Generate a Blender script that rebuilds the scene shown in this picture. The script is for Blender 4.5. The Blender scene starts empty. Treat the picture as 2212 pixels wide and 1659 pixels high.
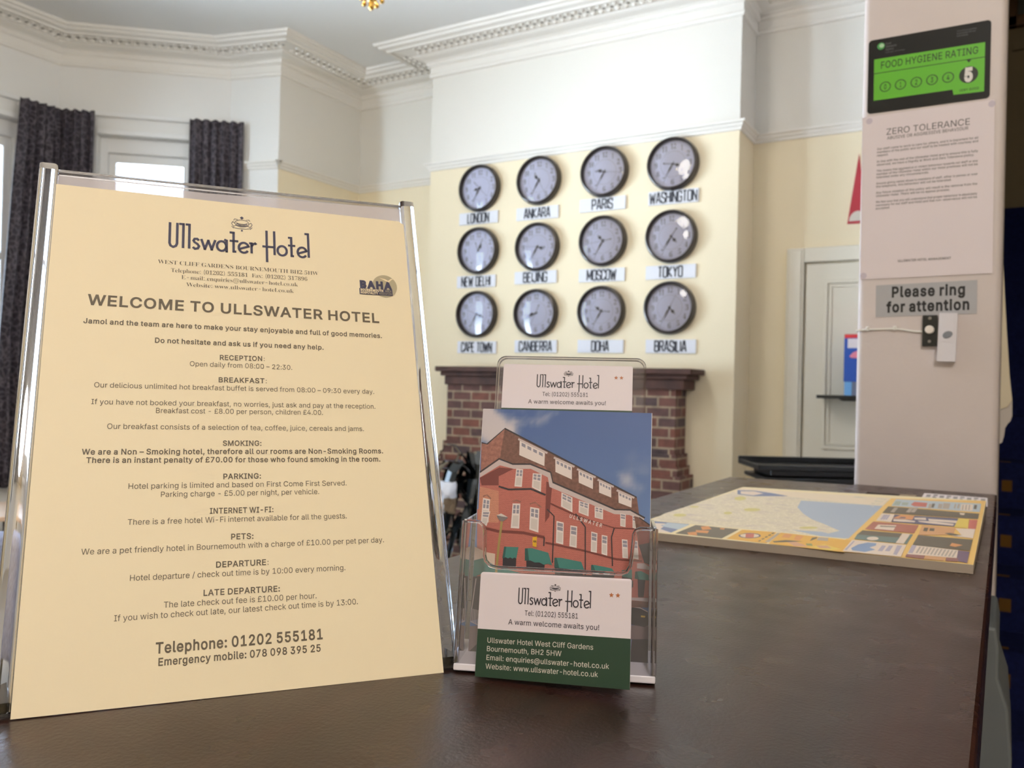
import bpy, bmesh, math, random
from mathutils import Matrix, Vector, noise
from mathutils.geometry import tessellate_polygon, delaunay_2d_cdt
random.seed(7)
scene = bpy.context.scene
COL = scene.collection
PI = math.pi
R = math.radians

# ------------------------------------------------------------------ camera, world, lights, exposure
# World: x along the chimney wall, y towards it, z up; the camera stands over the counter at x = y = 0.
EYE = 1.26075                     # eye height; counter top at 1.10 m
TOP = 1.10
F_PX = 1806.276
yaw, pitch, roll = R(30.51962), R(0.141654), R(1.355648)
fw = Vector((-math.sin(yaw)*math.cos(pitch), math.cos(yaw)*math.cos(pitch), math.sin(pitch)))
rt = Vector((math.cos(yaw), math.sin(yaw), 0.0))
up = rt.cross(fw)
rt, up = rt*math.cos(roll)+up*math.sin(roll), up*math.cos(roll)-rt*math.sin(roll)
cam = bpy.data.cameras.new('camera')
cam_o = bpy.data.objects.new('camera', cam)
COL.objects.link(cam_o)
M = Matrix.Identity(4)
for i in range(3):
    M[i][0], M[i][1], M[i][2] = rt[i], up[i], -fw[i]
M[0][3], M[1][3], M[2][3] = 0, 0, EYE
cam_o.matrix_world = M
cam.sensor_width = 36.0
cam.lens = F_PX/2212*36.0
cam.clip_start = 0.02
cam.dof.use_dof = True
cam.dof.focus_distance = 0.46
cam.dof.aperture_fstop = 18.0
scene.camera = cam_o

scene.view_settings.view_transform = 'Standard'
scene.view_settings.look = 'None'
scene.view_settings.gamma = 1.0
scene.view_settings.use_curve_mapping = False
scene.view_settings.exposure = 0.0

world = bpy.data.worlds.new('overcast_sky')
scene.world = world
world.use_nodes = True
bg = world.node_tree.nodes['Background']
wn = world.node_tree      # overcast sky; bright lower half added as ground glow to lift the ceiling
w_tc = wn.nodes.new('ShaderNodeTexCoord'); w_sp = wn.nodes.new('ShaderNodeSeparateXYZ'); w_rp = wn.nodes.new('ShaderNodeValToRGB')
w_mr = wn.nodes.new('ShaderNodeMapRange'); w_mr.inputs[1].default_value = -1; w_mr.inputs[2].default_value = 1
w_rp.color_ramp.elements[0].position = .46; w_rp.color_ramp.elements[0].color = (1.18, 1.42, 1.62, 1)
w_rp.color_ramp.elements[1].position = .52; w_rp.color_ramp.elements[1].color = (.25, .32, .39, 1)
wn.links.new(w_tc.outputs['Generated'], w_sp.inputs[0]); wn.links.new(w_sp.outputs[2], w_mr.inputs[0])
wn.links.new(w_mr.outputs[0], w_rp.inputs[0]); wn.links.new(w_rp.outputs[0], bg.inputs[0])
bg.inputs[1].default_value = 26.0

def lamp(name, kind, loc, energy, color, size=0.1, rot=None):
    l = bpy.data.lights.new(name, kind)
    l.energy = energy; l.color = color
    if kind == 'AREA':
        l.shape = 'DISK'; l.size = size
    else:
        l.shadow_soft_size = size
    o = bpy.data.objects.new(name, l); COL.objects.link(o)
    o.location = loc
    if rot: o.rotation_euler = rot
    return o
# assumed hall light behind camera, and an unseen point light added over the lounge
lamp('hall_lamp_light', 'POINT', (1.0, -1.4, EYE+1.95), 134, (1.0, 0.95, 0.90), 0.16)  # bare point light, no lamp fixture built
lamp('lounge_lamp_light', 'POINT', (-2.2, 0.6, EYE+1.6), 32, (1.0, 0.95, 0.88), 0.2)

cy = scene.cycles
cy.max_bounces = 12; cy.transparent_max_bounces = 24; cy.transmission_bounces = 10; cy.glossy_bounces = 5
cy.caustics_reflective = False; cy.caustics_refractive = False
cy.sample_clamp_indirect = 6.0
try: cy.use_denoising = True
except Exception: pass

# ------------------------------------------------------------------ helpers
def srgb(r, g, b):
    f = lambda c: (c/255/12.92) if c/255 <= .04045 else ((c/255+.055)/1.055)**2.4
    return (f(r), f(g), f(b), 1.0)

MATS = {}
def mat(name, color, rough=0.6, metal=0.0, spec=0.5, coat=0.0, bump=None, vary=None, emit=None):
    """plain surface; bump=(noise scale, strength), vary=(noise scale, amount) mottles the colour a little"""
    if name in MATS: return MATS[name]
    m = bpy.data.materials.new(name); m.use_nodes = True
    nt = m.node_tree; b = nt.nodes['Principled BSDF']
    b.inputs['Base Color'].default_value = color
    b.inputs['Roughness'].default_value = rough
    b.inputs['Metallic'].default_value = metal
    b.inputs['Specular IOR Level'].default_value = spec
    b.inputs['Coat Weight'].default_value = coat
    tc = nt.nodes.new('ShaderNodeTexCoord')
    if bump:
        n = nt.nodes.new('ShaderNodeTexNoise'); n.inputs['Scale'].default_value = bump[0]; n.inputs['Detail'].default_value = 6
        bp = nt.nodes.new('ShaderNodeBump'); bp.inputs['Strength'].default_value = bump[1]; bp.inputs['Distance'].default_value = .01
        nt.links.new(tc.outputs['Object'], n.inputs['Vector'])
        nt.links.new(n.outputs['Fac'], bp.inputs['Height']); nt.links.new(bp.outputs['Normal'], b.inputs['Normal'])
    if vary:
        n = nt.nodes.new('ShaderNodeTexNoise'); n.inputs['Scale'].default_value = vary[0]; n.inputs['Detail'].default_value = 5
        rp = nt.nodes.new('ShaderNodeValToRGB')
        c = color; k = vary[1]
        rp.color_ramp.elements[0].position = .3; rp.color_ramp.elements[1].position = .7
        rp.color_ramp.elements[0].color = (c[0]*(1-k), c[1]*(1-k), c[2]*(1-k), 1)
        rp.color_ramp.elements[1].color = (min(1, c[0]*(1+k)), min(1, c[1]*(1+k)), min(1, c[2]*(1+k)), 1)
        nt.links.new(tc.outputs['Object'], n.inputs['Vector'])
        nt.links.new(n.outputs['Fac'], rp.inputs['Fac']); nt.links.new(rp.outputs['Color'], b.inputs['Base Color'])
    if emit:
        b.inputs['Emission Color'].default_value = emit[0]; b.inputs['Emission Strength'].default_value = emit[1]
    MATS[name] = m
    return m

def clear_mat(name, tint=(1, 1, 1, 1), veil=0.0, veil_col=(.9, .88, .9, 1), gloss_rough=0.02, ior=1.49):
    """clear sheet plastic or window glass: transparent, mirroring by Fresnel, with a faint white veil"""
    if name in MATS: return MATS[name]
    m = bpy.data.materials.new(name); m.use_nodes = True
    nt = m.node_tree; nt.nodes.clear()
    out = nt.nodes.new('ShaderNodeOutputMaterial')
    tr = nt.nodes.new('ShaderNodeBsdfTransparent'); tr.inputs[0].default_value = tint
    gl = nt.nodes.new('ShaderNodeBsdfGlossy'); gl.inputs['Roughness'].default_value = gloss_rough
    df = nt.nodes.new('ShaderNodeBsdfDiffuse'); df.inputs[0].default_value = veil_col
    fr = nt.nodes.new('ShaderNodeFresnel'); fr.inputs[0].default_value = ior
    m1 = nt.nodes.new('ShaderNodeMixShader'); m1.inputs[0].default_value = veil
    m2 = nt.nodes.new('ShaderNodeMixShader')
    nt.links.new(tr.outputs[0], m1.inputs[1]); nt.links.new(df.outputs[0], m1.inputs[2])
    nt.links.new(fr.outputs[0], m2.inputs[0]); nt.links.new(m1.outputs[0], m2.inputs[1]); nt.links.new(gl.outputs[0], m2.inputs[2])
    nt.links.new(m2.outputs[0], out.inputs[0])
    MATS[name] = m
    return m

def solid_acrylic(name):
    if name in MATS: return MATS[name]
    m = mat(name, (0.96, 0.95, 0.98, 1), 0.03)
    b = m.node_tree.nodes['Principled BSDF']
    b.inputs['Transmission Weight'].default_value = 1.0
    b.inputs['IOR'].default_value = 1.49
    return m

class MB:
    """collects faces for ONE mesh object"""
    def __init__(s): s.v = []; s.f = []; s.mi = []
    def face(s, pts, mi=0):
        k = len(s.v); s.v += [tuple(p) for p in pts]; s.f.append(tuple(range(k, k+len(pts)))); s.mi.append(mi)
    def box(s, x0, x1, y0, y1, z0, z1, mi=0, T=None):
        P = [Vector((x, y, z)) for z in (z0, z1) for y in (y0, y1) for x in (x0, x1)]
        if T: P = [T @ p for p in P]
        k = len(s.v); s.v += [tuple(p) for p in P]
        for q in ((0, 2, 3, 1), (4, 5, 7, 6), (0, 1, 5, 4), (2, 6, 7, 3), (0, 4, 6, 2), (1, 3, 7, 5)):
            s.f.append(tuple(k+i for i in q)); s.mi.append(mi)
    def prism(s, poly, z0, z1, mi=0, T=None):
        """poly in xy (counter-clockwise), extruded along z"""
        n = len(poly); k = len(s.v)
        P = [Vector((x, y, z0)) for x, y in poly]+[Vector((x, y, z1)) for x, y in poly]
        if T: P = [T @ p for p in P]
        s.v += [tuple(p) for p in P]
        tris = tessellate_polygon([[Vector((x, y, 0)) for x, y in poly]])
        for a, b, c in tris:
            s.f.append((k+c, k+b, k+a)); s.mi.append(mi); s.f.append((k+n+a, k+n+b, k+n+c)); s.mi.append(mi)
        for i in range(n):
            j = (i+1) % n; s.f.append((k+i, k+j, k+n+j, k+n+i)); s.mi.append(mi)
    def tube(s, pts, r, n=10, mi=0, cap=True):
        pts = [Vector(p) for p in pts]; rs = r if isinstance(r, (list, tuple)) else [r]*len(pts)
        rings = []; prev = None
        for i, p in enumerate(pts):
            t = (pts[min(i+1, len(pts)-1)]-pts[max(i-1, 0)]).normalized()
            a = prev if prev is not None else (Vector((0, 0, 1)) if abs(t.z) < .9 else Vector((1, 0, 0)))
            a = (a-t*a.dot(t)).normalized(); b = t.cross(a); prev = a
            k = len(s.v)
            for j in range(n):
                q = 2*PI*j/n; s.v.append(tuple(p+(a*math.cos(q)+b*math.sin(q))*rs[i]))
            rings.append(k)
        for A, B in zip(rings, rings[1:]):
            for j in range(n):
                s.f.append((A+j, A+(j+1) % n, B+(j+1) % n, B+j)); s.mi.append(mi)
        if cap:
            s.f.append(tuple(rings[0]+j for j in range(n))[::-1]); s.mi.append(mi)
            s.f.append(tuple(rings[-1]+j for j in range(n))); s.mi.append(mi)
    def lathe(s, prof, n=40, mi=0, T=None, close=False):
        """prof = [(radius, height)] turned about local z"""
        k = len(s.v); m = len(prof)
        for r, h in prof:
            for j in range(n):
                q = 2*PI*j/n; p = Vector((r*math.cos(q), r*math.sin(q), h))
                if T: p = T @ p
                s.v.append(tuple(p))
        for i in range(m if close else m-1):
            a = k+i*n; b = k+((i+1) % m)*n
            for j in range(n):
                s.f.append((a+j, a+(j+1) % n, b+(j+1) % n, b+j)); s.mi.append(mi)
    def sphere(s, c, r, n=14, m=9, mi=0, sz=1.0):
        s.lathe([(max(1e-5, r*math.sin(PI*i/m)), -r*sz*math.cos(PI*i/m)) for i in range(m+1)], n, mi, Matrix.Translation(c))
    def build(s, name, mats, parent=None, smooth=False, bevel=0.0, seg=2, merge=False, T=None):
        me = bpy.data.meshes.new(name)
        vs = [tuple(T @ Vector(v)) for v in s.v] if T else s.v
        me.from_pydata(vs, [], s.f)
        for m in (mats if isinstance(mats, (list, tuple)) else [mats]): me.materials.append(m)
        me.polygons.foreach_set('material_index', s.mi)
        if merge or smooth or bevel:
            bm = bmesh.new(); bm.from_mesh(me)
            if merge: bmesh.ops.remove_doubles(bm, verts=bm.verts, dist=1e-6)
            if s.f and not getattr(s, 'keep_normals', False): bmesh.ops.recalc_face_normals(bm, faces=bm.faces)
            if bevel:
                ed = [e for e in bm.edges if len(e.link_faces) == 2 and e.calc_face_angle(0) > R(30)]
                bmesh.ops.bevel(bm, geom=ed, offset=bevel, segments=seg, profile=.5, affect='EDGES', clamp_overlap=True)
            bm.to_mesh(me); bm.free()
        if smooth:
            me.polygons.foreach_set('use_smooth', [True]*len(me.polygons))
            try: me.set_sharp_from_angle(angle=R(40))
            except Exception: pass
        me.update()
        o = bpy.data.objects.new(name, me); COL.objects.link(o)
        if parent is not None: o.parent = parent
        return o

def tag(o, label=None, cat=None, group=None, kind=None):
    if label: o['label'] = label
    if cat: o['category'] = cat
    if group: o['group'] = group
    if kind: o['kind'] = kind
    return o
def empty(name, loc=(0, 0, 0), M=None):
    o = bpy.data.objects.new(name, None); COL.objects.link(o); o.empty_display_size = .05
    if M is not None: o.matrix_world = M
    else: o.location = loc
    return o
def struct(o, label, cat=None):
    return tag(o, label, cat or o.name.split('.')[0].split('_')[0], kind='structure')
def frame(origin, ax, ay):
    """matrix with x = ax, y = ay, z = their cross product (towards the reader for a printed face)"""
    ax = Vector(ax).normalized(); ay = Vector(ay); ay = (ay-ax*ay.dot(ax)).normalized(); az = ax.cross(ay)
    m = Matrix.Identity(4)
    for i in range(3): m[i][0], m[i][1], m[i][2], m[i][3] = ax[i], ay[i], az[i], origin[i]
    return m
def tilted(origin, yaw, tilt, roll=0.0):
    a = Vector((math.cos(yaw), math.sin(yaw), 0)); n = Vector((-math.sin(yaw), math.cos(yaw), 0))
    u = Vector((0, 0, 1))*math.cos(tilt)+n*math.sin(tilt)
    return frame(origin, a*math.cos(roll)+u*math.sin(roll), u*math.cos(roll)-a*math.sin(roll))
def rrect(x0, x1, y0, y1, r, n=5):
    out = []
    for cx, cy, q in ((x1-r, y0+r, -PI/2), (x1-r, y1-r, 0), (x0+r, y1-r, PI/2), (x0+r, y0+r, PI)):
        for i in range(n+1):
            a = q+PI/2*i/n; out.append((cx+r*math.cos(a), cy+r*math.sin(a)))
    return out

# ------------------------------------------------------------------ lettering: glyph outlines (em = 500) and stroke alphabets
SANS_OUTLINES = """A|240|8,0 93,254 37,0 93,-254 -33,0 -54,151 -6,16 -6,19 -7,24 -9,29 7,0 -9,-30 -8,-24 -6,-19 -5,-15 -52,-151;55,71 0,28 130,0 0,-28
B|228|30,0 0,254 91,0 24,-2 19,-7 16,-10 10,-14 7,-16 2,-18 -1,-15 -5,-12 -6,-10 -9,-7 -10,-6 -11,-4 0,-2 13,-2 12,-6 10,-9 9,-12 6,-16 2,-18 -2,-18 -7,-17 -11,-13 -17,-11 -21,-7 -28,-2;62,29 60,0 26,2 17,9 10,13 3,15 -2,13 -5,11 -8,10 -10,7 -13,5 -16,1 -62,0;62,143 57,0 13,1 12,4 10,7 8,8 4,11 2,12 -3,16 -9,12 -15,9 -21,3 -58,0
C|255|134,-3 -21,1 -20,6 -18,8 -16,13 -13,15 -11,18 -8,20 -5,23 -2,26 2,26 5,23 8,21 11,18 13,15 16,12 18,9 20,5 21,2 18,-2 18,-4 16,-7 15,-9 13,-12 10,-15 8,-16 4,-19 -32,0 -4,12 -5,11 -8,9 -8,8 -10,6 -11,4 -12,3 -12,1 -23,-3 -19,-9 -17,-14 -13,-20 -8,-25 -2,-30 2,-30 9,-25 12,-19 17,-15 20,-9 22,-3 12,1 12,3 11,4 10,6 8,8 8,9 5,11 4,12 32,0 -4,-18 -8,-17 -10,-14 -13,-12 -14,-10 -17,-7 -17,-4
D|251|109,0 -61,0 0,29 59,0 29,2 23,9 18,15 12,20 8,24 3,29 -3,28 -7,24 -13,20 -17,14 -22,9 -28,3 -63,0 0,28 66,0 23,-1 21,-5 19,-9 24,-18 17,-25 8,-21 4,-22 2,-25 -2,-26 -5,-22 -7,-21 -11,-17 -14,-15 -17,-12 -19,-8 -22,-5;62,254 0,-254 -32,0 0,254
E|209|30,0 0,254 156,0 0,-28 -124,0 0,-83 116,0 0,-29 -116,0 0,-85 126,0 0,-29
F|205|30,0 0,254 155,0 0,-28 -123,0 0,-87 111,0 0,-28 -111,0 0,-111
G|260|134,-3 -21,1 -20,6 -18,9 -16,12 -14,15 -10,18 -8,20 -5,24 -2,25 2,26 5,23 8,21 10,18 14,15 15,12 18,9 20,5 20,2 20,-2 18,-4 17,-7 15,-10 12,-13 11,-14 7,-16 5,-18 -33,0 -5,12 -5,11 -8,9 -8,7 -10,7 -10,4 -12,3 -13,1 -22,-3 -19,-9 -17,-14 -13,-20 -8,-25 -2,-30 2,-30 9,-25 12,-19 17,-15 20,-9 22,-3 21,3 17,7 15,11 11,15 7,18 2,21 10,-1 -76,0 0,28 98,0 0,-28 -3,-29 -11,-26 -16,-20 -21,-16 -25,-9
H|258|30,0 0,254 32,0 0,-110 134,0 0,110 32,0 0,-254 -32,0 0,116 -134,0 0,-116
I|150|16,0 0,29 43,0 0,197 -43,0 0,28 119,0 0,-28 -44,0 0,-197 44,0 0,-29
J|198|93,-3 -31,5 -24,14 -12,15 -7,19 -2,23 0,13 32,0 0,-13 3,-21 9,-15 14,-9 18,-3 17,3 14,9 9,15 3,21 0,181 32,0 0,-181 -2,-23 -7,-19 -12,-15 -24,-14
K|233|52,73 0,35 9,11 9,12 8,10 9,11 9,10 10,10 76,82 42,0 -108,-116 -2,0;30,0 0,254 32,0 0,-87 0,-55 0,-15 0,-97;186,0 -92,130 20,25 110,-155
L|196|30,0 0,254 32,0 0,-225 119,0 0,-29
M|314|30,0 0,254 46,0 63,-160 2,-7 3,-8 6,-18 3,-9 3,-10 2,-9 3,-9 -7,0 5,17 6,20 3,9 3,9 3,8 2,7 62,160 46,0 0,-254 -32,0 0,145 0,18 0,11 1,10 0,23 0,22 3,0 -3,-12 -4,-12 -8,-24 -4,-10 -3,-10 -3,-9 -3,-7 -57,-145 -28,0 -58,145 -2,7 -3,8 -8,21 -3,11 -4,12 -5,12 -4,13 3,0 1,-21 0,-22 1,-22 0,-10 0,-9 0,-145
N|262|30,0 0,254 38,0 104,-163 4,-7 5,-9 6,-10 7,-12 6,-12 7,-14 -5,0 -1,14 -1,13 0,13 0,12 -1,18 0,157 33,0 0,-254 -39,0 -92,145 -6,10 -6,10 -7,12 -8,14 -20,35 6,1 1,-35 1,-15 0,-13 0,-11 0,-8 0,-145
O|267|133,-3 -21,1 -19,6 -18,8 -16,13 -13,15 -11,18 -8,20 -5,23 -2,26 2,26 5,23 8,21 11,18 13,15 16,12 18,9 19,5 21,2 22,-2 19,-5 18,-9 16,-12 13,-15 11,-18 8,-21 5,-23 2,-26 -2,-26 -5,-23 -8,-20 -11,-18 -13,-15 -16,-13 -18,-8 -19,-6;133,26 22,3 20,9 16,14 13,20 8,25 3,30 -3,30 -8,25 -13,20 -16,14 -20,9 -22,3 -21,-3 -20,-9 -17,-14 -12,-20 -9,-25 -2,-30 2,-30 9,-25 12,-20 17,-14 20,-9
P|222|30,0 0,254 88,0 26,-2 22,-8 17,-13 12,-16 7,-20 2,-21 -2,-22 -7,-19 -12,-17 -17,-12 -22,-8 -26,-3 -63,0 0,28 61,0 18,2 15,5 10,8 8,11 4,13 1,14 -1,14 -4,13 -8,10 -11,8 -14,5 -18,2 -54,0 0,-226
Q|267|123,80 33,0 29,-38 7,-10 42,-56 -34,0 -27,37 -7,10;133,-3 -21,1 -19,6 -18,8 -16,13 -13,15 -11,18 -8,20 -5,23 -2,26 2,26 5,23 8,21 11,18 13,15 16,12 18,9 19,5 21,2 22,-2 19,-5 18,-9 16,-12 13,-15 11,-18 8,-21 5,-23 2,-26 -2,-26 -5,-23 -8,-20 -11,-18 -13,-15 -16,-13 -18,-8 -19,-6;133,26 22,3 20,9 16,14 13,20 8,25 3,30 -3,30 -8,25 -13,20 -16,14 -20,9 -22,3 -21,-3 -20,-9 -17,-14 -12,-20 -9,-25 -2,-30 2,-30 9,-25 12,-20 17,-14 20,-9
R|224|30,0 0,254 88,0 27,-2 22,-8 16,-12 12,-15 7,-19 3,-22 -3,-22 -7,-18 -12,-16 -17,-11 -21,-8 -27,-2 -70,0 0,29 69,0 18,1 14,4 11,8 7,9 4,12 2,14 -2,14 -4,12 -8,10 -10,8 -15,4 -18,2 -54,0 0,-226;177,0 -62,115 36,0 63,-115
S|223|112,-4 -26,2 -22,7 -18,10 -14,15 -9,18 -4,20 33,0 3,-13 7,-11 9,-9 12,-6 14,-3 15,-1 16,1 15,4 12,7 10,9 6,11 2,13 -2,11 -5,8 -8,7 -10,6 -12,5 -14,4 -30,9 -28,10 -21,15 -13,18 -4,23 3,20 8,18 14,14 18,11 21,7 24,2 23,-2 21,-7 17,-11 14,-14 8,-16 3,-19 -31,0 -6,17 -12,13 -17,8 -22,2 -15,-1 -13,-4 -11,-6 -9,-9 -5,-10 -1,-11 2,-12 5,-9 9,-7 11,-6 11,-4 10,-3 26,-7 12,-4 12,-4 12,-6 11,-7 10,-9 8,-11 5,-14 2,-16 -3,-19 -8,-18 -13,-15 -18,-12 -23,-7
T|224|16,226 0,28 192,0 0,-28 -80,0 0,-226 -32,0 0,226
U|259|129,-4 -28,3 -24,9 -20,14 -15,18 -9,22 -3,25 0,167 32,0 0,-165 2,-17 6,-15 10,-13 14,-10 16,-6 19,-2 20,2 16,6 14,10 9,13 6,15 2,17 0,165 33,0 0,-167 -3,-25 -10,-22 -15,-18 -19,-14 -25,-9
V|240|102,0 -94,254 34,0 54,-151 5,-15 7,-19 7,-24 9,-30 -7,0 9,30 7,24 7,19 5,15 52,151 34,0 -92,-254
W|343|78,0 -70,254 33,0 41,-156 3,-13 3,-12 3,-13 2,-13 3,-14 2,-13 -3,0 2,13 3,14 3,13 3,13 3,12 3,13 41,156 37,0 41,-156 3,-13 3,-12 3,-13 3,-13 3,-14 3,-13 -5,0 3,13 2,14 3,13 3,13 6,25 41,156 33,0 -70,-254 -37,0 -44,161 -4,17 -4,18 -4,19 -4,22 7,0 -4,-21 -4,-19 -3,-18 -5,-18 -44,-161
X|237|9,0 100,142 0,-24 -94,136 37,0 37,-54 7,-10 6,-9 5,-9 5,-8 4,-8 6,-10 -6,0 5,10 5,8 5,8 5,9 6,9 7,10 38,54 36,0 -94,-135 0,24 99,-143 -37,0 -45,65 -6,9 -6,9 -5,7 -4,8 -5,8 -5,10 7,0 -5,-10 -4,-8 -5,-7 -5,-8 -6,-9 -6,-9 -45,-65
Y|236|102,0 0,104 -94,150 38,0 50,-82 8,-13 7,-13 7,-14 7,-17 -13,0 7,17 7,14 7,13 7,13 51,82 37,0 -94,-150 0,-104
Z|219|21,0 0,23 116,170 8,11 8,11 9,12 8,11 4,-11 -16,0 -15,-1 -16,0 -16,0 -91,0 0,28 178,0 0,-23 -114,-167 -8,-12 -9,-12 -9,-12 -9,-11 -4,10 16,1 15,0 16,0 15,1 93,0 0,-29
a|195|80,-4 -17,1 -16,5 -13,9 -10,11 -7,15 -2,17 2,15 5,11 7,10 10,7 11,5 13,3 13,3 13,2 16,2 12,1 9,2 7,2 3,4 2,6 0,1 -1,11 -4,9 -5,8 -8,5 -10,3 -12,1 -13,-1 -10,-3 -9,-5 -7,-6 -5,-6 -4,-7 -30,9 9,15 10,12 13,9 14,6 16,3 15,1 11,0 11,-2 12,-4 12,-6 10,-8 8,-12 6,-15 1,-19 0,-126 -30,0 0,26 -2,0 -4,-7 -6,-7 -8,-6 -10,-5 -13,-4;85,23 16,1 13,5 10,8 8,10 4,10 2,12 0,26 -3,-2 -5,-2 -7,-2 -7,-1 -8,-1 -8,-1 -12,-2 -11,-2 -10,-3 -9,-4 -6,-5 -5,-8 -1,-10 1,-9 4,-7 6,-6 8,-4 9,-2
b|212|115,-4 -16,1 -13,5 -10,6 -7,8 -6,7 -4,6 -3,0 0,-29 -30,0 0,254 31,0 0,-94 2,0 4,6 6,7 7,7 10,6 12,5 17,1 22,-3 19,-9 17,-14 12,-20 8,-24 2,-28 -2,-28 -8,-24 -12,-19 -16,-15 -20,-9;110,23 16,3 14,7 10,11 8,14 5,17 1,20 -1,19 -5,17 -8,14 -10,11 -14,7 -16,2 -16,-2 -13,-7 -11,-11 -8,-14 -4,-17 -2,-19 2,-20 5,-17 7,-15 11,-11 13,-6
c|198|104,-4 -25,3 -21,9 -17,15 -13,20 -8,23 -3,28 3,28 8,24 13,19 17,15 21,9 25,3 13,-1 13,-2 12,-5 11,-6 9,-8 8,-9 6,-11 5,-12 -30,-7 -2,7 -4,7 -4,5 -6,5 -7,4 -7,3 -8,2 -9,1 -18,-3 -13,-7 -11,-11 -8,-15 -4,-17 -2,-18 2,-19 4,-16 8,-15 11,-11 13,-7 18,-3 9,1 8,2 8,3 6,4 6,5 5,6 3,7 3,8 29,-8 -4,-12 -6,-11 -8,-9 -10,-8 -11,-7 -12,-4 -13,-3
d|212|98,-4 -23,3 -19,9 -16,15 -13,19 -7,24 -3,28 3,28 7,24 13,20 16,14 19,9 23,3 16,-1 12,-5 10,-6 8,-7 5,-7 4,-6 2,0 0,94 31,0 0,-254 -30,0 0,29 -3,0 -4,-6 -6,-7 -7,-8 -10,-6 -12,-5;102,23 16,3 14,6 10,11 8,15 4,17 2,20 -2,19 -4,17 -8,14 -10,11 -14,7 -16,2 -16,-2 -14,-7 -10,-11 -8,-14 -4,-17 -2,-19 2,-20 4,-17 8,-14 11,-11 13,-7
e|202|106,-4 -26,3 -22,9 -17,15 -13,19 -8,24 -3,27 3,28 8,24 12,20 18,15 20,9 25,3 15,-1 15,-4 14,-7 13,-10 10,-13 9,-16 5,-20 2,-24 0,-12 -149,0 0,25 132,0 -14,-9 -2,18 -4,15 -8,13 -10,10 -13,6 -15,2 -16,-2 -14,-6 -11,-10 -8,-12 -4,-14 -2,-16 0,-16 2,-20 5,-16 9,-13 12,-9 14,-6 16,-2 11,1 10,2 8,5 8,5 6,8 4,9 29,-8 -5,-13 -9,-12 -12,-10 -15,-8 -16,-5
f|127|114,190 0,-26 -111,0 0,26;40,0 0,216 2,15 6,12 9,9 11,7 12,5 14,1 9,0 8,-2 6,-1 4,-2 -7,-26 -3,1 -4,1 -4,1 -6,0 -12,-2 -8,-5 -5,-9 -1,-12 0,-209
g|213|103,-75 -19,1 -17,4 -14,7 -12,8 -9,10 -7,10 26,15 4,-6 6,-7 7,-6 9,-5 12,-4 14,-1 21,3 17,8 11,15 4,20 0,37 -3,0 -4,-6 -6,-7 -7,-7 -10,-6 -12,-4 -17,-2 -21,3 -20,8 -16,14 -12,18 -8,23 -3,28 3,27 7,24 13,19 16,14 20,9 22,3 16,-1 13,-5 10,-6 7,-7 6,-7 4,-7 3,0 0,31 29,0 0,-194 -3,-23 -8,-18 -13,-14 -17,-9 -20,-5;102,30 16,2 14,6 10,9 8,14 5,16 1,19 -1,19 -5,17 -8,14 -10,10 -13,7 -17,2 -16,-2 -13,-7 -11,-11 -8,-14 -4,-16 -2,-19 2,-18 4,-17 8,-13 11,-10 13,-6
h|205|57,113 0,-113 -31,0 0,254 31,0 0,-110 -6,0 11,22 14,15 18,8 20,3 18,-2 16,-6 13,-10 9,-14 7,-18 2,-22 0,-120 -31,0 0,118 -3,19 -9,15 -13,9 -18,4 -13,-2 -12,-4 -9,-8 -8,-10 -5,-12
i|83|26,0 0,190 31,0 0,-190;42,221 -8,2 -7,4 -5,7 -1,8 1,7 5,7 7,4 8,2 8,-2 7,-4 5,-7 1,-7 -1,-8 -5,-7 -7,-4
j|83|26,190 31,0 0,-205 -2,-16 -4,-14 -8,-11 -11,-9 -13,-5 -17,-1 -7,0 0,28 6,0 11,1 8,6 5,9 1,12;42,221 -8,2 -7,4 -5,7 -2,8 2,7 5,7 7,4 8,2 8,-2 7,-4 4,-7 2,-7 -2,-8 -4,-7 -7,-4
k|190|55,68 0,38 5,0 82,84 38,0 -88,-90 -3,0;26,0 0,254 31,0 0,-254;147,0 -73,93 22,21 90,-114
l|95|70,-1 -20,3 -13,8 -8,14 -3,18 0,212 31,0 0,-205 1,-11 2,-7 5,-4 8,-1 4,0 3,0 3,1 2,0 5,-26 -4,-1 -5,0 -6,-1
m|305|26,0 0,190 30,0 0,-42 -2,0 5,14 7,11 9,9 11,6 12,4 12,1 19,-3 15,-10 10,-14 6,-19 -4,0 5,13 8,12 9,9 12,6 14,5 14,1 16,-2 15,-5 12,-9 9,-13 6,-16 2,-20 0,-128 -30,0 0,127 -3,18 -9,11 -12,7 -15,2 -12,-1 -10,-4 -8,-7 -6,-8 -4,-10 -1,-11 0,-124 -31,0 0,130 -3,14 -8,12 -11,7 -15,2 -11,-1 -10,-4 -9,-6 -7,-9 -5,-12 -1,-14 0,-119
n|205|57,113 0,-113 -31,0 0,190 30,0 0,-46 -5,0 11,22 14,15 18,8 20,3 18,-2 15,-6 13,-10 10,-14 6,-18 3,-22 0,-120 -31,0 0,118 -3,19 -9,15 -13,9 -18,4 -13,-2 -12,-4 -9,-8 -8,-10 -5,-12
o|208|104,-4 -25,3 -21,9 -17,15 -13,20 -8,23 -3,28 3,28 8,24 13,19 17,15 21,9 25,3 24,-3 21,-9 18,-15 13,-19 8,-24 3,-28 -3,-28 -8,-23 -13,-20 -18,-15 -21,-9;104,23 17,3 14,7 11,11 8,15 4,16 2,19 -2,18 -4,17 -8,15 -11,11 -14,7 -17,3 -18,-3 -13,-7 -11,-11 -8,-15 -4,-17 -2,-18 2,-19 4,-16 8,-15 11,-11 13,-7
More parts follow.
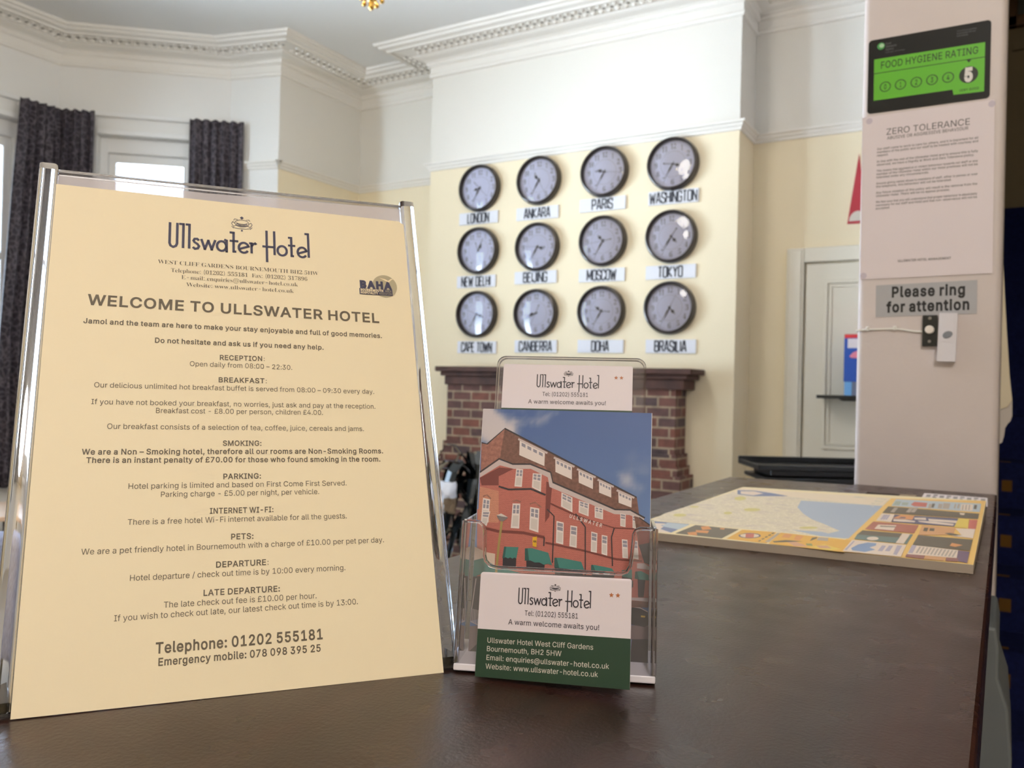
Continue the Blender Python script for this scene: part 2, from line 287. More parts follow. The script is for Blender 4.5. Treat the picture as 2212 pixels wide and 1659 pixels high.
p|212|26,-71 0,261 30,0 0,-30 3,0 4,6 6,7 7,7 10,6 12,5 17,1 22,-3 19,-9 17,-14 12,-20 8,-24 2,-28 -2,-28 -8,-24 -12,-19 -16,-15 -20,-9 -22,-3 -16,1 -13,5 -10,6 -7,8 -6,7 -4,6 -2,0 0,-100;110,23 16,3 14,7 10,11 8,14 5,17 1,20 -1,19 -5,17 -8,14 -10,11 -14,7 -16,2 -16,-2 -13,-7 -11,-11 -8,-14 -4,-17 -2,-19 2,-20 5,-17 7,-15 11,-11 13,-6
q|212|186,-71 -31,0 0,100 -2,0 -4,-6 -6,-7 -7,-8 -10,-6 -12,-5 -16,-1 -23,3 -19,9 -16,15 -13,19 -7,24 -3,28 3,28 7,24 13,20 16,14 19,9 23,3 16,-1 12,-5 10,-6 8,-7 5,-7 4,-6 3,0 0,30 30,0;102,23 16,3 14,6 10,11 8,15 4,17 2,20 -2,19 -4,17 -8,14 -10,11 -14,7 -16,2 -16,-2 -14,-7 -10,-11 -8,-14 -4,-17 -2,-19 2,-20 4,-17 8,-14 11,-11 13,-7
r|130|26,0 0,190 30,0 0,-30 2,0 7,13 11,11 14,6 17,2 3,0 5,0 7,0 0,-31 -3,1 -4,0 -6,1 -6,0 -12,-2 -11,-4 -10,-6 -7,-9 -5,-11 -1,-13 0,-118
s|182|91,-4 -19,1 -16,5 -14,7 -11,10 -8,13 -5,15 29,6 6,-13 9,-10 13,-5 16,-2 17,2 14,6 9,9 3,11 -2,9 -5,8 -9,6 -12,4 -31,7 -23,8 -16,11 -9,15 -4,18 3,15 7,14 10,11 15,8 16,5 20,2 18,-1 15,-5 13,-7 9,-9 8,-12 5,-13 -28,-6 -5,10 -8,9 -11,6 -16,2 -16,-2 -13,-6 -8,-8 -3,-11 2,-10 6,-7 10,-6 14,-5 29,-6 22,-8 16,-11 9,-15 4,-18 -3,-16 -7,-13 -11,-12 -15,-9 -18,-5
t|114|102,190 0,-26 -99,0 0,26;32,236 31,0 0,-187 1,-11 4,-7 7,-5 10,-1 3,0 5,1 4,0 4,1 6,-26 -5,-1 -6,-1 -6,-1 -6,0 -22,3 -16,10 -10,15 -4,20
u|205|91,-3 -18,2 -16,6 -13,10 -9,14 -7,18 -2,22 0,121 31,0 0,-118 3,-20 8,-15 14,-9 18,-3 13,2 12,4 9,7 8,10 4,13 2,15 0,114 31,0 0,-190 -30,0 0,46 5,0 -11,-23 -14,-15 -18,-8
v|195|81,0 -72,190 33,0 41,-112 5,-18 5,-17 5,-16 5,-17 -11,0 5,17 4,16 5,17 6,18 40,112 34,0 -73,-190
w|284|69,0 -58,190 33,0 23,-83 5,-18 5,-21 5,-22 6,-25 -6,0 6,24 5,22 5,21 5,19 23,83 32,0 23,-83 5,-19 5,-20 5,-23 5,-24 -5,0 5,24 5,23 6,20 5,19 23,83 32,0 -57,-190 -31,0 -25,86 -7,26 -3,14 -4,14 -7,29 7,0 -7,-29 -3,-14 -4,-14 -3,-13 -4,-13 -25,-86
x|189|10,0 76,109 0,-23 -72,104 36,0 24,-37 8,-14 8,-12 7,-12 7,-12 -16,0 7,12 6,12 7,12 9,14 24,37 35,0 -72,-106 0,23 75,-107 -36,0 -28,43 -8,13 -7,12 -7,12 -7,11 16,0 -7,-11 -6,-12 -7,-12 -8,-13 -28,-43
y|195|24,-69 7,26 5,-1 8,-1 8,1 7,2 6,5 6,8 4,11 6,17 -72,191 33,0 41,-112 5,-18 5,-17 5,-16 5,-17 -11,0 5,17 4,16 5,17 6,18 41,112 33,0 -84,-219 -6,-14 -8,-11 -8,-8 -10,-6 -12,-3 -12,-2 -7,1 -7,0 -5,2
z|190|21,0 0,23 106,137 0,1 -103,0 0,29 142,0 0,-25 -103,-135 0,-2 106,0 0,-28
0|227|113,-3 -26,3 -22,12 -18,19 -13,26 -5,20 -4,24 -1,26 1,26 4,24 6,20 13,26 17,19 22,12 26,4 26,-4 22,-12 18,-19 13,-26 6,-20 3,-24 2,-26 -2,-26 -3,-24 -6,-20 -13,-26 -17,-19 -22,-12;113,25 18,3 14,9 12,15 8,20 5,25 2,30 -2,30 -5,25 -8,21 -12,15 -14,9 -18,3 -17,-3 -14,-9 -12,-15 -8,-21 -6,-25 -1,-30 1,-30 6,-25 8,-20 12,-15 14,-9
1|227|38,0 0,27 157,0 0,-27;138,254 0,-254 -32,0 0,224 -1,0 -62,-45 0,34 56,41
2|227|32,0 0,24 85,90 13,15 11,12 8,12 6,10 4,11 1,12 -1,12 -5,11 -8,9 -9,6 -12,4 -13,2 -14,-2 -12,-4 -9,-8 -8,-9 -4,-12 -1,-14 -31,0 2,21 8,19 12,16 17,11 19,7 21,3 22,-3 19,-7 16,-11 12,-14 7,-18 3,-19 -2,-14 -4,-13 -6,-14 -11,-16 -15,-18 -20,-21 -57,-60 0,-2 119,0 0,-28
3|227|109,-3 -22,2 -21,6 -17,10 -14,14 -9,17 -4,20 33,0 2,-12 6,-10 9,-9 11,-5 12,-4 14,-1 15,1 14,4 11,7 8,9 6,12 2,14 -2,14 -5,12 -8,11 -13,8 -16,5 -20,2 -23,0 0,26 66,74 0,2 -109,0 0,28 151,0 0,-24 -80,-91 0,5 26,0 22,-6 18,-11 13,-16 9,-18 2,-21 -2,-21 -9,-18 -13,-15 -18,-12 -21,-7
4|227|20,53 0,26 103,175 32,0 -101,-171 0,-2 153,0 0,-28;141,0 0,61 0,12 0,86 30,0 0,-159
5|227|111,-3 -22,2 -19,7 -16,10 -13,14 -8,17 -3,18 31,0 3,-11 5,-10 8,-8 10,-6 11,-4 13,-1 14,2 13,5 11,9 8,11 5,14 2,15 -2,16 -5,14 -9,11 -11,9 -13,6 -15,1 -13,-1 -12,-3 -11,-5 -9,-6 -30,3 14,128 135,0 0,-28 -108,0 -8,-75 1,0 9,6 12,5 12,4 14,1 16,-2 16,-5 14,-7 11,-10 10,-13 7,-14 5,-17 1,-17 -2,-24 -9,-20 -13,-17 -17,-13 -20,-9
6|227|113,-3 -22,2 -20,8 -16,13 -13,17 -8,21 -2,23 2,19 6,19 11,23 18,28 57,84 35,0 -86,-123 -2,0 4,6 6,7 7,5 8,4 9,3 10,1 22,-2 19,-8 15,-11 12,-16 7,-19 2,-22 -2,-23 -8,-20 -13,-16 -16,-13 -20,-8;113,24 14,2 12,5 10,9 8,11 5,13 2,15 -2,15 -5,13 -8,11 -10,8 -12,5 -14,2 -14,-2 -12,-5 -10,-8 -8,-11 -5,-13 -2,-15 2,-15 5,-13 8,-11 10,-9 12,-5
7|227|48,0 114,224 0,2 -131,0 0,28 164,0 0,-30 -113,-224
8|227|113,-3 -24,2 -21,7 -18,11 -13,14 -8,17 -3,20 2,15 5,15 7,12 11,11 12,7 13,4 0,1 -17,8 -13,13 -8,17 -3,19 3,19 7,16 12,14 16,10 19,7 21,2 21,-2 19,-7 16,-10 12,-14 7,-16 3,-19 -3,-19 -8,-17 -13,-13 -17,-8 0,-1 14,-4 12,-7 10,-11 8,-12 5,-15 1,-15 -2,-20 -9,-17 -13,-14 -18,-11 -21,-7;113,25 16,1 13,4 11,7 8,9 6,11 1,12 -1,14 -6,11 -8,10 -12,7 -13,5 -15,2 -15,-2 -13,-5 -12,-7 -8,-10 -6,-11 -1,-14 1,-12 5,-11 9,-9 11,-7 13,-4;113,145 13,1 11,4 9,7 8,8 4,11 2,12 -2,12 -4,10 -7,8 -9,7 -12,4 -13,1 -13,-1 -11,-4 -10,-7 -7,-8 -4,-10 -2,-12 2,-12 4,-11 7,-8 10,-7 11,-4
9|227|113,258 22,-3 20,-8 16,-13 13,-17 8,-20 2,-24 -2,-18 -6,-20 -11,-23 -17,-28 -58,-84 -35,0 86,124 3,0 -5,-7 -5,-6 -7,-6 -9,-4 -9,-3 -10,-1 -22,3 -18,7 -16,12 -12,15 -7,20 -2,22 2,22 8,20 13,17 16,12 20,8;113,230 -14,-2 -12,-5 -10,-8 -8,-11 -5,-13 -1,-15 1,-15 5,-13 8,-11 10,-8 12,-6 14,-1 14,1 12,6 10,8 8,10 5,13 2,15 -2,15 -5,14 -7,11 -11,8 -12,5
 |94|
.|94|48,-2 -9,1 -8,5 -5,8 -1,8 1,9 5,8 8,5 9,1 8,-1 8,-5 5,-8 2,-9 -2,-8 -5,-8 -8,-5
,|94|19,-60 15,96 34,0 -26,-96
:|94|48,-2 -9,1 -8,5 -5,8 -1,8 1,9 5,8 8,5 9,1 8,-1 8,-5 5,-8 2,-9 -2,-8 -5,-8 -8,-5;48,135 -9,2 -8,5 -5,7 -1,9 1,9 5,7 8,5 9,2 8,-2 8,-5 5,-7 2,-9 -2,-9 -5,-7 -8,-5
;|94|19,-60 15,96 34,0 -26,-96;52,135 -9,2 -7,5 -5,7 -2,9 2,9 5,7 7,5 9,2 9,-2 7,-5 5,-7 2,-9 -2,-9 -5,-7 -7,-5
-|227|168,122 0,-28 -111,0 0,28
–|175|175,122 0,-28 -175,0 0,28
/|125|117,266 -81,-304 -29,0 82,304
(|137|45,103 1,29 4,30 5,20 5,20 6,19 10,26 12,23 30,0 -12,-28 -11,-28 -8,-29 -6,-28 -4,-28 -1,-26 1,-23 3,-23 6,-24 8,-25 7,-18 8,-18 9,-20 -30,0 -13,25 -11,25 -8,25 -7,26 -3,25
)|137|19,-48 9,20 8,19 7,18 8,25 6,24 3,23 1,22 -1,26 -4,28 -6,28 -9,29 -10,28 -12,28 29,0 12,-23 11,-26 6,-19 5,-20 4,-20 5,-30 1,-29 -1,-25 -4,-26 -6,-25 -9,-26 -11,-25 -13,-24
@|338|178,-68 -25,2 -22,3 -20,6 -27,13 -23,18 -18,22 -12,27 -6,21 -4,22 -1,24 1,23 4,22 6,20 13,27 17,22 23,18 26,13 20,6 21,4 23,1 23,-1 20,-4 19,-6 25,-14 20,-17 16,-21 11,-24 7,-25 3,-26 -1,-19 -1,-18 -4,-17 -5,-16 -7,-13 -11,-11 -13,-6 -18,-3 -10,1 -10,2 -9,4 -9,6 -6,7 -3,9 -1,0 -6,-10 -10,-9 -13,-7 -18,-2 -21,3 -17,9 -13,13 -10,17 -6,21 -2,22 3,22 6,19 11,17 15,12 17,8 19,3 15,-2 12,-4 10,-7 6,-6 2,0 0,14 27,0 0,-112 1,-10 4,-8 7,-6 10,-1 11,2 8,6 6,10 4,16 2,19 1,25 -2,21 -6,21 -9,20 -13,17 -16,14 -20,11 -24,7 -27,2 -28,-2 -25,-7 -21,-11 -18,-15 -14,-19 -11,-23 -6,-26 -2,-29 2,-30 6,-26 11,-23 14,-18 19,-15 22,-11 26,-6 30,-3 13,1 14,2 12,3 11,3 9,2 7,3 7,-24 -9,-4 -11,-3 -13,-3 -14,-2 -14,-2;165,32 15,2 11,5 9,8 6,12 4,15 1,18 -1,19 -4,13 -7,10 -9,7 -11,4 -14,1 -13,-2 -11,-5 -8,-9 -7,-11 -4,-12 -1,-15 1,-15 3,-14 6,-13 8,-9 12,-6
£|212|18,20 0,8 13,2 9,7 5,11 1,14 -3,117 1,22 7,19 11,15 16,13 19,7 23,3 18,-2 17,-6 14,-10 12,-13 8,-16 5,-18 -30,-5 -5,17 -9,13 -13,9 -17,2 -15,-1 -12,-5 -9,-8 -7,-10 -3,-12 -1,-13 4,-116 -1,-11 -3,-9 -5,-7 -7,-5 -7,-4 -8,-4 -8,-2 -7,-1 -7,0;18,0 0,28 133,0 6,1 5,3 2,4 1,7 0,10 29,0 0,-8 -3,-19 -8,-15 -13,-8 -20,-3;18,114 0,26 138,0 0,-26
!|98|34,80 -2,174 34,0 -2,-174;49,-2 -9,1 -7,5 -5,8 -2,8 2,9 5,8 7,5 9,1 9,-1 7,-5 5,-8 2,-9 -2,-8 -5,-8 -7,-5
&|224|98,-3 -23,2 -20,7 -16,11 -12,14 -7,17 -3,19 2,15 5,13 8,11 10,11 13,11 15,11 38,29 5,4 5,4 5,5 4,6 3,7 1,8 -2,12 -6,9 -10,5 -12,2 -9,-1 -8,-2 -7,-5 -4,-6 -4,-8 -1,-9 1,-9 4,-8 5,-9 6,-9 8,-11 10,-11 117,-142 -37,0 -96,116 -25,30 -10,13 -7,13 -5,13 -1,14 2,16 5,14 10,12 12,8 15,6 18,2 18,-2 15,-6 12,-8 9,-11 6,-13 2,-15 -1,-11 -3,-10 -6,-10 -6,-9 -9,-8 -9,-8 -51,-37 -13,-11 -9,-11 -5,-10 -2,-11 2,-12 5,-10 7,-9 10,-6 11,-4 13,-2 15,2 15,5 13,7 12,11 9,13 8,15 5,17 1,19 30,0 -2,-22 -4,-18 -6,-15 -7,-11 -6,-8 -6,-7 -7,-8 -13,-11 -17,-9 -19,-5
'|103|39,159 -4,95 33,0 -4,-95"""
SERIF_OUTLINES = """0|188|94,-3 -27,4 -22,11 -15,19 -11,24 -4,20 -3,22 -1,24 1,23 3,22 4,19 11,25 15,18 22,11 27,4 27,-4 21,-11 15,-18 11,-25 5,-19 2,-22 1,-24 -1,-24 -2,-21 -5,-20 -11,-24 -16,-19 -21,-11;94,18 16,7 9,20 3,21 2,25 0,29 0,30 -2,25 -3,20 -9,20 -16,6 -15,-6 -9,-20 -4,-20 -2,-25 -1,-30 1,-29 2,-25 4,-21 9,-20
1|188|33,0 0,18 27,0 8,1 5,3 3,7 1,11 0,168 -12,-14 -11,-11 -10,-8 -10,-2 -8,2 -6,5 -4,8 -2,10 11,3 12,5 13,7 16,11 23,17 38,0 0,-201 1,-10 2,-6 5,-5 9,-1 27,0 0,-18
2|188|12,0 0,35 49,50 19,20 13,18 10,15 6,15 3,16 1,17 -2,16 -5,12 -8,6 -11,3 -15,-4 -9,-11 -5,-18 -2,-25 -17,1 -14,6 -9,10 -3,16 2,11 6,11 11,10 14,7 18,5 23,1 33,-4 24,-11 15,-17 5,-24 -1,-11 -3,-11 -6,-12 -8,-13 -12,-14 -15,-16 -19,-19 -23,-22 -33,-32 78,0 10,1 8,5 6,7 4,10 2,11 20,0 -1,-71
3|188|82,-3 -23,1 -19,4 -13,7 -10,8 -6,10 -2,10 3,11 6,8 9,5 11,2 3,-19 8,-13 14,-8 16,-3 11,1 10,4 8,5 7,10 4,12 2,18 -4,17 -10,14 -16,9 -22,3 -21,0 0,21 22,0 19,4 13,10 8,16 2,20 -1,16 -6,12 -8,8 -12,3 -11,-2 -8,-6 -5,-9 -3,-10 -2,-13 0,-12 -19,1 -13,6 -9,9 -3,13 5,17 14,14 23,9 32,3 32,-3 25,-11 16,-17 5,-24 -4,-20 -11,-17 -16,-14 -21,-9 14,-3 14,-6 12,-8 11,-10 7,-14 2,-18 -2,-19 -5,-15 -9,-13 -12,-10 -14,-7 -15,-5 -16,-2
4|188|60,0 0,18 10,0 10,1 9,3 6,7 2,13 0,20 -93,0 0,21 96,157 46,0 0,-155 35,0 0,-23 -35,0 0,-20 2,-13 6,-7 9,-3 11,-1 4,0 0,-18;28,85 69,0 0,58 1,16 0,16 1,17 1,16 -2,-5 -3,-6 -4,-7 -4,-7 -8,-14 -3,-6 -3,-3
5|188|82,-3 -22,1 -18,5 -13,6 -9,9 -5,9 -2,10 2,11 6,7 8,4 11,1 1,-9 3,-9 4,-9 7,-7 10,-4 12,-2 11,1 10,4 8,7 7,10 4,14 2,18 -3,22 -9,15 -15,10 -19,3 -12,-1 -9,-1 -9,-2 -7,-2 -16,6 11,116 127,0 2,-61 -20,0 -2,11 -2,5 -3,4 -4,3 -7,1 -70,0 -5,-62 7,2 9,1 10,1 11,1 24,-2 21,-6 17,-10 18,-23 6,-31 -2,-20 -6,-17 -9,-13 -12,-10 -13,-8 -15,-5 -16,-3
6|188|98,-3 -23,3 -20,9 -17,15 -12,23 -6,18 -4,21 -1,25 2,27 4,25 7,22 11,20 13,16 17,12 19,8 23,2 19,-1 16,-4 11,-6 7,-8 5,-8 1,-10 -2,-10 -7,-8 -12,-6 -19,-2 -1,10 -1,10 -2,9 -4,8 -6,5 -8,1 -18,-5 -14,-18 -7,-17 -4,-22 -3,-26 8,4 10,4 13,3 16,1 27,-4 22,-14 13,-22 5,-29 -2,-23 -7,-19 -11,-17 -15,-12 -19,-8;99,19 12,3 9,10 5,17 2,25 -2,24 -6,16 -10,9 -13,4 -9,-2 -10,-4 -9,-5 -6,-6 2,-29 3,-23 6,-18 12,-16
7|188|55,0 90,203 -89,0 -13,-4 -6,-13 -2,-17 -20,0 1,71 161,0 0,-17 -93,-223
8|188|92,-3 -26,2 -20,6 -16,11 -11,13 -7,15 -2,17 3,20 11,16 15,13 20,11 -17,13 -13,14 -9,16 -2,18 2,15 5,15 10,12 15,10 20,7 26,2 31,-4 22,-13 14,-18 4,-24 -3,-18 -9,-14 -14,-11 -19,-11 26,-15 17,-15 9,-17 4,-20 -6,-28 -17,-21 -17,-10 -21,-5;101,141 11,8 7,9 5,12 1,15 -1,10 -3,8 -4,8 -6,7 -8,4 -9,2 -12,-3 -9,-8 -6,-12 -2,-15 2,-15 8,-12 11,-9;93,16 16,3 12,9 7,13 3,17 -3,15 -9,12 -15,11 -22,12 -11,-9 -8,-10 -6,-13 -2,-16 3,-18 8,-14 12,-9
9|188|76,-3 -18,1 -14,4 -10,7 -7,7 -5,9 -1,10 1,6 3,6 5,4 8,3 5,-14 9,-12 11,-8 15,-2 25,11 15,32 7,54 -8,-9 -11,-7 -13,-5 -15,-2 -27,5 -21,13 -14,22 -4,30 2,23 7,19 11,17 16,12 18,8 23,2 23,-3 20,-9 17,-15 13,-21 6,-18 3,-22 2,-25 -2,-26 -4,-26 -7,-22 -10,-20 -13,-17 -17,-12 -20,-8;92,117 11,1 9,5 8,7 5,9 -1,26 -3,21 -5,15 -11,15 -14,5 -13,-4 -10,-11 -6,-17 -2,-25 8,-36
A|218|-4,0 0,9 9,2 7,4 6,9 7,13 78,196 9,0 80,-190 7,-15 7,-11 6,-6 10,-2 0,-9 -107,0 0,9 20,4 7,10 -2,7 -4,11 -10,25 -74,0 -13,-31 -1,-2 0,-4 -1,-3 0,-2 6,-11 19,-4 2,0 0,-9;57,80 64,0 -33,80
B|221|8,0 0,9 14,2 9,5 5,10 1,15 0,143 0,13 -2,9 -4,6 -5,4 -8,3 -10,0 0,9 102,0 49,-6 29,-18 10,-29 -6,-24 -18,-17 -31,-10 37,-12 22,-20 7,-26 -6,-28 -17,-21 -18,-9 -23,-6 -26,-2;91,126 3,0 23,2 15,8 8,14 2,23 -2,19 -5,14 -11,8 -16,3 -9,-1 -5,-4 -2,-6 -1,-11;111,12 18,3 13,10 6,16 2,23 -3,24 -8,16 -16,9 -24,3 -8,0 0,-83 1,-10 3,-6 6,-4
C|234|128,-5 -21,1 -20,5 -18,9 -24,18 -17,24 -8,19 -5,21 -2,22 2,22 5,21 8,18 18,24 23,18 19,9 20,5 22,2 25,-3 29,-10 5,-2 5,0 10,3 6,12 8,0 0,-79 -8,0 -14,28 -18,21 -21,14 -24,5 -34,-12 -20,-37 -7,-60 7,-56 23,-34 37,-11 20,2 20,8 19,13 16,18 10,-9 -26,-27 -32,-17
D|248|10,0 0,9 13,2 8,4 5,8 1,14 0,150 -2,16 -5,10 -9,5 -14,1 0,9 104,0 37,-4 30,-9 25,-17 17,-22 11,-28 3,-34 -13,-63 -40,-38 -67,-13;111,12 29,6 20,19 8,20 6,26 1,32 -7,56 -21,34 -36,12 -10,-2 -6,-3 -3,-8 -1,-12 0,-156 1,-12 3,-7 6,-4
E|221|7,0 0,8 15,2 9,5 5,9 2,15 0,145 -2,18 -5,11 -9,5 -14,1 0,9 191,0 0,-68 -7,0 -8,26 -14,17 -22,9 -32,3 -10,0 -6,-1 -4,-2 -3,-4 -1,-5 -1,-9 0,-71 6,0 19,3 14,8 8,16 6,23 8,0 0,-114 -8,0 -3,18 -4,14 -7,9 -10,7 -12,3 -15,1 -2,0 0,-77 2,-11 3,-6 7,-2 12,-1 23,1 19,4 15,8 13,10 11,15 10,20 9,0 -14,-72
F|202|8,0 0,9 14,2 9,6 5,9 1,16 0,145 -1,15 -5,10 -9,5 -15,2 0,9 190,0 0,-68 -8,0 -5,18 -6,15 -10,10 -13,7 -18,4 -22,2 -9,-1 -6,0 -4,-2 -3,-2 -2,-5 0,-7 0,-75 4,0 19,2 14,9 9,15 5,23 9,0 0,-114 -9,0 -5,25 -9,16 -14,9 -20,3 -3,0 0,-72 1,-10 2,-9 4,-6 7,-3 10,-2 13,-1 0,-9
G|254|134,-5 -23,2 -21,5 -19,8 -24,18 -18,23 -9,19 -5,21 -1,24 1,22 5,20 9,19 17,24 24,18 18,8 19,5 22,2 27,-3 29,-10 4,-1 5,-1 5,1 4,2 3,5 4,7 9,0 0,-79 -9,0 -8,19 -11,16 -12,14 -14,10 -16,6 -15,3 -34,-12 -20,-36 -7,-60 2,-32 5,-27 10,-21 20,-21 28,-7 16,2 10,6 5,9 2,13 0,28 -1,13 -5,8 -11,4 -16,2 0,8 112,0 0,-8 -14,-2 -8,-4 -4,-8 -1,-13 0,-50 -29,-10 -30,-7
H|262|8,0 0,9 14,2 9,5 5,9 1,15 0,149 -1,14 -5,9 -9,5 -14,2 0,9 113,0 0,-9 -11,-1 -8,-2 -5,-3 -4,-5 -1,-8 -1,-11 0,-64 80,0 0,64 -1,11 -1,8 -3,5 -6,3 -8,2 -11,1 0,9 113,0 0,-9 -15,-2 -9,-5 -4,-9 -1,-14 0,-149 1,-14 5,-10 8,-5 15,-2 0,-9 -113,0 0,9 14,2 10,4 4,9 2,16 0,70 -80,0 0,-70 2,-15 4,-9 9,-5 15,-2 0,-9
I|130|7,0 0,9 14,2 10,5 5,8 2,14 0,155 -2,13 -4,8 -10,4 -15,1 0,9 115,0 0,-9 -15,-1 -9,-4 -5,-8 -2,-13 0,-154 1,-10 2,-7 3,-5 6,-4 8,-3 12,-1 0,-9
L|213|8,0 0,9 14,2 9,5 5,9 1,15 0,149 -1,15 -5,8 -9,5 -14,2 0,9 117,0 0,-9 -12,0 -9,-2 -6,-3 -4,-6 -2,-8 -1,-11 0,-148 0,-10 2,-7 2,-5 5,-3 7,-2 10,0 22,1 18,5 15,8 13,12 10,16 9,21 10,0 -13,-77
M|317|7,0 0,9 14,2 10,5 5,9 2,15 0,151 -1,10 -2,7 -3,5 -6,3 -8,2 -11,1 0,9 85,0 66,-157 67,157 84,0 0,-9 -14,-2 -9,-5 -4,-9 -2,-14 0,-146 1,-13 1,-9 4,-6 5,-3 7,-2 10,-1 0,-9 -110,0 0,9 10,1 8,2 6,4 3,6 2,8 0,12 0,157 -83,-199 -9,0 -82,194 0,-154 1,-16 6,-9 10,-5 15,-1 0,-9
N|247|201,-5 -148,180 0,-136 2,-15 4,-9 9,-4 15,-2 0,-9 -74,0 0,9 10,1 8,2 5,3 4,6 1,8 1,10 0,155 -14,16 -6,7 -4,1 -5,1 0,9 69,0 117,-144 0,105 0,10 -2,8 -3,5 -6,4 -8,2 -10,1 0,9 74,0 0,-9 -15,-2 -8,-5 -5,-9 -1,-15 0,-193
O|263|130,-5 -24,2 -22,7 -20,11 -17,14 -14,17 -11,21 -6,22 -2,25 2,24 6,23 11,20 14,18 18,14 20,11 23,7 25,2 24,-2 22,-7 19,-11 18,-14 14,-17 10,-20 7,-23 2,-25 -2,-25 -7,-22 -10,-21 -15,-17 -17,-14 -21,-11 -22,-7;132,6 32,12 19,36 7,60 -2,32 -5,27 -9,21 -19,21 -25,7 -32,-12 -19,-36 -6,-60 1,-33 6,-26 9,-21 19,-21
R|236|8,0 0,9 14,2 9,5 5,9 1,15 0,149 -1,14 -5,9 -9,5 -14,2 0,9 100,0 31,-2 25,-5 20,-8 18,-19 7,-27 -6,-24 -17,-19 -29,-12 59,-87 5,-7 5,-5 6,-3 7,-1 1,0 0,-9 -71,0 -68,106 -10,0 0,-66 2,-15 4,-9 9,-5 15,-2 0,-9;91,117 11,0 22,3 16,9 9,16 3,23 -5,26 -13,16 -22,6 -11,-2 -6,-3 -3,-7 -1,-11
S|195|21,-5 0,84 10,0 10,-32 15,-22 19,-13 23,-5 17,3 13,8 9,12 2,15 -6,20 -21,15 -31,15 -25,15 -18,16 -10,18 -3,22 2,19 7,16 10,14 14,10 16,6 18,2 11,-1 12,-1 12,-3 14,-4 5,-1 2,-1 2,0 7,3 3,8 10,0 0,-73 -9,0 -6,17 -8,15 -11,13 -12,9 -13,6 -14,2 -15,-2 -12,-7 -8,-10 -2,-13 2,-12 7,-10 10,-8 15,-9 33,-15 18,-9 14,-10 10,-11 6,-12 3,-13 2,-15 -3,-20 -8,-17 -12,-14 -17,-11 -20,-7 -24,-2 -8,0 -9,1 -8,2 -8,2 -8,3 -6,2 -4,1 -3,0 -4,-1 -3,-1 -3,-4 -1,-5
T|212|46,0 0,9 15,1 10,5 5,10 2,15 0,177 -3,0 -24,-4 -18,-11 -13,-19 -6,-24 -9,0 0,69 200,0 0,-70 -8,0 -10,33 -21,19 -32,7 -2,0 0,-177 1,-15 5,-10 10,-5 16,-1 0,-9
U|246|124,-6 -28,2 -22,7 -17,11 -11,16 -7,22 -2,26 0,111 -2,14 -5,9 -8,5 -15,2 0,9 113,0 0,-9 -11,-1 -8,-2 -5,-3 -3,-5 -2,-8 -1,-11 0,-119 3,-26 9,-18 14,-11 21,-4 33,8 20,23 6,38 0,109 -1,14 -5,9 -10,5 -16,2 0,9 73,0 0,-9 -13,-3 -8,-5 -3,-9 -2,-13 0,-98 -2,-32 -7,-25 -12,-18 -17,-12 -22,-8
W|306|85,-5 -69,201 -4,11 -4,7 -7,4 -9,1 0,9 98,0 0,-9 -9,-1 -6,-2 -4,-4 -1,-7 1,-8 3,-11 37,-109 39,99 -7,23 -4,10 -5,6 -8,3 -11,1 0,9 105,0 0,-9 -18,-3 -6,-10 1,-5 2,-8 38,-110 33,102 3,10 1,8 -1,8 -4,4 -7,3 -10,1 0,9 60,0 0,-9 -9,-3 -6,-5 -5,-9 -5,-12 -64,-195 -9,0 -56,159 -63,-159
a|172|127,-5 -19,6 -8,16 -24,-16 -28,-5 -16,2 -12,8 -7,11 -3,15 5,20 17,16 17,9 22,9 28,9 0,26 -1,12 -5,8 -8,5 -11,2 -16,-3 -6,-8 1,-3 4,-6 3,-6 1,-6 -1,-9 -5,-6 -7,-4 -9,-2 -10,2 -7,5 -4,7 -2,9 3,11 6,10 9,8 13,7 16,4 18,1 31,-3 20,-10 11,-17 3,-24 0,-74 1,-7 0,-4 2,-2 3,-1 4,1 4,3 5,-7 -18,-14;76,17 5,1 6,2 6,5 6,7 0,53 -30,-16 -10,-27 4,-19
b|180|21,-6 0,200 0,13 -3,7 -5,4 -9,2 0,8 65,0 0,-89 19,15 22,5 17,-2 15,-8 12,-11 9,-15 6,-19 2,-21 -2,-24 -8,-21 -11,-18 -15,-14 -18,-8 -21,-3 -22,5 -22,14 -25,-20;91,7 15,4 10,14 5,22 2,33 -2,27 -5,18 -10,11 -14,4 -7,-1 -7,-4 -6,-6 -3,-8 0,-87 6,-20
c|147|78,-5 -18,3 -17,7 -14,13 -10,16 -7,19 -2,22 2,23 8,20 12,17 16,13 19,9 20,3 22,-3 16,-8 10,-12 4,-14 -2,-9 -4,-6 -6,-5 -9,-1 -15,6 -5,17 0,3 0,3 1,2 0,3 -4,9 -10,3 -16,-6 -10,-18 -3,-30 3,-33 10,-23 14,-14 19,-5 17,4 17,13 6,-6 -18,-19 -21,-12
d|185|70,-5 -17,3 -14,7 -12,12 -10,16 -5,19 -2,22 2,24 6,21 10,17 13,13 15,8 17,2 21,-5 17,-14 0,60 -1,9 -4,6 -7,3 -11,2 0,8 72,0 0,-190 0,-11 2,-7 5,-4 10,-2 0,-9 -20,-1 -21,-3 -25,-6 0,24 -17,-18;86,14 7,2 8,5 6,7 4,10 0,83 -2,8 -6,6 -7,4 -9,1 -13,-4 -9,-11 -5,-20 -1,-28 1,-28 5,-20 8,-11
e|150|77,-5 -18,3 -17,7 -13,13 -11,16 -6,21 -2,24 2,22 7,19 11,16 13,13 17,8 19,2 25,-5 20,-14 13,-23 4,-30 0,-4 -83,0 5,-34 14,-21 23,-7 18,6 17,16 7,-7 -18,-23 -22,-13;58,96 43,0 0,11 -1,19 -3,13 -7,7 -9,2 -17,-11 -6,-35
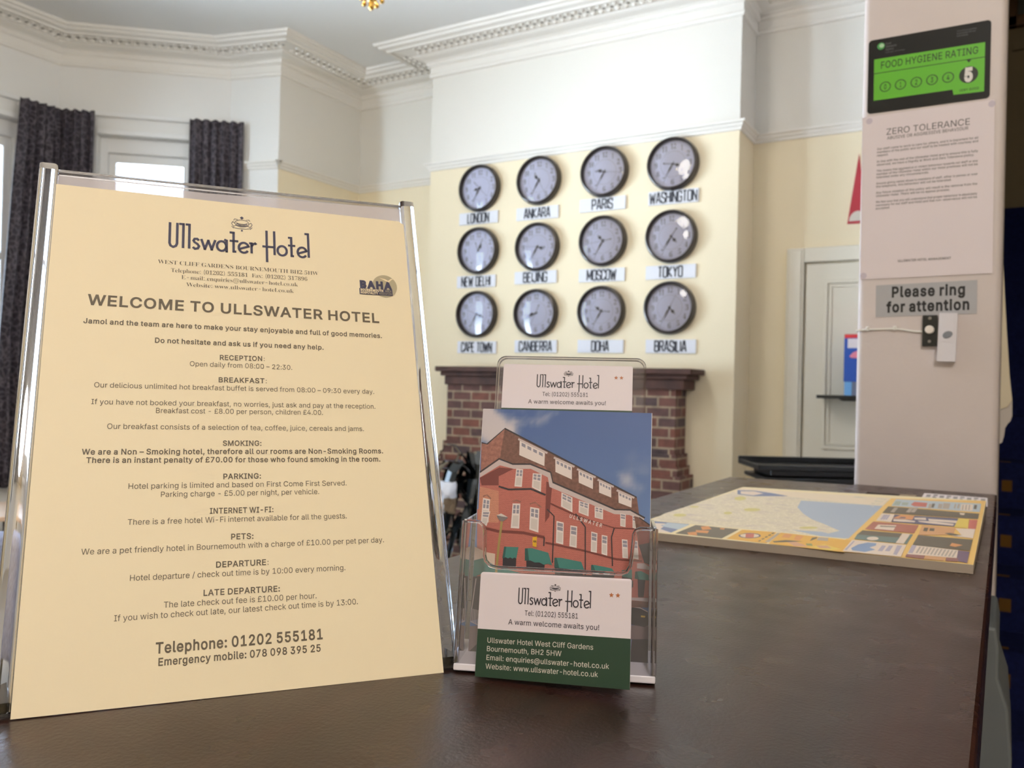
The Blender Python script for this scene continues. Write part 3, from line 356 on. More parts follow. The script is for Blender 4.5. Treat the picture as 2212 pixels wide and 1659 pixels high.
f|107|7,0 0,8 8,1 5,2 3,3 2,3 1,7 0,13 0,101 -18,0 0,17 18,0 0,22 4,23 12,18 20,11 25,3 19,-2 14,-7 9,-11 3,-12 -2,-10 -4,-7 -6,-4 -8,-1 -8,1 -6,4 -4,5 -2,7 1,7 3,8 1,1 1,2 1,2 0,1 -2,4 -7,2 -9,-2 -4,-5 -2,-8 -1,-12 0,-40 28,0 0,-17 -28,0 0,-105 1,-13 4,-7 8,-4 13,-1 0,-8
g|164|73,-70 -29,2 -20,7 -13,11 -4,13 7,14 20,10 -17,13 -5,15 2,12 7,10 12,9 18,9 -22,12 -13,17 -5,22 2,15 7,13 10,10 14,8 16,5 19,2 19,-2 19,-5 41,0 0,-18 -24,0 9,-15 3,-17 -2,-14 -6,-12 -9,-11 -12,-7 -15,-5 -16,-2 -4,0 -4,1 -3,0 -4,0 -8,-1 -7,-4 -4,-5 -2,-6 5,-9 16,-2 17,0 23,-2 18,-3 14,-5 8,-9 5,-11 2,-13 -6,-22 -16,-16 -16,-8 -22,-5;79,62 10,3 6,8 4,13 1,19 -1,20 -4,13 -6,8 -10,2 -10,-2 -7,-8 -4,-13 -1,-20 1,-19 4,-13 7,-8;80,-58 39,6 13,19 -2,8 -5,4 -9,3 -14,1 -54,0 -8,-9 -3,-10 2,-9 8,-7 14,-4
h|190|9,0 0,8 8,1 5,4 3,6 1,9 0,171 -1,9 -2,7 -5,3 -9,2 0,8 65,0 0,-95 21,20 27,6 24,-6 14,-18 5,-29 0,-78 1,-9 3,-6 5,-4 8,-1 0,-8 -81,0 0,8 2,0 11,5 4,15 0,80 -1,12 -2,9 -5,5 -9,2 -14,-5 -13,-13 0,-90 1,-9 2,-6 5,-4 8,-1 0,-8
i|99|50,181 -9,2 -9,5 -5,8 -2,10 2,10 5,8 9,6 9,2 10,-2 8,-6 6,-8 2,-10 -2,-10 -6,-8 -8,-5;9,0 0,8 9,2 5,3 2,6 1,9 0,98 -1,10 -2,6 -4,3 -9,2 0,8 64,0 0,-127 1,-9 2,-6 5,-3 8,-2 0,-8
k|179|9,0 0,8 8,2 6,3 2,6 1,9 0,171 0,10 -2,6 -5,3 -9,2 0,8 64,0 0,-144 39,40 7,8 2,7 -4,6 -14,2 -1,0 0,8 70,0 0,-8 -19,-5 -17,-12 -26,-26 62,-87 7,-7 8,-2 0,-8 -83,0 0,8 3,0 9,2 3,6 -1,4 -3,5 -35,49 -7,-7 0,-39 1,-9 2,-6 5,-3 8,-2 0,-8
l|100|9,0 0,8 9,2 5,3 2,6 1,9 0,171 0,9 -2,7 -5,3 -9,2 0,8 64,0 0,-200 1,-9 2,-6 5,-3 8,-2 0,-8
m|277|9,0 0,8 8,1 5,4 3,6 1,9 0,99 -1,9 -2,6 -5,4 -9,1 0,8 64,0 0,-23 21,20 25,7 27,-7 14,-21 22,21 27,7 24,-6 14,-18 5,-29 0,-78 1,-9 2,-6 5,-4 8,-1 0,-8 -79,0 0,8 8,1 4,4 3,6 1,9 0,80 -1,12 -2,9 -5,5 -8,2 -14,-5 -13,-12 0,-91 1,-9 2,-6 5,-4 8,-1 0,-8 -78,0 0,8 8,1 4,4 3,6 1,9 0,80 -1,12 -2,9 -5,5 -8,2 -15,-5 -12,-13 0,-90 1,-9 2,-6 5,-3 8,-2 0,-8
n|190|9,0 0,8 8,1 5,4 3,6 1,9 0,99 -1,9 -2,6 -5,4 -9,1 0,8 65,0 0,-21 21,19 27,6 24,-6 14,-18 5,-29 0,-78 1,-9 3,-6 5,-4 8,-1 0,-8 -81,0 0,8 2,0 11,5 4,15 0,80 -1,12 -2,9 -5,5 -9,2 -14,-5 -13,-13 0,-90 1,-9 2,-6 5,-4 8,-1 0,-8
o|168|84,-5 -21,3 -18,8 -15,12 -11,17 -7,20 -3,22 3,22 7,20 11,17 15,13 18,8 21,2 21,-2 18,-8 15,-13 11,-16 7,-20 2,-23 -2,-23 -7,-20 -11,-16 -15,-13 -18,-7;84,6 12,3 8,10 3,9 2,13 1,16 0,20 -2,37 -4,21 -8,11 -12,3 -12,-3 -8,-11 -4,-21 -2,-37 1,-20 1,-16 2,-13 2,-9 8,-10
p|186|9,-70 0,8 6,1 5,2 3,4 2,5 1,7 0,11 0,154 -1,12 -2,8 -5,3 -8,2 0,8 62,0 0,-24 18,21 25,8 17,-3 14,-8 12,-12 9,-16 6,-19 2,-22 -2,-23 -6,-21 -9,-17 -12,-13 -15,-8 -18,-3 -22,5 -17,16 0,-45 0,-12 2,-8 3,-6 4,-4 7,-2 9,0 0,-9;98,14 13,4 9,12 5,20 1,27 -1,27 -4,20 -8,11 -14,4 -14,-5 -11,-16 0,-84 10,-15
q|182|87,-70 0,9 13,1 7,3 4,6 1,9 0,56 -19,-14 -22,-5 -17,3 -15,7 -12,12 -9,15 -6,19 -2,21 3,24 7,21 11,18 16,13 18,9 20,3 22,-5 22,-14 25,19 6,0 0,-202 1,-9 2,-6 5,-3 9,-1 0,-9;89,15 8,1 7,4 5,6 3,8 0,87 -6,20 -16,6 -15,-4 -10,-12 -5,-22 -2,-31 2,-28 5,-20 10,-11
r|144|9,0 0,8 9,2 5,3 2,6 1,9 0,98 -1,10 -2,7 -5,3 -8,1 0,8 63,0 0,-29 9,14 12,11 11,6 12,2 12,-2 9,-5 5,-8 2,-11 -2,-9 -4,-7 -7,-4 -8,-2 -8,1 -5,3 -4,5 -4,5 -4,4 -5,1 -7,-2 -6,-7 -5,-11 -1,-14 0,-68 1,-10 3,-5 8,-3 12,-2 0,-8
s|144|76,-5 -15,2 -18,6 -3,1 -3,0 -7,-2 -4,-6 -8,0 0,57 9,0 6,-19 10,-15 13,-9 14,-3 11,2 8,4 5,7 2,9 -4,13 -14,10 -25,13 -15,9 -11,11 -6,12 -3,13 4,20 10,15 17,11 22,4 5,-1 7,-1 8,-2 8,-2 4,-1 2,0 1,-1 5,2 4,6 7,0 0,-49 -8,0 -7,16 -9,12 -11,7 -12,2 -10,-1 -7,-4 -4,-6 -2,-7 2,-8 4,-6 6,-5 9,-5 23,-11 15,-9 10,-10 6,-13 2,-16 -4,-21 -11,-17 -17,-11
t|114|62,-5 -18,3 -11,7 -7,13 -2,18 0,103 -14,0 0,11 19,18 15,17 12,14 8,13 8,0 0,-57 32,0 0,-16 -32,0 0,-98 1,-9 2,-7 3,-4 6,-1 11,4 8,13 8,-4 -12,-21 -17,-13
u|187|65,-5 -19,3 -13,11 -8,16 -2,23 0,76 -1,10 -2,7 -5,4 -9,2 0,8 65,0 0,-118 1,-8 3,-6 6,-4 7,-1 15,4 11,11 0,91 -1,11 -3,7 -5,4 -10,1 0,8 67,0 0,-120 1,-10 3,-6 5,-3 9,-1 0,-9 -20,-1 -22,-4 -24,-6 0,25 -9,-10 -12,-8 -13,-5
v|153|71,-5 -52,129 -4,9 -4,8 -5,4 -7,2 0,8 83,0 0,-8 -4,0 -10,-2 -4,-7 1,-2 0,-2 27,-73 26,65 2,6 1,4 -5,8 -14,3 0,8 50,0 0,-8 -8,-3 -5,-5 -4,-7 -5,-10 -50,-127
w|217|61,-5 -53,137 -2,6 -3,4 -4,3 -4,2 0,8 74,0 0,-8 -6,-1 -3,-1 -2,-3 -1,-4 0,-2 1,-3 1,-3 1,-4 23,-63 22,55 -5,15 -2,7 -3,4 -4,2 -7,1 0,8 78,0 0,-8 -11,-3 -3,-6 0,-2 0,-2 0,-1 1,-2 19,-60 23,57 2,5 0,5 0,4 -3,2 -5,2 -7,1 0,8 45,0 0,-8 -6,-1 -5,-4 -3,-6 -3,-7 -54,-134 -8,0 -33,103 -41,-103
x|160|2,0 0,7 15,8 14,13 30,40 -40,64 -9,10 -10,5 0,8 82,0 0,-8 -10,-2 -4,-5 1,-4 4,-6 17,-27 20,25 4,6 1,5 -1,4 -3,2 -4,1 -9,1 0,8 55,0 0,-7 -14,-7 -14,-14 -28,-35 47,-74 3,-4 2,-3 4,-2 5,-1 0,-8 -82,0 0,8 6,0 5,2 3,2 1,3 -2,6 -4,9 -18,27 -20,-26 -5,-8 -2,-6 4,-7 11,-3 2,0 0,-7
y|150|26,-70 -11,2 -10,6 -6,9 -2,11 1,8 4,7 7,6 9,1 8,-1 6,-4 4,-5 1,-8 0,-1 0,-2 0,-1 0,-2 1,-4 5,-1 6,3 8,9 4,7 4,8 3,9 2,11 -52,127 -3,7 -3,6 -2,3 -2,3 -4,2 -6,1 0,0 0,8 83,0 0,-8 -8,-1 -5,-1 -3,-3 -1,-5 0,-2 1,-2 1,-2 0,-3 27,-69 22,62 2,5 1,4 1,4 0,3 -1,5 -3,3 -6,1 -8,1 0,8 49,0 0,-8 -7,-2 -4,-5 -5,-8 -4,-11 -49,-133 -8,-21 -8,-15 -9,-11 -8,-6 -10,-4"""
def read_font(txt):
    font = {}
    for ln in txt.split('\n'):
        ch = ln[0]; adv, body = ln[2:].split('|')
        cs = []
        for c in body.split(';'):
            x = y = 0; pts = []
            for q in c.split():
                dx, dy = q.split(','); x += int(dx); y += int(dy); pts.append((float(x), float(y)))
            if len(pts) > 2: cs.append(pts)
        font[ch] = (int(adv), cs)
    return font
FONTS = {'sans': read_font(SANS_OUTLINES), 'serif': read_font(SERIF_OUTLINES)}
SUB = {'serif': 'sans'}
GLYPH = {}
def area(c): return .5*sum(c[i-1][0]*c[i][1]-c[i][0]*c[i-1][1] for i in range(len(c)))
def fill_outline(cs):
    """triangles inside closed loops (non-zero winding, so overlapping strokes stay filled)"""
    vs, es = [], []
    for c in cs:
        k = len(vs); n = len(c)
        vs += [Vector((x, y)) for x, y in c]; es += [(k+i, k+(i+1) % n) for i in range(n)]
    out_v, _, out_f, *_ = delaunay_2d_cdt(vs, es, [], 0, 1e-5)
    pts = [(v.x, v.y) for v in out_v]; tris = []
    for f in out_f:
        a, b, c = f[0], f[1], f[2]
        mx, my = (pts[a][0]+pts[b][0]+pts[c][0])/3, (pts[a][1]+pts[b][1]+pts[c][1])/3
        w = 0
        for cc in cs:
            for q in range(len(cc)):
                (x0, y0), (x1, y1) = cc[q-1], cc[q]
                if (y0 <= my) != (y1 <= my):
                    xi = x0+(my-y0)*(x1-x0)/(y1-y0)
                    if xi > mx: w += 1 if y1 > y0 else -1
        if w:
            q = (pts[b][0]-pts[a][0])*(pts[c][1]-pts[a][1])-(pts[b][1]-pts[a][1])*(pts[c][0]-pts[a][0])
            tris.append((a, b, c) if q > 0 else (a, c, b))
    return pts, tris
def glyph(font, ch, bold):
    key = (font, ch, bold)
    if key in GLYPH: return GLYPH[key]
    src = FONTS[font]
    if ch not in src: src = FONTS['sans']
    adv, cs = src.get(ch, (140, []))
    if cs and bold:
        sgn = 1 if area(max(cs, key=lambda c: abs(area(c)))) > 0 else -1
        new = []
        for c in cs:
            n = len(c); q = []
            for i in range(n):
                p0, p1, p2 = Vector(c[i-1]), Vector(c[i]), Vector(c[(i+1) % n])
                d1 = (p1-p0).normalized(); d2 = (p2-p1).normalized()
                n1 = Vector((d1.y, -d1.x)); n2 = Vector((d2.y, -d2.x))
                nn = n1+n2
                k = 1/max(.45, nn.length_squared/2)
                q.append(tuple(p1+nn*k*bold*sgn))
            new.append(q)
        cs = new; adv = adv+2*bold
    tris = []
    pts = []
    if cs:
        pts, tris = fill_outline(cs)
    GLYPH[key] = (adv, pts, tris)
    return GLYPH[key]
def text_width(txt, font='sans', bold=0): return sum(glyph(font, c, bold)[0] for c in txt)
def put_text(mb, txt, x0, y0, x1, y1, em=None, font='sans', bold=0, mi=0, z=0.0, T=None):
    """text whose ink runs from (x0,y0) to (x1,y1) along the baseline; em = letter height (else natural)"""
    w = text_width(txt, font, bold); L = math.hypot(x1-x0, y1-y0)
    sx = L/w; sy = em/(349 if font == 'sans' else 330) if em else sx
    ca, sa = (x1-x0)/L, (y1-y0)/L
    cx = 0
    for c in txt:
        adv, pts, tris = glyph(font, c, bold)
        k = len(mb.v)
        for px, py in pts:
            u, v = (cx+px+bold)*sx, py*sy
            p = Vector((x0+u*ca-v*sa, y0+u*sa+v*ca, z))
            mb.v.append(tuple(T @ p) if T else tuple(p))
        for a, b, d in tris: mb.f.append((k+a, k+b, k+d)); mb.mi.append(mi)
        cx += adv
def ribbon(mb, pts, w, z=0.0, mi=0, T=None, closed=False):
    """a pen stroke of width w; gentle bends are mitred, sharp corners butt squarely"""
    pts = [Vector((p[0], p[1])) for p in pts]
    if closed: pts = pts+[pts[0]]
    n = len(pts); dirs = [(pts[i+1]-pts[i]).normalized() for i in range(n-1)]
    def end(i, d, other, sg):
        nn = Vector((-d.y, d.x))*w/2
        if other is None: return pts[i]+nn, pts[i]-nn
        if d.dot(other) > .4:
            m_ = Vector((-d.y-other.y, d.x+other.x)); m_ = m_*(w/m_.length_squared)
            return pts[i]+m_, pts[i]-m_
        e = pts[i]+d*sg*w*.42
        return e+nn, e-nn
    for i, d in enumerate(dirs):
        pv = dirs[i-1] if i else (dirs[-1] if closed else None); nx = dirs[i+1] if i < n-2 else (dirs[0] if closed else None)
        a, b = end(i, d, pv, -1); c, e = end(i+1, d, nx, 1)
        q = [Vector((p.x, p.y, z)) for p in (a, b, e, c)]
        mb.face([T @ p for p in q] if T else q, mi)
def arc(cx, cy, rx, ry, a0, a1, n=12):
    return [(cx+rx*math.cos(R(a0+(a1-a0)*i/n)), cy+ry*math.sin(R(a0+(a1-a0)*i/n))) for i in range(n+1)]
def disc(mb, cx, cy, rx, ry, z=0, mi=0, n=28, T=None):
    q = [Vector((cx+rx*math.cos(2*PI*i/n), cy+ry*math.sin(2*PI*i/n), z)) for i in range(n)]
    mb.face([T @ p for p in q] if T else q, mi)

# the hotel's tall thin lettering, drawn as pen strokes (x 0..678, capital height 122)
HOTEL_STROKES = [
    [(4, 122), (4, 20), (9, 8), (21, 2), (33, 8), (38, 20), (38, 122)],
    [(46, 118), (66, 118), (66, 0)], [(76, 118), (94, 118), (94, 0)],
    [(139, 43), (131, 51), (119, 50), (114, 41), (119, 33), (132, 26), (140, 15), (134, 4), (121, 1), (111, 9)],
    [(150, 52), (167, 4), (183, 46), (199, 4), (216, 52)],
    arc(246, 25, 22, 24, 0, 360, 20), [(258, 58), (270, 54), (270, 0), (276, 0)],
    [(284, 97), (303, 97), (303, 2), (316, 2)], [(284, 55), (326, 55)],
    [(332, 18), (375, 33)]+arc(352, 25, 24, 25, 20, 325, 16),
    [(378, 50), (390, 50), (390, 0)], [(390, 34), (396, 46), (408, 51), (414, 46)],
    [(465, 122), (465, -38)], [(503, 122), (503, 0)], [(443, 40), (503, 40)],
    arc(541, 25, 23, 24, 0, 360, 20),
    [(572, 95), (588, 95), (588, 2), (600, 2)], [(571, 55), (608, 55)],
    [(622, 18), (664, 33)]+arc(642, 25, 23, 25, 20, 325, 16),
    [(657, 122), (675, 122), (675, 0)],
]
def hotel_logo(mb, x0, y0, w, h, pen, z=0.0, mi=0, slope=0.0):
    for st in HOTEL_STROKES:
        ribbon(mb, [(x0+p[0]*w/678, y0+p[1]*h/122+slope*p[0]*w/678) for p in st], pen, z, mi)
def crest(mb, cx, cy, w, h, pen, z=0.0, mi=0):
    S = lambda pts: ribbon(mb, [(cx+x*w, cy+y*h) for x, y in pts], pen, z, mi)
    S(arc(0, .02, .34, .24, 0, 360, 18)); S(arc(0, .12, .30, .2, 200, 340, 8)); S(arc(0, -.02, .28, .14, 200, 340, 8))
    S([(-.5, -.02), (-.40, -.22), (-.28, -.12)]); S([(.5, -.02), (.40, -.22), (.28, -.12)])
    S([(-.42, -.28), (-.2, -.34), (.2, -.34), (.42, -.28)]); S([(-.28, .04), (-.1, -.02), (.1, -.02), (.28, .04)]); S([(-.26, -.1), (0, -.14), (.26, -.1)]); S([(-.5, -.02), (-.44, .1), (-.36, .02)]); S([(.5, -.02), (.44, .1), (.36, .02)]); S([(-.5, -.2), (-.4, -.34)]); S([(.5, -.2), (.4, -.34)]); S([(0, .27), (0, .24)]); S([(-.40, .2), (-.34, .3), (-.2, .26)]); S([(.40, .2), (.34, .3), (.2, .26)])
    mb.face([(cx, cy+.5*h, z), (cx-.10*w, cy+.4*h, z), (cx, cy+.28*h, z), (cx+.10*w, cy+.4*h, z)], mi)
    disc(mb, cx, cy-.46*h, .05*w, .06*h, z, mi, 10)
def star(mb, cx, cy, r, z=0, mi=0):
    P = []
    for i in range(10):
        a = PI/2+PI*i/5; q = r if i % 2 == 0 else r*.45
        P.append((cx+q*math.cos(a), cy+q*math.sin(a)))
    k = len(mb.v); mb.v.append((cx, cy, z)); mb.v += [(x, y, z) for x, y in P]
    for i in range(10): mb.f.append((k, k+1+i, k+1+(i+1) % 10)); mb.mi.append(mi)

# square condensed capitals of the city plates (unit cell: width w, height 1)
BLOCK = {
 'A': (.52, [[(0, 0), (.2, 1), (.32, 1), (.52, 0)], [(.07, .3), (.45, .3)]]),
 'B': (.48, [[(0, 0), (0, 1), (.38, 1), (.46, .9), (.46, .6), (.38, .52), (0, .52)], [(.38, .52), (.48, .44), (.48, .1), (.4, 0), (0, 0)]]),
 'C': (.46, [[(.46, .7), (.46, .92), (.38, 1), (.08, 1), (0, .92), (0, .08), (.08, 0), (.38, 0), (.46, .08), (.46, .3)]]),
 'D': (.48, [[(0, 0), (0, 1), (.40, 1), (.48, .92), (.48, .08), (.40, 0), (0, 0)]]),
 'E': (.4, [[(.4, 1), (0, 1), (0, 0), (.4, 0)], [(0, .52), (.34, .52)]]),
 'G': (.48, [[(.46, .72), (.46, .92), (.38, 1), (.08, 1), (0, .92), (0, .08), (.08, 0), (.38, 0), (.48, .1), (.48, .46), (.26, .46)]]),
 'H': (.48, [[(0, 0), (0, 1)], [(.48, 0), (.48, 1)], [(0, .52), (.48, .52)]]),
 'I': (.02, [[(.01, 0), (.01, 1)]]),
 'J': (.38, [[(.38, 1), (.38, .08), (.3, 0), (.08, 0), (0, .08), (0, .28)]]),
 'K': (.5, [[(0, 0), (0, 1)], [(.46, 1), (.04, .48), (.5, 0)]]),
 'L': (.36, [[(0, 1), (0, 0), (.36, 0)]]),
 'M': (.64, [[(0, 0), (0, 1), (.32, .25), (.64, 1), (.64, 0)]]),
 'N': (.5, [[(0, 0), (0, 1), (.5, 0), (.5, 1)]]),
 'O': (.48, [[(.08, 0), (0, .08), (0, .92), (.08, 1), (.40, 1), (.48, .92), (.48, .08), (.40, 0), (.08, 0)]]),
 'P': (.46, [[(0, 0), (0, 1), (.38, 1), (.46, .92), (.46, .54), (.38, .46), (0, .46)]]),
 'R': (.48, [[(0, 0), (0, 1), (.38, 1), (.46, .92), (.46, .58), (.38, .5), (0, .5)], [(.28, .5), (.48, 0)]]),
 'S': (.46, [[(.46, .72), (.46, .92), (.38, 1), (.08, 1), (0, .92), (0, .62), (.06, .55), (.40, .45), (.46, .38), (.46, .08), (.38, 0), (.08, 0), (0, .08), (0, .28)]]),
 'T': (.46, [[(0, 1), (.46, 1)], [(.23, 1), (.23, 0)]]),
 'W': (.72, [[(0, 1), (.16, 0), (.36, .8), (.56, 0), (.72, 1)]]),
 'Y': (.5, [[(0, 1), (.25, .46), (.5, 1)], [(.25, .46), (.25, 0)]]),
 ' ': (.2, []),
}
def block_text(mb, txt, cx, y0, w, h, pen, z=0.0, mi=0):
    gap = .2; tot = sum(BLOCK[c][0] for c in txt)+gap*(len(txt)-1)
    s = w/tot; x = cx-w/2
    for c in txt:
        cw, sts = BLOCK[c]
        for st in sts: ribbon(mb, [(x+px*s, y0+py*h) for px, py in st], pen, z, mi)
        x += (cw+gap)*s

# ------------------------------------------------------------------ materials
WHITE_WALL = srgb(233, 230, 222); CREAM = srgb(241, 228, 198)
def wall_mat():
    m = mat('two_tone_wall_paint', WHITE_WALL, .75, bump=(60, .05))
    nt = m.node_tree; b = nt.nodes['Principled BSDF']
    g = nt.nodes.new('ShaderNodeNewGeometry'); sp = nt.nodes.new('ShaderNodeSeparateXYZ')
    gt = nt.nodes.new('ShaderNodeMath'); gt.operation = 'GREATER_THAN'; gt.inputs[1].default_value = EYE+1.44
    mx = nt.nodes.new('ShaderNodeMix'); mx.data_type = 'RGBA'
    mx.inputs[6].default_value = CREAM; mx.inputs[7].default_value = WHITE_WALL
    nt.links.new(g.outputs['Position'], sp.inputs[0]); nt.links.new(sp.outputs[2], gt.inputs[0])
    nt.links.new(gt.outputs[0], mx.inputs[0]); nt.links.new(mx.outputs[2], b.inputs['Base Color'])
    return m
M_WALL = wall_mat()
M_BAYWALL = mat('white_wall_paint', srgb(235, 234, 230), .7, bump=(60, .05))
M_CEIL = mat('white_ceiling_paint', srgb(236, 236, 234), .8, bump=(40, .04))
M_PLASTER = mat('white_plaster_moulding', srgb(238, 235, 228), .6)
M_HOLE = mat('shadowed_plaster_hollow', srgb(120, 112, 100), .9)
M_GLOSSWHITE = mat('white_gloss_paint', srgb(238, 238, 236), .35)
M_DOOR = mat('cream_white_door_paint', srgb(226, 221, 206), .4)
M_COLUMN = mat('off_white_partition_paint', srgb(214, 204, 204), .5, bump=(90, .06), vary=(9, .02))
M_CARPET = mat('beige_carpet', srgb(196, 188, 176), .95, bump=(300, .4), vary=(40, .15))  # unseen floor, coloured pale to bounce light onto the ceiling
M_STAIR = mat('navy_stair_carpet', srgb(28, 34, 76), .95, spec=.1, bump=(400, .3), vary=(60, .2))
M_GOLD = mat('gold_carpet_motif', srgb(112, 80, 36), .9, spec=.1)
M_STAIRWALL = mat('brown_stairwell_paint', srgb(150, 132, 98), .8)
M_BLACKPL = mat('black_plastic', srgb(22, 25, 26), .35)
M_BLACK = mat('black_ink', (.012, .012, .013, 1), .6)
M_PAPER = mat('white_paper', srgb(232, 224, 228), .6)
M_CARD = mat('white_card', srgb(232, 222, 230), .45)
M_BRASS = mat('polished_brass', srgb(205, 160, 80), .22, metal=1.0)
M_ACRYL = clear_mat('clear_acrylic_sheet', (.97, .965, .98, 1), veil=.05)
M_FILM = clear_mat('clear_laminate_film', (.95, .94, .96, 1), veil=.42, veil_col=(.92, .86, .9, 1), gloss_rough=.08)
M_ROD = solid_acrylic('solid_acrylic_edge')
M_FROST = mat('bright_acrylic_base', srgb(235, 230, 240), .12, coat=.6)
M_PANE = clear_mat('window_glass', (.97, .98, 1, 1), gloss_rough=.0, ior=1.5)
M_CLOCKGLASS = clear_mat('clock_glass', (1, 1, 1, 1), gloss_rough=.01, ior=1.5)

def wood_counter():
    m = mat('dark_varnished_counter', srgb(58, 36, 28), .22, coat=.0)
    nt = m.node_tree; b = nt.nodes['Principled BSDF']
    tc = nt.nodes.new('ShaderNodeTexCoord'); mp = nt.nodes.new('ShaderNodeMapping')
    mp.inputs['Scale'].default_value = (26, 1.6, 10); mp.inputs['Rotation'].default_value = (0, 0, R(6))
    n = nt.nodes.new('ShaderNodeTexNoise'); n.inputs['Scale'].default_value = 1.0; n.inputs['Detail'].default_value = 8; n.inputs['Distortion'].default_value = .5
    rp = nt.nodes.new('ShaderNodeValToRGB')
    rp.color_ramp.elements[0].position = .32; rp.color_ramp.elements[0].color = srgb(34, 17, 11)
    rp.color_ramp.elements[1].position = .72; rp.color_ramp.elements[1].color = srgb(56, 31, 22)
    n2 = nt.nodes.new('ShaderNodeTexNoise'); n2.inputs['Scale'].default_value = 420; n2.inputs['Detail'].default_value = 3
    n3 = nt.nodes.new('ShaderNodeTexNoise'); n3.inputs['Scale'].default_value = 28; n3.inputs['Detail'].default_value = 3
    ad = nt.nodes.new('ShaderNodeMath'); ad.operation = 'MULTIPLY_ADD'; ad.inputs[1].default_value = .35
    bp = nt.nodes.new('ShaderNodeBump'); bp.inputs['Strength'].default_value = .10; bp.inputs['Distance'].default_value = .002
    rr = nt.nodes.new('ShaderNodeMapRange'); rr.inputs[3].default_value = .2; rr.inputs[4].default_value = .38
    nt.links.new(tc.outputs['Object'], mp.inputs[0]); nt.links.new(mp.outputs[0], n.inputs['Vector'])
    nt.links.new(tc.outputs['Object'], n2.inputs['Vector']); nt.links.new(tc.outputs['Object'], n3.inputs['Vector'])
    nt.links.new(n.outputs['Fac'], rp.inputs[0]); nt.links.new(rp.outputs[0], b.inputs['Base Color'])
    nt.links.new(n3.outputs['Fac'], ad.inputs[0]); nt.links.new(n2.outputs['Fac'], ad.inputs[2])
    nt.links.new(ad.outputs[0], bp.inputs['Height']); nt.links.new(bp.outputs[0], b.inputs['Normal'])
    nt.links.new(n3.outputs['Fac'], rr.inputs[0]); nt.links.new(rr.outputs[0], b.inputs['Roughness'])
    return m
M_COUNTER = wood_counter()
M_COUNTEREDGE = mat('worn_brown_wood_edge', srgb(74, 46, 34), .5, vary=(30, .5))

def brick_mat():
    m = mat('red_brown_bricks', srgb(120, 60, 45), .8)
    nt = m.node_tree; b = nt.nodes['Principled BSDF']
    tc = nt.nodes.new('ShaderNodeTexCoord'); sp = nt.nodes.new('ShaderNodeSeparateXYZ'); cb = nt.nodes.new('ShaderNodeCombineXYZ')
    ad = nt.nodes.new('ShaderNodeMath'); ad.operation = 'ADD'
    nt.links.new(tc.outputs['Object'], sp.inputs[0]); nt.links.new(sp.outputs[0], ad.inputs[0]); nt.links.new(sp.outputs[1], ad.inputs[1])
    nt.links.new(ad.outputs[0], cb.inputs[0]); nt.links.new(sp.outputs[2], cb.inputs[1])
    bk = nt.nodes.new('ShaderNodeTexBrick')
    bk.inputs['Scale'].default_value = 1.0; bk.inputs['Brick Width'].default_value = .135; bk.inputs['Row Height'].default_value = .0555
    bk.inputs['Mortar Size'].default_value = .006; bk.inputs['Mortar Smooth'].default_value = .2; bk.inputs['Bias'].default_value = 0
    bk.inputs['Color1'].default_value = srgb(120, 74, 60); bk.inputs['Color2'].default_value = srgb(76, 64, 66); bk.inputs['Mortar'].default_value = srgb(158, 142, 120)
    n = nt.nodes.new('ShaderNodeTexNoise'); n.inputs['Scale'].default_value = 18; n.inputs['Detail'].default_value = 5
    mx = nt.nodes.new('ShaderNodeMix'); mx.data_type = 'RGBA'; mx.blend_type = 'MULTIPLY'; mx.inputs[0].default_value = .55
    rp = nt.nodes.new('ShaderNodeValToRGB'); rp.color_ramp.elements[0].color = (.35, .3, .3, 1); rp.color_ramp.elements[1].color = (1.1, 1, .95, 1)
    rp.color_ramp.elements[0].position = .3; rp.color_ramp.elements[1].position = .65
    bp = nt.nodes.new('ShaderNodeBump'); bp.inputs['Strength'].default_value = .6; bp.inputs['Distance'].default_value = .006; bp.invert = True
    nt.links.new(cb.outputs[0], bk.inputs['Vector']); nt.links.new(tc.outputs['Object'], n.inputs['Vector'])
    nt.links.new(n.outputs['Fac'], rp.inputs[0]); nt.links.new(bk.outputs['Color'], mx.inputs[6]); nt.links.new(rp.outputs[0], mx.inputs[7])
    nt.links.new(mx.outputs[2], b.inputs['Base Color']); nt.links.new(bk.outputs['Fac'], bp.inputs['Height']); nt.links.new(bp.outputs[0], b.inputs['Normal'])
    return m
M_BRICK = brick_mat()

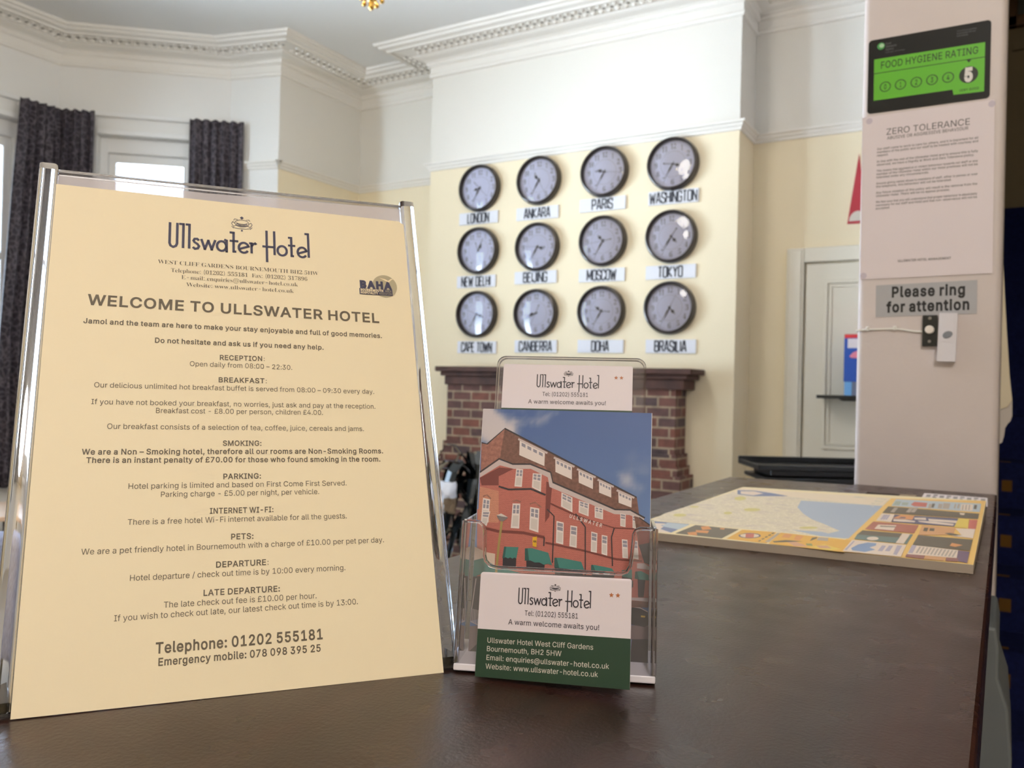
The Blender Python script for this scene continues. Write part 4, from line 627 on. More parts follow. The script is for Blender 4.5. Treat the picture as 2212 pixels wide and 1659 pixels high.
def curtain_mat():
    m = mat('grey_damask_curtain', srgb(52, 46, 54), .7)
    nt = m.node_tree; b = nt.nodes['Principled BSDF']
    tc = nt.nodes.new('ShaderNodeTexCoord')
    v = nt.nodes.new('ShaderNodeTexVoronoi'); v.inputs['Scale'].default_value = 26; v.feature = 'DISTANCE_TO_EDGE'
    w = nt.nodes.new('ShaderNodeTexWave'); w.wave_type = 'RINGS'; w.inputs['Scale'].default_value = 9; w.inputs['Distortion'].default_value = 14; w.inputs['Detail Scale'].default_value = 3
    rp = nt.nodes.new('ShaderNodeValToRGB'); rp.color_ramp.elements[0].color = srgb(92, 86, 92); rp.color_ramp.elements[0].position = .03
    rp.color_ramp.elements[1].color = srgb(48, 42, 50); rp.color_ramp.elements[1].position = .14
    rp2 = nt.nodes.new('ShaderNodeValToRGB'); rp2.color_ramp.elements[0].color = (.72, .72, .76, 1); rp2.color_ramp.elements[1].color = (1.15, 1.12, 1.1, 1)
    mx = nt.nodes.new('ShaderNodeMix'); mx.data_type = 'RGBA'; mx.blend_type = 'MULTIPLY'; mx.inputs[0].default_value = 1
    nt.links.new(tc.outputs['Object'], v.inputs['Vector']); nt.links.new(tc.outputs['Object'], w.inputs['Vector'])
    nt.links.new(v.outputs['Distance'], rp.inputs[0]); nt.links.new(w.outputs['Fac'], rp2.inputs[0])
    nt.links.new(rp.outputs[0], mx.inputs[6]); nt.links.new(rp2.outputs[0], mx.inputs[7]); nt.links.new(mx.outputs[2], b.inputs['Base Color'])
    return m
M_CURTAIN = curtain_mat()

# ------------------------------------------------------------------ the room shell
Z0, ZC = 0.0, EYE+2.215
XL, YA, YC = -4.2, 4.80, 4.50          # left wall, alcove wall, chimney-breast face
CH0, CH1 = -3.32, -1.262               # chimney breast
BA, BB = Vector((-4.567, 3.896)), Vector((-5.38, 3.19))
BF = Vector((-5.38, 1.25)); BD = Vector((-4.567, 0.544))
m = MB(); m.box(-6, 1.5, -5, 7.2, -.06, 0); struct(m.build('floor', M_CARPET), 'grey carpeted floor of the lounge', 'floor')
m = MB(); m.box(-6, -.2, -5, 5.2, ZC, ZC+.1); m.box(-.2, 1.5, -5, 1.95, ZC, ZC+.1); m.box(-.2, 1.5, 1.85, 7.2, EYE+3.6, EYE+3.7); m.box(-.2, 1.5, 1.85, 1.95, ZC, EYE+3.6)
struct(m.build('ceiling', M_CEIL), 'white ceiling with a moulded cornice', 'ceiling')
m = MB(); m.box(XL-.3, CH0+.05, YA, YA+.15, 0, ZC); m.box(CH1-.05, -.2, YA, YA+.15, 0, ZC)
struct(m.build('wall_back', M_WALL), 'alcove walls either side of the chimney breast', 'wall')
m = MB(); m.box(CH0, CH1, YC, YA+.15, 0, ZC); struct(m.build('wall_chimney', M_WALL), 'projecting chimney breast wall carrying the clocks', 'wall')
def panel(mb, A, B, z0, z1, holes=(), th=.22, T=None):
    """wall from plan point A to B, thickness to the left of A->B, holes = (s0, s1, za, zb)"""
    d = (B-A); L = d.length; d.normalize(); n = Vector((-d.y, d.x))
    T = Matrix(((d.x, n.x, 0, A.x), (d.y, n.y, 0, A.y), (0, 0, 1, 0), (0, 0, 0, 1)))
    s = 0.0
    for s0, s1, za, zb in holes:
        mb.box(s, s0, 0, th, z0, z1, 0, T); mb.box(s0, s1, 0, th, z0, za, 0, T); mb.box(s0, s1, 0, th, zb, z1, 0, T); s = s1
    mb.box(s, L, 0, th, z0, z1, 0, T)
    return T, L
# walls are listed clockwise seen from above, room on the right of the walk
m = MB(); m.box(XL-.3, XL, 3.99, YA+.1, 0, ZC); struct(m.build('wall_left', M_WALL), 'left wall between the bay and the alcove', 'wall')
m = MB()
WZ0, WZ1 = EYE-.62, EYE+1.60
panel(m, BA, Vector((XL, 3.99)), 0, ZC, th=.2)
TC, LC = panel(m, BB, BA, 0, ZC, [(.24, .86, WZ0, WZ1)])
struct(m.build('wall_bay_side', M_BAYWALL), 'canted wall of the bay with the narrow window', 'wall')
m = MB(); TF, LF = panel(m, BF, BB, 0, ZC, [(.20, LF0 - .20 if (LF0 := (BB-BF).length) else 0, WZ0, WZ1)])
struct(m.build('wall_bay_front', M_BAYWALL), 'front wall of the bay with the wide window', 'wall')
m = MB(); TD, LD = panel(m, BD, BF, 0, ZC, [(.22, .84, WZ0, WZ1)]); panel(m, Vector((XL, .45)), BD, 0, ZC, th=.2)
struct(m.build('wall_bay_near', M_BAYWALL), 'nearer canted wall of the bay', 'wall')
m = MB(); m.box(XL-.3, XL, -5, .45, 0, ZC); struct(m.build('wall_left_near', M_WALL), 'left wall on the near side of the bay', 'wall')
m = MB(); m.box(XL-.3, 1.5, -4.2, -4, 0, ZC); struct(m.build('wall_rear', M_WALL), 'rear wall of the hall behind the viewer', 'wall')
m = MB(); m.box(1.3, 1.5, -4, 7.2, 0, EYE+3.6); struct(m.build('wall_right', M_STAIRWALL), 'dark stairwell side wall', 'wall')
m = MB(); m.box(-.25, 1.3, 6.5, 6.7, 0, EYE+3.6); m.box(-.25, -.2, 4.9, 6.6, 0, EYE+3.6); struct(m.build('wall_stair_back', M_STAIRWALL), 'brown wall at the head of the stairs', 'wall')

# windows: frame, sash and pane in each opening
def window(n, T, s0, s1, label):
    w = empty('window_%d' % n); struct(w, label, 'window')
    f = MB(); a, b = WZ0, WZ1
    for (x0, x1, z0, z1) in ((s0, s0+.05, a, b), (s1-.05, s1, a, b), (s0, s1, b-.10, b), (s0, s1, a, a+.07)):
        hz = (x1-x0) > .2
        f.box(x0, x1, .06+.001*hz, .14-.001*hz, z0, z1, 0, T)
    f.build('frame', M_GLOSSWHITE, w, bevel=.006)
    g = MB(); c = .035; p, q, za, zb = s0+.05, s1-.05, a+.07, b-.10
    for (x0, x1, z0, z1) in ((p, p+.045, za, zb), (q-.045, q, za, zb), (p, q, zb-.06, zb), (p, q, za, za+.06), (p, q, za+(zb-za)*.62, za+(zb-za)*.62+.045)):
        hz = (x1-x0) > .2
        g.box(x0+.001*hz, x1-.001*hz, .09+.001*hz, .13-.001*hz, z0+.0005*hz, z1-.0005*hz, 0, T)
    g.build('sash', M_GLOSSWHITE, w, bevel=.005)
    k = MB(); k.box(p+.02, q-.02, .108, .112, za+.02, zb-.02, 0, T); k.build('pane', M_PANE, w)
    t = MB()
    t.box(s0-.0, s1+.0, -.02, .0, WZ1, WZ1+.035, 0, T); t.box(s0-.08, s1+.08, -.03, .0, EYE+1.715, EYE+1.745, 0, T)
    t.build('head_moulding', M_GLOSSWHITE, w, bevel=.006)
    t = MB(); t.box(s0-.06, s1+.06, -.06, .06, a-.04, a, 0, T); t.build('sill', M_GLOSSWHITE, w, bevel=.006)
window(1, TC, .24, .86, 'narrow white framed window in the canted side of the bay')
window(2, TF, .20, LF0-.20, 'wide white framed window at the front of the bay')
window(3, TD, .22, .84, 'narrow white framed window on the near side of the bay')

# cornice, frieze band and picture rail are swept along the wall line
def sweep(mb, path, prof, mi=0):
    """path in plan with the room on its right; prof = [(distance from the wall, z)]"""
    n = len(path); rows = []
    for i, p in enumerate(path):
        d1 = (p-path[i-1]).normalized() if i else None
        d2 = (path[i+1]-p).normalized() if i < n-1 else None
        d1 = d1 or d2; d2 = d2 or d1
        n1 = Vector((d1.y, -d1.x)); n2 = Vector((d2.y, -d2.x)); nn = (n1+n2); nn = nn/max(.2, nn.length_squared/2)
        rows.append([len(mb.v)+j for j in range(len(prof))])
        for o, z in prof: mb.v.append((p.x+nn.x*o, p.y+nn.y*o, EYE+z))
    for a, b in zip(rows, rows[1:]):
        for j in range(len(prof)-1):
            mb.f.append((a[j], b[j], b[j+1], a[j+1])); mb.mi.append(mi)
PATH = [Vector((XL, .45)), BD, BF, BB, BA, Vector((XL, 3.99)), Vector((XL, YA)), Vector((CH0, YA)), Vector((CH0, YC)), Vector((CH1, YC)), Vector((CH1, YA)), Vector((-.2, YA))]
CORN = [(0, 2.03), (.014, 2.035), (.018, 2.05), (.012, 2.06), (.012, 2.10), (.03, 2.112), (.034, 2.125), (.03, 2.13), (.045, 2.14), (.085, 2.148), (.10, 2.155), (.10, 2.162),
        (.20, 2.178), (.20, 2.168), (.215, 2.168), (.222, 2.178), (.255, 2.184), (.262, 2.196), (.28, 2.20), (.285, 2.215), (.285, 2.23)]
m = MB(); sweep(m, PATH, CORN)
# running leaf ornament with flat dark discs painted as shaded hollows, on the soffit band of the cornice
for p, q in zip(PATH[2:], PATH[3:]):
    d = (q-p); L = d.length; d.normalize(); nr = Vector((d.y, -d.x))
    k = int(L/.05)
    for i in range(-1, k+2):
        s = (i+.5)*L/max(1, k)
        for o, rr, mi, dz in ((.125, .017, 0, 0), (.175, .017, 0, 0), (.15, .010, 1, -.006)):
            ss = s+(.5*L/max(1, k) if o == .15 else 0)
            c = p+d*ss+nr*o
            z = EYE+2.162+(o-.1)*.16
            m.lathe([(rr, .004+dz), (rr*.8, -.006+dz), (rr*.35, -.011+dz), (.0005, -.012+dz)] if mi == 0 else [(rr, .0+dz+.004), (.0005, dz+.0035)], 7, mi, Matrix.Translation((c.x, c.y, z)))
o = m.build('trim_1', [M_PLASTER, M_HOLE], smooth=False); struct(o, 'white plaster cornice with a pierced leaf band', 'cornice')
RAIL = [(0, 1.412), (.010, 1.415), (.012, 1.428), (.022, 1.436), (.022, 1.446), (.034, 1.453), (.036, 1.464), (0, 1.466)]
m = MB(); sweep(m, PATH[5:], RAIL)
sweep(m, [BA+(Vector((XL, 3.99))-BA)*.25, Vector((XL, 3.99))], RAIL)
struct(m.build('trim_2', M_PLASTER), 'white picture rail dividing the white and cream paint', 'picture rail')

# door in the right alcove
d = empty('door_1', (0, 0, 0)); struct(d, 'cream white panelled door in the right alcove', 'door')
DT = EYE+.709
m = MB(); m.box(-1.057, -.963, YA-.04, YA, 0, EYE+.797); m.box(-.9625, -.2, YA-.04, YA, DT+.008, EYE+.797); m.box(-1.045, -.975, YA-.05, YA-.04, 0, EYE+.785)
m.build('architrave', M_DOOR, d, bevel=.006)
m = MB(); m.box(-.955, -.2, YA-.022, YA, .01, DT); m.build('leaf', M_DOOR, d, bevel=.003)
m = MB(); x0, x1, za, zb = -.855, -.30, EYE-.30, EYE+.615; y = YA-.022
for r_, dp in ((0, .012), (.022, .006)):
    for b in ((x0+r_, x1-r_, zb-r_-.018, zb-r_), (x0+r_, x1-r_, za+r_, za+r_+.018), (x0+r_, x0+r_+.018, za+r_, zb-r_), (x1-r_-.018, x1-r_, za+r_, zb-r_)):
        m.box(b[0], b[1], y-dp-(.0008 if b[1]-b[0] > .1 else 0), y, b[2], b[3])
m.build('panel_moulding', M_DOOR, d, bevel=.004)

# partition end standing on the counter
K = .9787; YP = 1.605
px0, px1 = -.236*K, -.0075
m = MB(); m.box(px0, px1, YP, YP+.32, TOP-.22, ZC); m.box(px0, px0+.05, YP+.3, YA+.1, 0, ZC+1.4)
o = m.build('wall_partition', M_COLUMN, bevel=.011, seg=4, smooth=True); struct(o, 'off white partition end rising from the counter', 'wall')
m = MB(); m.box(px0+.01, px1-.004, YP+.012, YP+.3, 0, TOP-.222); struct(m.build('baseboard_partition', M_BLACKPL), 'dark plinth under the partition end', 'baseboard')
m = MB(); m.box(.0, 1.3, 6.47, 6.5, EYE+2.32, EYE+2.37); struct(m.build('trim_3', M_STAIRWALL), 'dark picture rail above the stairs', 'picture rail')

# ------------------------------------------------------------------ staircase
st = tag(empty('staircase', (.6, 2.4, 0)), 'dark navy carpeted staircase with gold motifs behind the partition', 'staircase')
for i in range(-6, 8):
    y = 4.15+.27*i; z = EYE-.0787+.18*i
    s = MB(); s.box(px0+.06 if y > 1.95 else 0, 1.295, y, min(y+.31, 6.49), max(0, z-.2), z)
    for kx in range(5 if i <= -1 else 0):
        x = -.004+kx*.27
        s.box(x, x+.036, y-.0015, y, z-.115, z-.07, 1); s.box(x-.008, x+.03, y+.03, y+.05, z, z+.0015, 1)
    o = s.build('step', [M_STAIR, M_GOLD], None); o.parent = st; o.matrix_parent_inverse = Matrix.Translation((-.6, -2.4, 0))

# ------------------------------------------------------------------ reception counter
c = tag(empty('reception_counter', (-.22, .5, 0)), 'long dark varnished wooden reception counter under the signs', 'counter')
inv = Matrix.Translation((.22, -.5, 0))
def part(mb, name, mats, parent, **kw):
    o = mb.build(name, mats, parent, **kw); o.matrix_parent_inverse = parent.matrix_world.inverted() if parent.matrix_world != Matrix.Identity(4) else Matrix.Identity(4)
    return o
bpy.context.view_layer.update()
m = MB(); m.prism([(-.4435, -.7), (-.008, -.7), (-.008, 1.604), (-.229, 1.604), (-.231, 1.585), (-.4435, 1.565)], TOP-.045, TOP)
part(m, 'top', M_COUNTER, c, bevel=.0025)
m = MB(); m.box(-.42, -.028, -.65, 1.56, .08, TOP-.045); part(m, 'body', mat('dark_panelled_wood', srgb(34, 24, 22), .5, vary=(8, .3)), c)
m = MB(); m.box(-.40, -.05, -.62, 1.54, 0, .08); part(m, 'plinth', M_BLACKPL, c)
m = MB()
prof = [(-.03, -.07), (-.003, -.07), (.000, -.09), (.000, -.12), (.009, -.15), (.013, -.2), (.011, -.28), (.004, -.36), (-.03, -.42)]
for yy in (.97,):
    k = len(m.v)
    m.prism([(x, z) for x, z in prof], 0, .16, 0, Matrix(((1, 0, 0, 0), (0, 0, 1, yy), (0, 1, 0, TOP), (0, 0, 0, 1))))
tag(part(m, 'bracket', mat('grey_painted_bracket', srgb(100, 104, 106), .5), c, bevel=.003), 'grey painted bracket under the overhang')
m = MB(); m.box(-.190, -.142, 1.40, 1.478, TOP, TOP+.0015)
tag(m.build('worn_patch_mat', mat('dark_brown_felt', srgb(46, 28, 20), .9)), 'small dark brown felt pad on the counter by the partition', 'pad')
m = MB(); m.box(-.143, -.118, 1.36, 1.485, TOP, TOP+.0012)
tag(m.build('tape_strip', mat('brown_parcel_tape', srgb(150, 132, 108), .5)), 'pale brown tape strip beside the dark felt pad', 'tape')

# ------------------------------------------------------------------ welcome sign: acrylic stand, laminate, yellow sheet
SM = tilted((-.3951, .2187, EYE-.1612), R(52.60138), R(23.02566))
SM_UP = SM @ Matrix.Identity(4)
sh = MB(); poly = [(0, .0006), (.105, .0002), (.210, 0), (.2103, .293), (.2070, .2952), (-.0005, .298)]
sh.prism(poly, -.0003, 0)
sheet = sh.build('welcome_sheet', mat('pale_yellow_paper', srgb(247, 232, 200), .55, bump=(900, .02)))
sheet.matrix_world = SM @ Matrix.Translation((0, 0, .0012))
tag(sheet, 'large pale yellow printed welcome sheet in the clear stand', 'notice')
SHEET_LINES = [
    ('WEST CLIFF GARDENS BOURNEMOUTH BH2 5HW', 's', 56.44, 248.79, 150.91, 248.34),
    ('Telephone: (01202) 555181  Fax: (01202) 317896', 's', 63.72, 243.49, 144.03, 243.76),
    ('E-mail: enquiries@ullswater-hotel.co.uk', 's', 69.52, 239.19, 137.78, 239.29),
    ('Website: www.ullswater-hotel.co.uk', 's', 72.46, 234.37, 135.11, 234.41),
    ('WELCOME TO ULLSWATER HOTEL', 'H', 20.04, 218.76, 188.73, 216.57),
    ('Jamol and the team are here to make your stay enjoyable and full of good memories.', 'b', 18.71, 206.97, 189.59, 205.78),
    ('Do not hesitate and ask us if you need any help.', 'b', 55.89, 196.52, 152.32, 195.99),
    ('RECEPTION', 'b', 91.17, 186.94, 115.76, 187.04),
    ('Open daily from 08:00 – 22:30.', 'r', 74.93, 182.45, 132.97, 181.82),
    ('BREAKFAST', 'b', 90.53, 172.69, 116.7, 172.69),
    ('Our delicious unlimited hot breakfast buffet is served from 08:00 – 09:30 every day.', 'r', 26.1, 168.01, 182.0, 167.15),
    ('If you have not booked your breakfast, no worries, just ask and pay at the reception.', 'r', 25.21, 158.07, 182.12, 157.35),
    ('Breakfast cost - £8.00 per person, children £4.00.', 'r', 57.64, 153.26, 150.12, 153.01),
    ('Our breakfast consists of a selection of tea, coffee, juice, cereals and jams.', 'r', 33.63, 143.86, 174.12, 142.76),
    ('SMOKING:', 'b', 93.01, 133.88, 114.41, 133.76),
    ('We are a Non – Smoking hotel, therefore all our rooms are Non-Smoking Rooms.', 'b', 22.31, 129.35, 184.9, 128.58),
    ('There is an instant penalty of £70.00 for those who found smoking in the room.', 'b', 24.55, 124.68, 182.88, 123.46),
    ('PARKING:', 'b', 93.15, 114.38, 113.88, 114.32),
    ('Hotel parking is limited and based on First Come First Served.', 'r', 45.31, 109.95, 161.89, 109.13),
    ('Parking charge - £5.00 per night, per vehicle.', 'r', 61.39, 105.0, 145.86, 104.41),
    ('INTERNET WI-FI:', 'b', 86.36, 95.01, 120.24, 94.73),
    ('There is a free hotel Wi-Fi internet available for all the guests.', 'r', 45.87, 90.43, 160.97, 89.58),
    ('PETS:', 'b', 97.16, 80.33, 109.38, 80.21),
    ('We are a pet friendly hotel in Bournemouth with a charge of £10.00 per pet per day.', 'r', 25.01, 75.92, 181.61, 74.71),
    ('DEPARTURE', 'b', 89.49, 65.59, 115.77, 65.5),
    ('Hotel departure / check out time is by 10:00 every morning.', 'r', 47.88, 61.23, 158.58, 60.06),
    ('LATE DEPARTURE:', 'b', 83.34, 51.18, 122.74, 50.82),
    ('The late check out fee is £10.00 per hour.', 'r', 64.4, 46.5, 142.12, 45.73),
    ('If you wish to check out late, our latest check out time is by 13:00.', 'r', 41.55, 41.55, 164.55, 40.9),
    ('Telephone: 01202 555181', 'T', 61.06, 24.27, 144.83, 24.06),
    ('Emergency mobile: 078 098 395 25', 'E', 62.39, 18.2, 143.33, 17.67),
]
M_INK = mat('glare_washed_print', srgb(92, 80, 62), .6)  # dark grey ink with the glare over it painted into the colour
M_NAVY = mat('navy_print', srgb(52, 50, 78), .6)
body = MB(); head = MB(); addr = MB()
STY = {'r': (4.15, 0), 'b': (4.15, 9), 'H': (8.9, 10), 'T': (7.1, 10), 'E': (5.0, 9), 's': (3.9, 0)}
for txt, s, x0, y0, x1, y1 in SHEET_LINES:
    em, bold = STY[s]
    tgt = {'H': head, 's': addr}.get(s, body)
    put_text(tgt, txt, x0/1000, y0/1000, x1/1000, y1/1000, em/1000, 'serif' if s == 's' else 'sans', -5 if s == 's' else bold, 0, .00015)
    if txt in ('RECEPTION', 'BREAKFAST', 'DEPARTURE'):
        put_text(tgt, ':', x1/1000+.0003, y1/1000, x1/1000+.0013, y1/1000, em/1000, 'sans', 0, 0, .00015)
head.build('heading', M_INK, sheet); body.build('body_text', M_INK, sheet); addr.build('address_text', M_INK, sheet)
m = MB(); hotel_logo(m, .0620, .2607, .0838, .0176, .0015, .00015, 0, .001)
crest(m, .1045, .2818, .0125, .0110, .00032, .00015)
m.build('hotel_logo', M_NAVY, sheet)
m = MB(); T0 = .00015
disc(m, .1938, .2436, .0082, .0083, T0, 1, 36)
m.face([(.1768, .2410, T0*2), (.1986, .2410, T0*2), (.1986, .2366, T0*2), (.1768, .2366, T0*2)], 0)
put_text(m, 'BAHA', .1768, .2416, .1986, .2416, .0066, 'sans', 30, 0, T0*2)
put_text(m, 'BOURNEMOUTH', .1774, .2391, .1926, .2391, .0021, 'sans', 22, 2, T0*3)
put_text(m, 'AREA', .1936, .2391, .1980, .2391, .0021, 'sans', 0, 1, T0*3)
put_text(m, 'HOSPITALITY', .1774, .2371, .1888, .2371, .0021, 'sans', 22, 2, T0*3)
put_text(m, 'ASSOCIATION', .1896, .2371, .1980, .2371, .0021, 'sans', 0, 1, T0*3)
m.face([(.1905, .2496, T0*2), (.1945, .2488, T0*2), (.1962, .2478, T0*2), (.1982, .2494, T0*2), (.2008, .2500, T0*2), (.1985, .2484, T0*2), (.1968, .2466, T0*2), (.1948, .2474, T0*2)], 2)
m.build('association_badge', [M_NAVY, mat('grey_print_disc', srgb(178, 166, 138), .6), mat('cream_print', srgb(244, 226, 190), .6)], sheet)

hold = empty('sign_holder', M=SM @ Matrix.Translation((0, 0, -.0045)))
tag(hold, 'clear acrylic slanted sign stand holding the yellow welcome sheet', 'sign holder')
def inframe(mb, name, mats, parent, **kw): return mb.build(name, mats, parent, **kw)
m = MB(); m.prism(rrect(-.002, .211, .004, .3115, .002), -.0028, 0); inframe(m, 'back_panel', M_ACRYL, hold)
for x in (-.0056, .2146):
    m = MB(); m.prism(rrect(x-.0048, x+.0048, -.0042, .0056, .0020, 5), .002, .3125, 0, Matrix(((1, 0, 0, 0), (0, 0, 1, 0), (0, 1, 0, 0), (0, 0, 0, 1))))
    inframe(m, 'side_rail', M_ROD, hold, smooth=True, bevel=0)
m = MB(); m.box(-.003, .212, .3100, .3122, -.0032, .0004); inframe(m, 'top_edge', M_ROD, hold)
# foot: a clear plate lying on the counter behind the panel
ft = MB(); inv_h = (SM @ Matrix.Translation((0, 0, -.0045))).inverted()
d_ = Vector((SM[0][0], SM[1][0], 0)); n_ = Vector((-d_.y, d_.x, 0)); o_ = Vector((-.3951, .2187, TOP))
o_ = o_+n_*.0075
pts = [o_+d_*(-.010), o_+d_*.2195, o_+d_*.2195+n_*.10, o_+d_*(-.010)+n_*.10]
T = Matrix.Translation((0, 0, 0))
kk = []
for z in (.0003, .004): kk += [tuple(inv_h @ (p+Vector((0, 0, z)))) for p in pts]
ft.v = kk; ft.f = [(3, 2, 1, 0), (4, 5, 6, 7), (0, 1, 5, 4), (1, 2, 6, 5), (2, 3, 7, 6), (3, 0, 4, 7)]; ft.mi = [0]*6
ft.build('foot', M_ACRYL, hold)
m = MB(); m.prism([(-.0015, .25), (.2095, .25), (.2095, .3075), (.15, .3062), (.083, .3043), (.03, .3055), (-.0015, .3062)], -.0002, 0)
film = m.build('backing_film', M_FILM); film.matrix_world = SM @ Matrix.Translation((0, 0, -.0018))
tag(film, 'cloudy clear plastic sleeve showing above the yellow sheet', 'plastic sleeve')

# ------------------------------------------------------------------ postcard holder, postcard, cards
PM = tilted((-.2702, .4147, EYE-.1586), R(22.9266), R(13.49735), R(.0223752))
ph = empty('postcard_holder', M=PM); tag(ph, 'clear acrylic leaflet holder with the hotel postcard in it', 'leaflet holder')
BZ = .0052
m = MB(); m.prism(rrect(.0036, .1018, BZ, .1890, .006), -.0245, -.0225); m.build('back_panel', M_ACRYL, ph)
m = MB(); P = rrect(.0036, .1018, BZ, .1890, .006); Q = rrect(.0050, .1004, BZ+.0014, .1876, .0052)
for i in range(len(P)):
    j = (i+1) % len(P)
    if P[i][1] < .09 and P[j][1] < .09: continue
    for z, flip in ((-.0220, 0), (-.0250, 1)):
        m.face([(P[i][0], P[i][1], z), (P[j][0], P[j][1], z), (Q[j][0], Q[j][1], z), (Q[i][0], Q[i][1], z)])
    m.face([(P[i][0], P[i][1], -.025), (P[j][0], P[j][1], -.025), (P[j][0], P[j][1], -.022), (P[i][0], P[i][1], -.022)])
    m.face([(Q[i][0], Q[i][1], -.022), (Q[j][0], Q[j][1], -.022), (Q[j][0], Q[j][1], -.025), (Q[i][0], Q[i][1], -.025)])
m.build('back_edge', M_ROD, ph, merge=True)
# pocket front with its wide scoop, and the two side walls
scoop = [(-.0028, -.0035), (.1072, -.0035), (.1070, .0757)]+[(.0985, .0755), (.0962, .0745), (.0952, .0725), (.0943, .0604), (.0935, .0545), (.0915, .0512), (.0880, .0501)]+[(.0180, .0500), (.0140, .0508), (.0112, .0535), (.0103, .0565), (.0096, .0700), (.0085, .0735), (.0060, .0755), (-.0027, .0757)]
m = MB(); m.prism(scoop, .0245, .0262); m.build('pocket_front', M_ACRYL, ph)
m = MB(); ed = scoop[2:]
m.tube([(x, y, .0254) for x, y in ed], .00105, 8); m.build('pocket_rim', M_ROD, ph, smooth=True)
for x in (-.0032, .1062):
    m = MB(); T = Matrix(((0, 0, 1, x), (0, 1, 0, 0), (1, 0, 0, 0), (0, 0, 0, 1)))
    m.prism([(-.0225, .0060), (.0262, -.0040), (.0262, .0757), (-.0225, .0850)], 0, .0018, 0, T); m.build('side_wall', M_ACRYL, ph)
    m = MB(); m.tube([(x+.0009, -.003, .0254), (x+.0009, .0757, .0254)], .0017, 10); m.build('corner_edge', M_ROD, ph, smooth=True)
m = MB(); m.prism([(-.0225, .0046), (.0266, -.0074), (.0266, -.0032), (.0225, -.0040), (-.0225, .0070)], -.0035, .1082, 0, Matrix(((0, 0, 1, 0), (0, 1, 0, 0), (1, 0, 0, 0), (0, 0, 0, 1)))); m.build('base', M_FROST, ph, bevel=.0008)

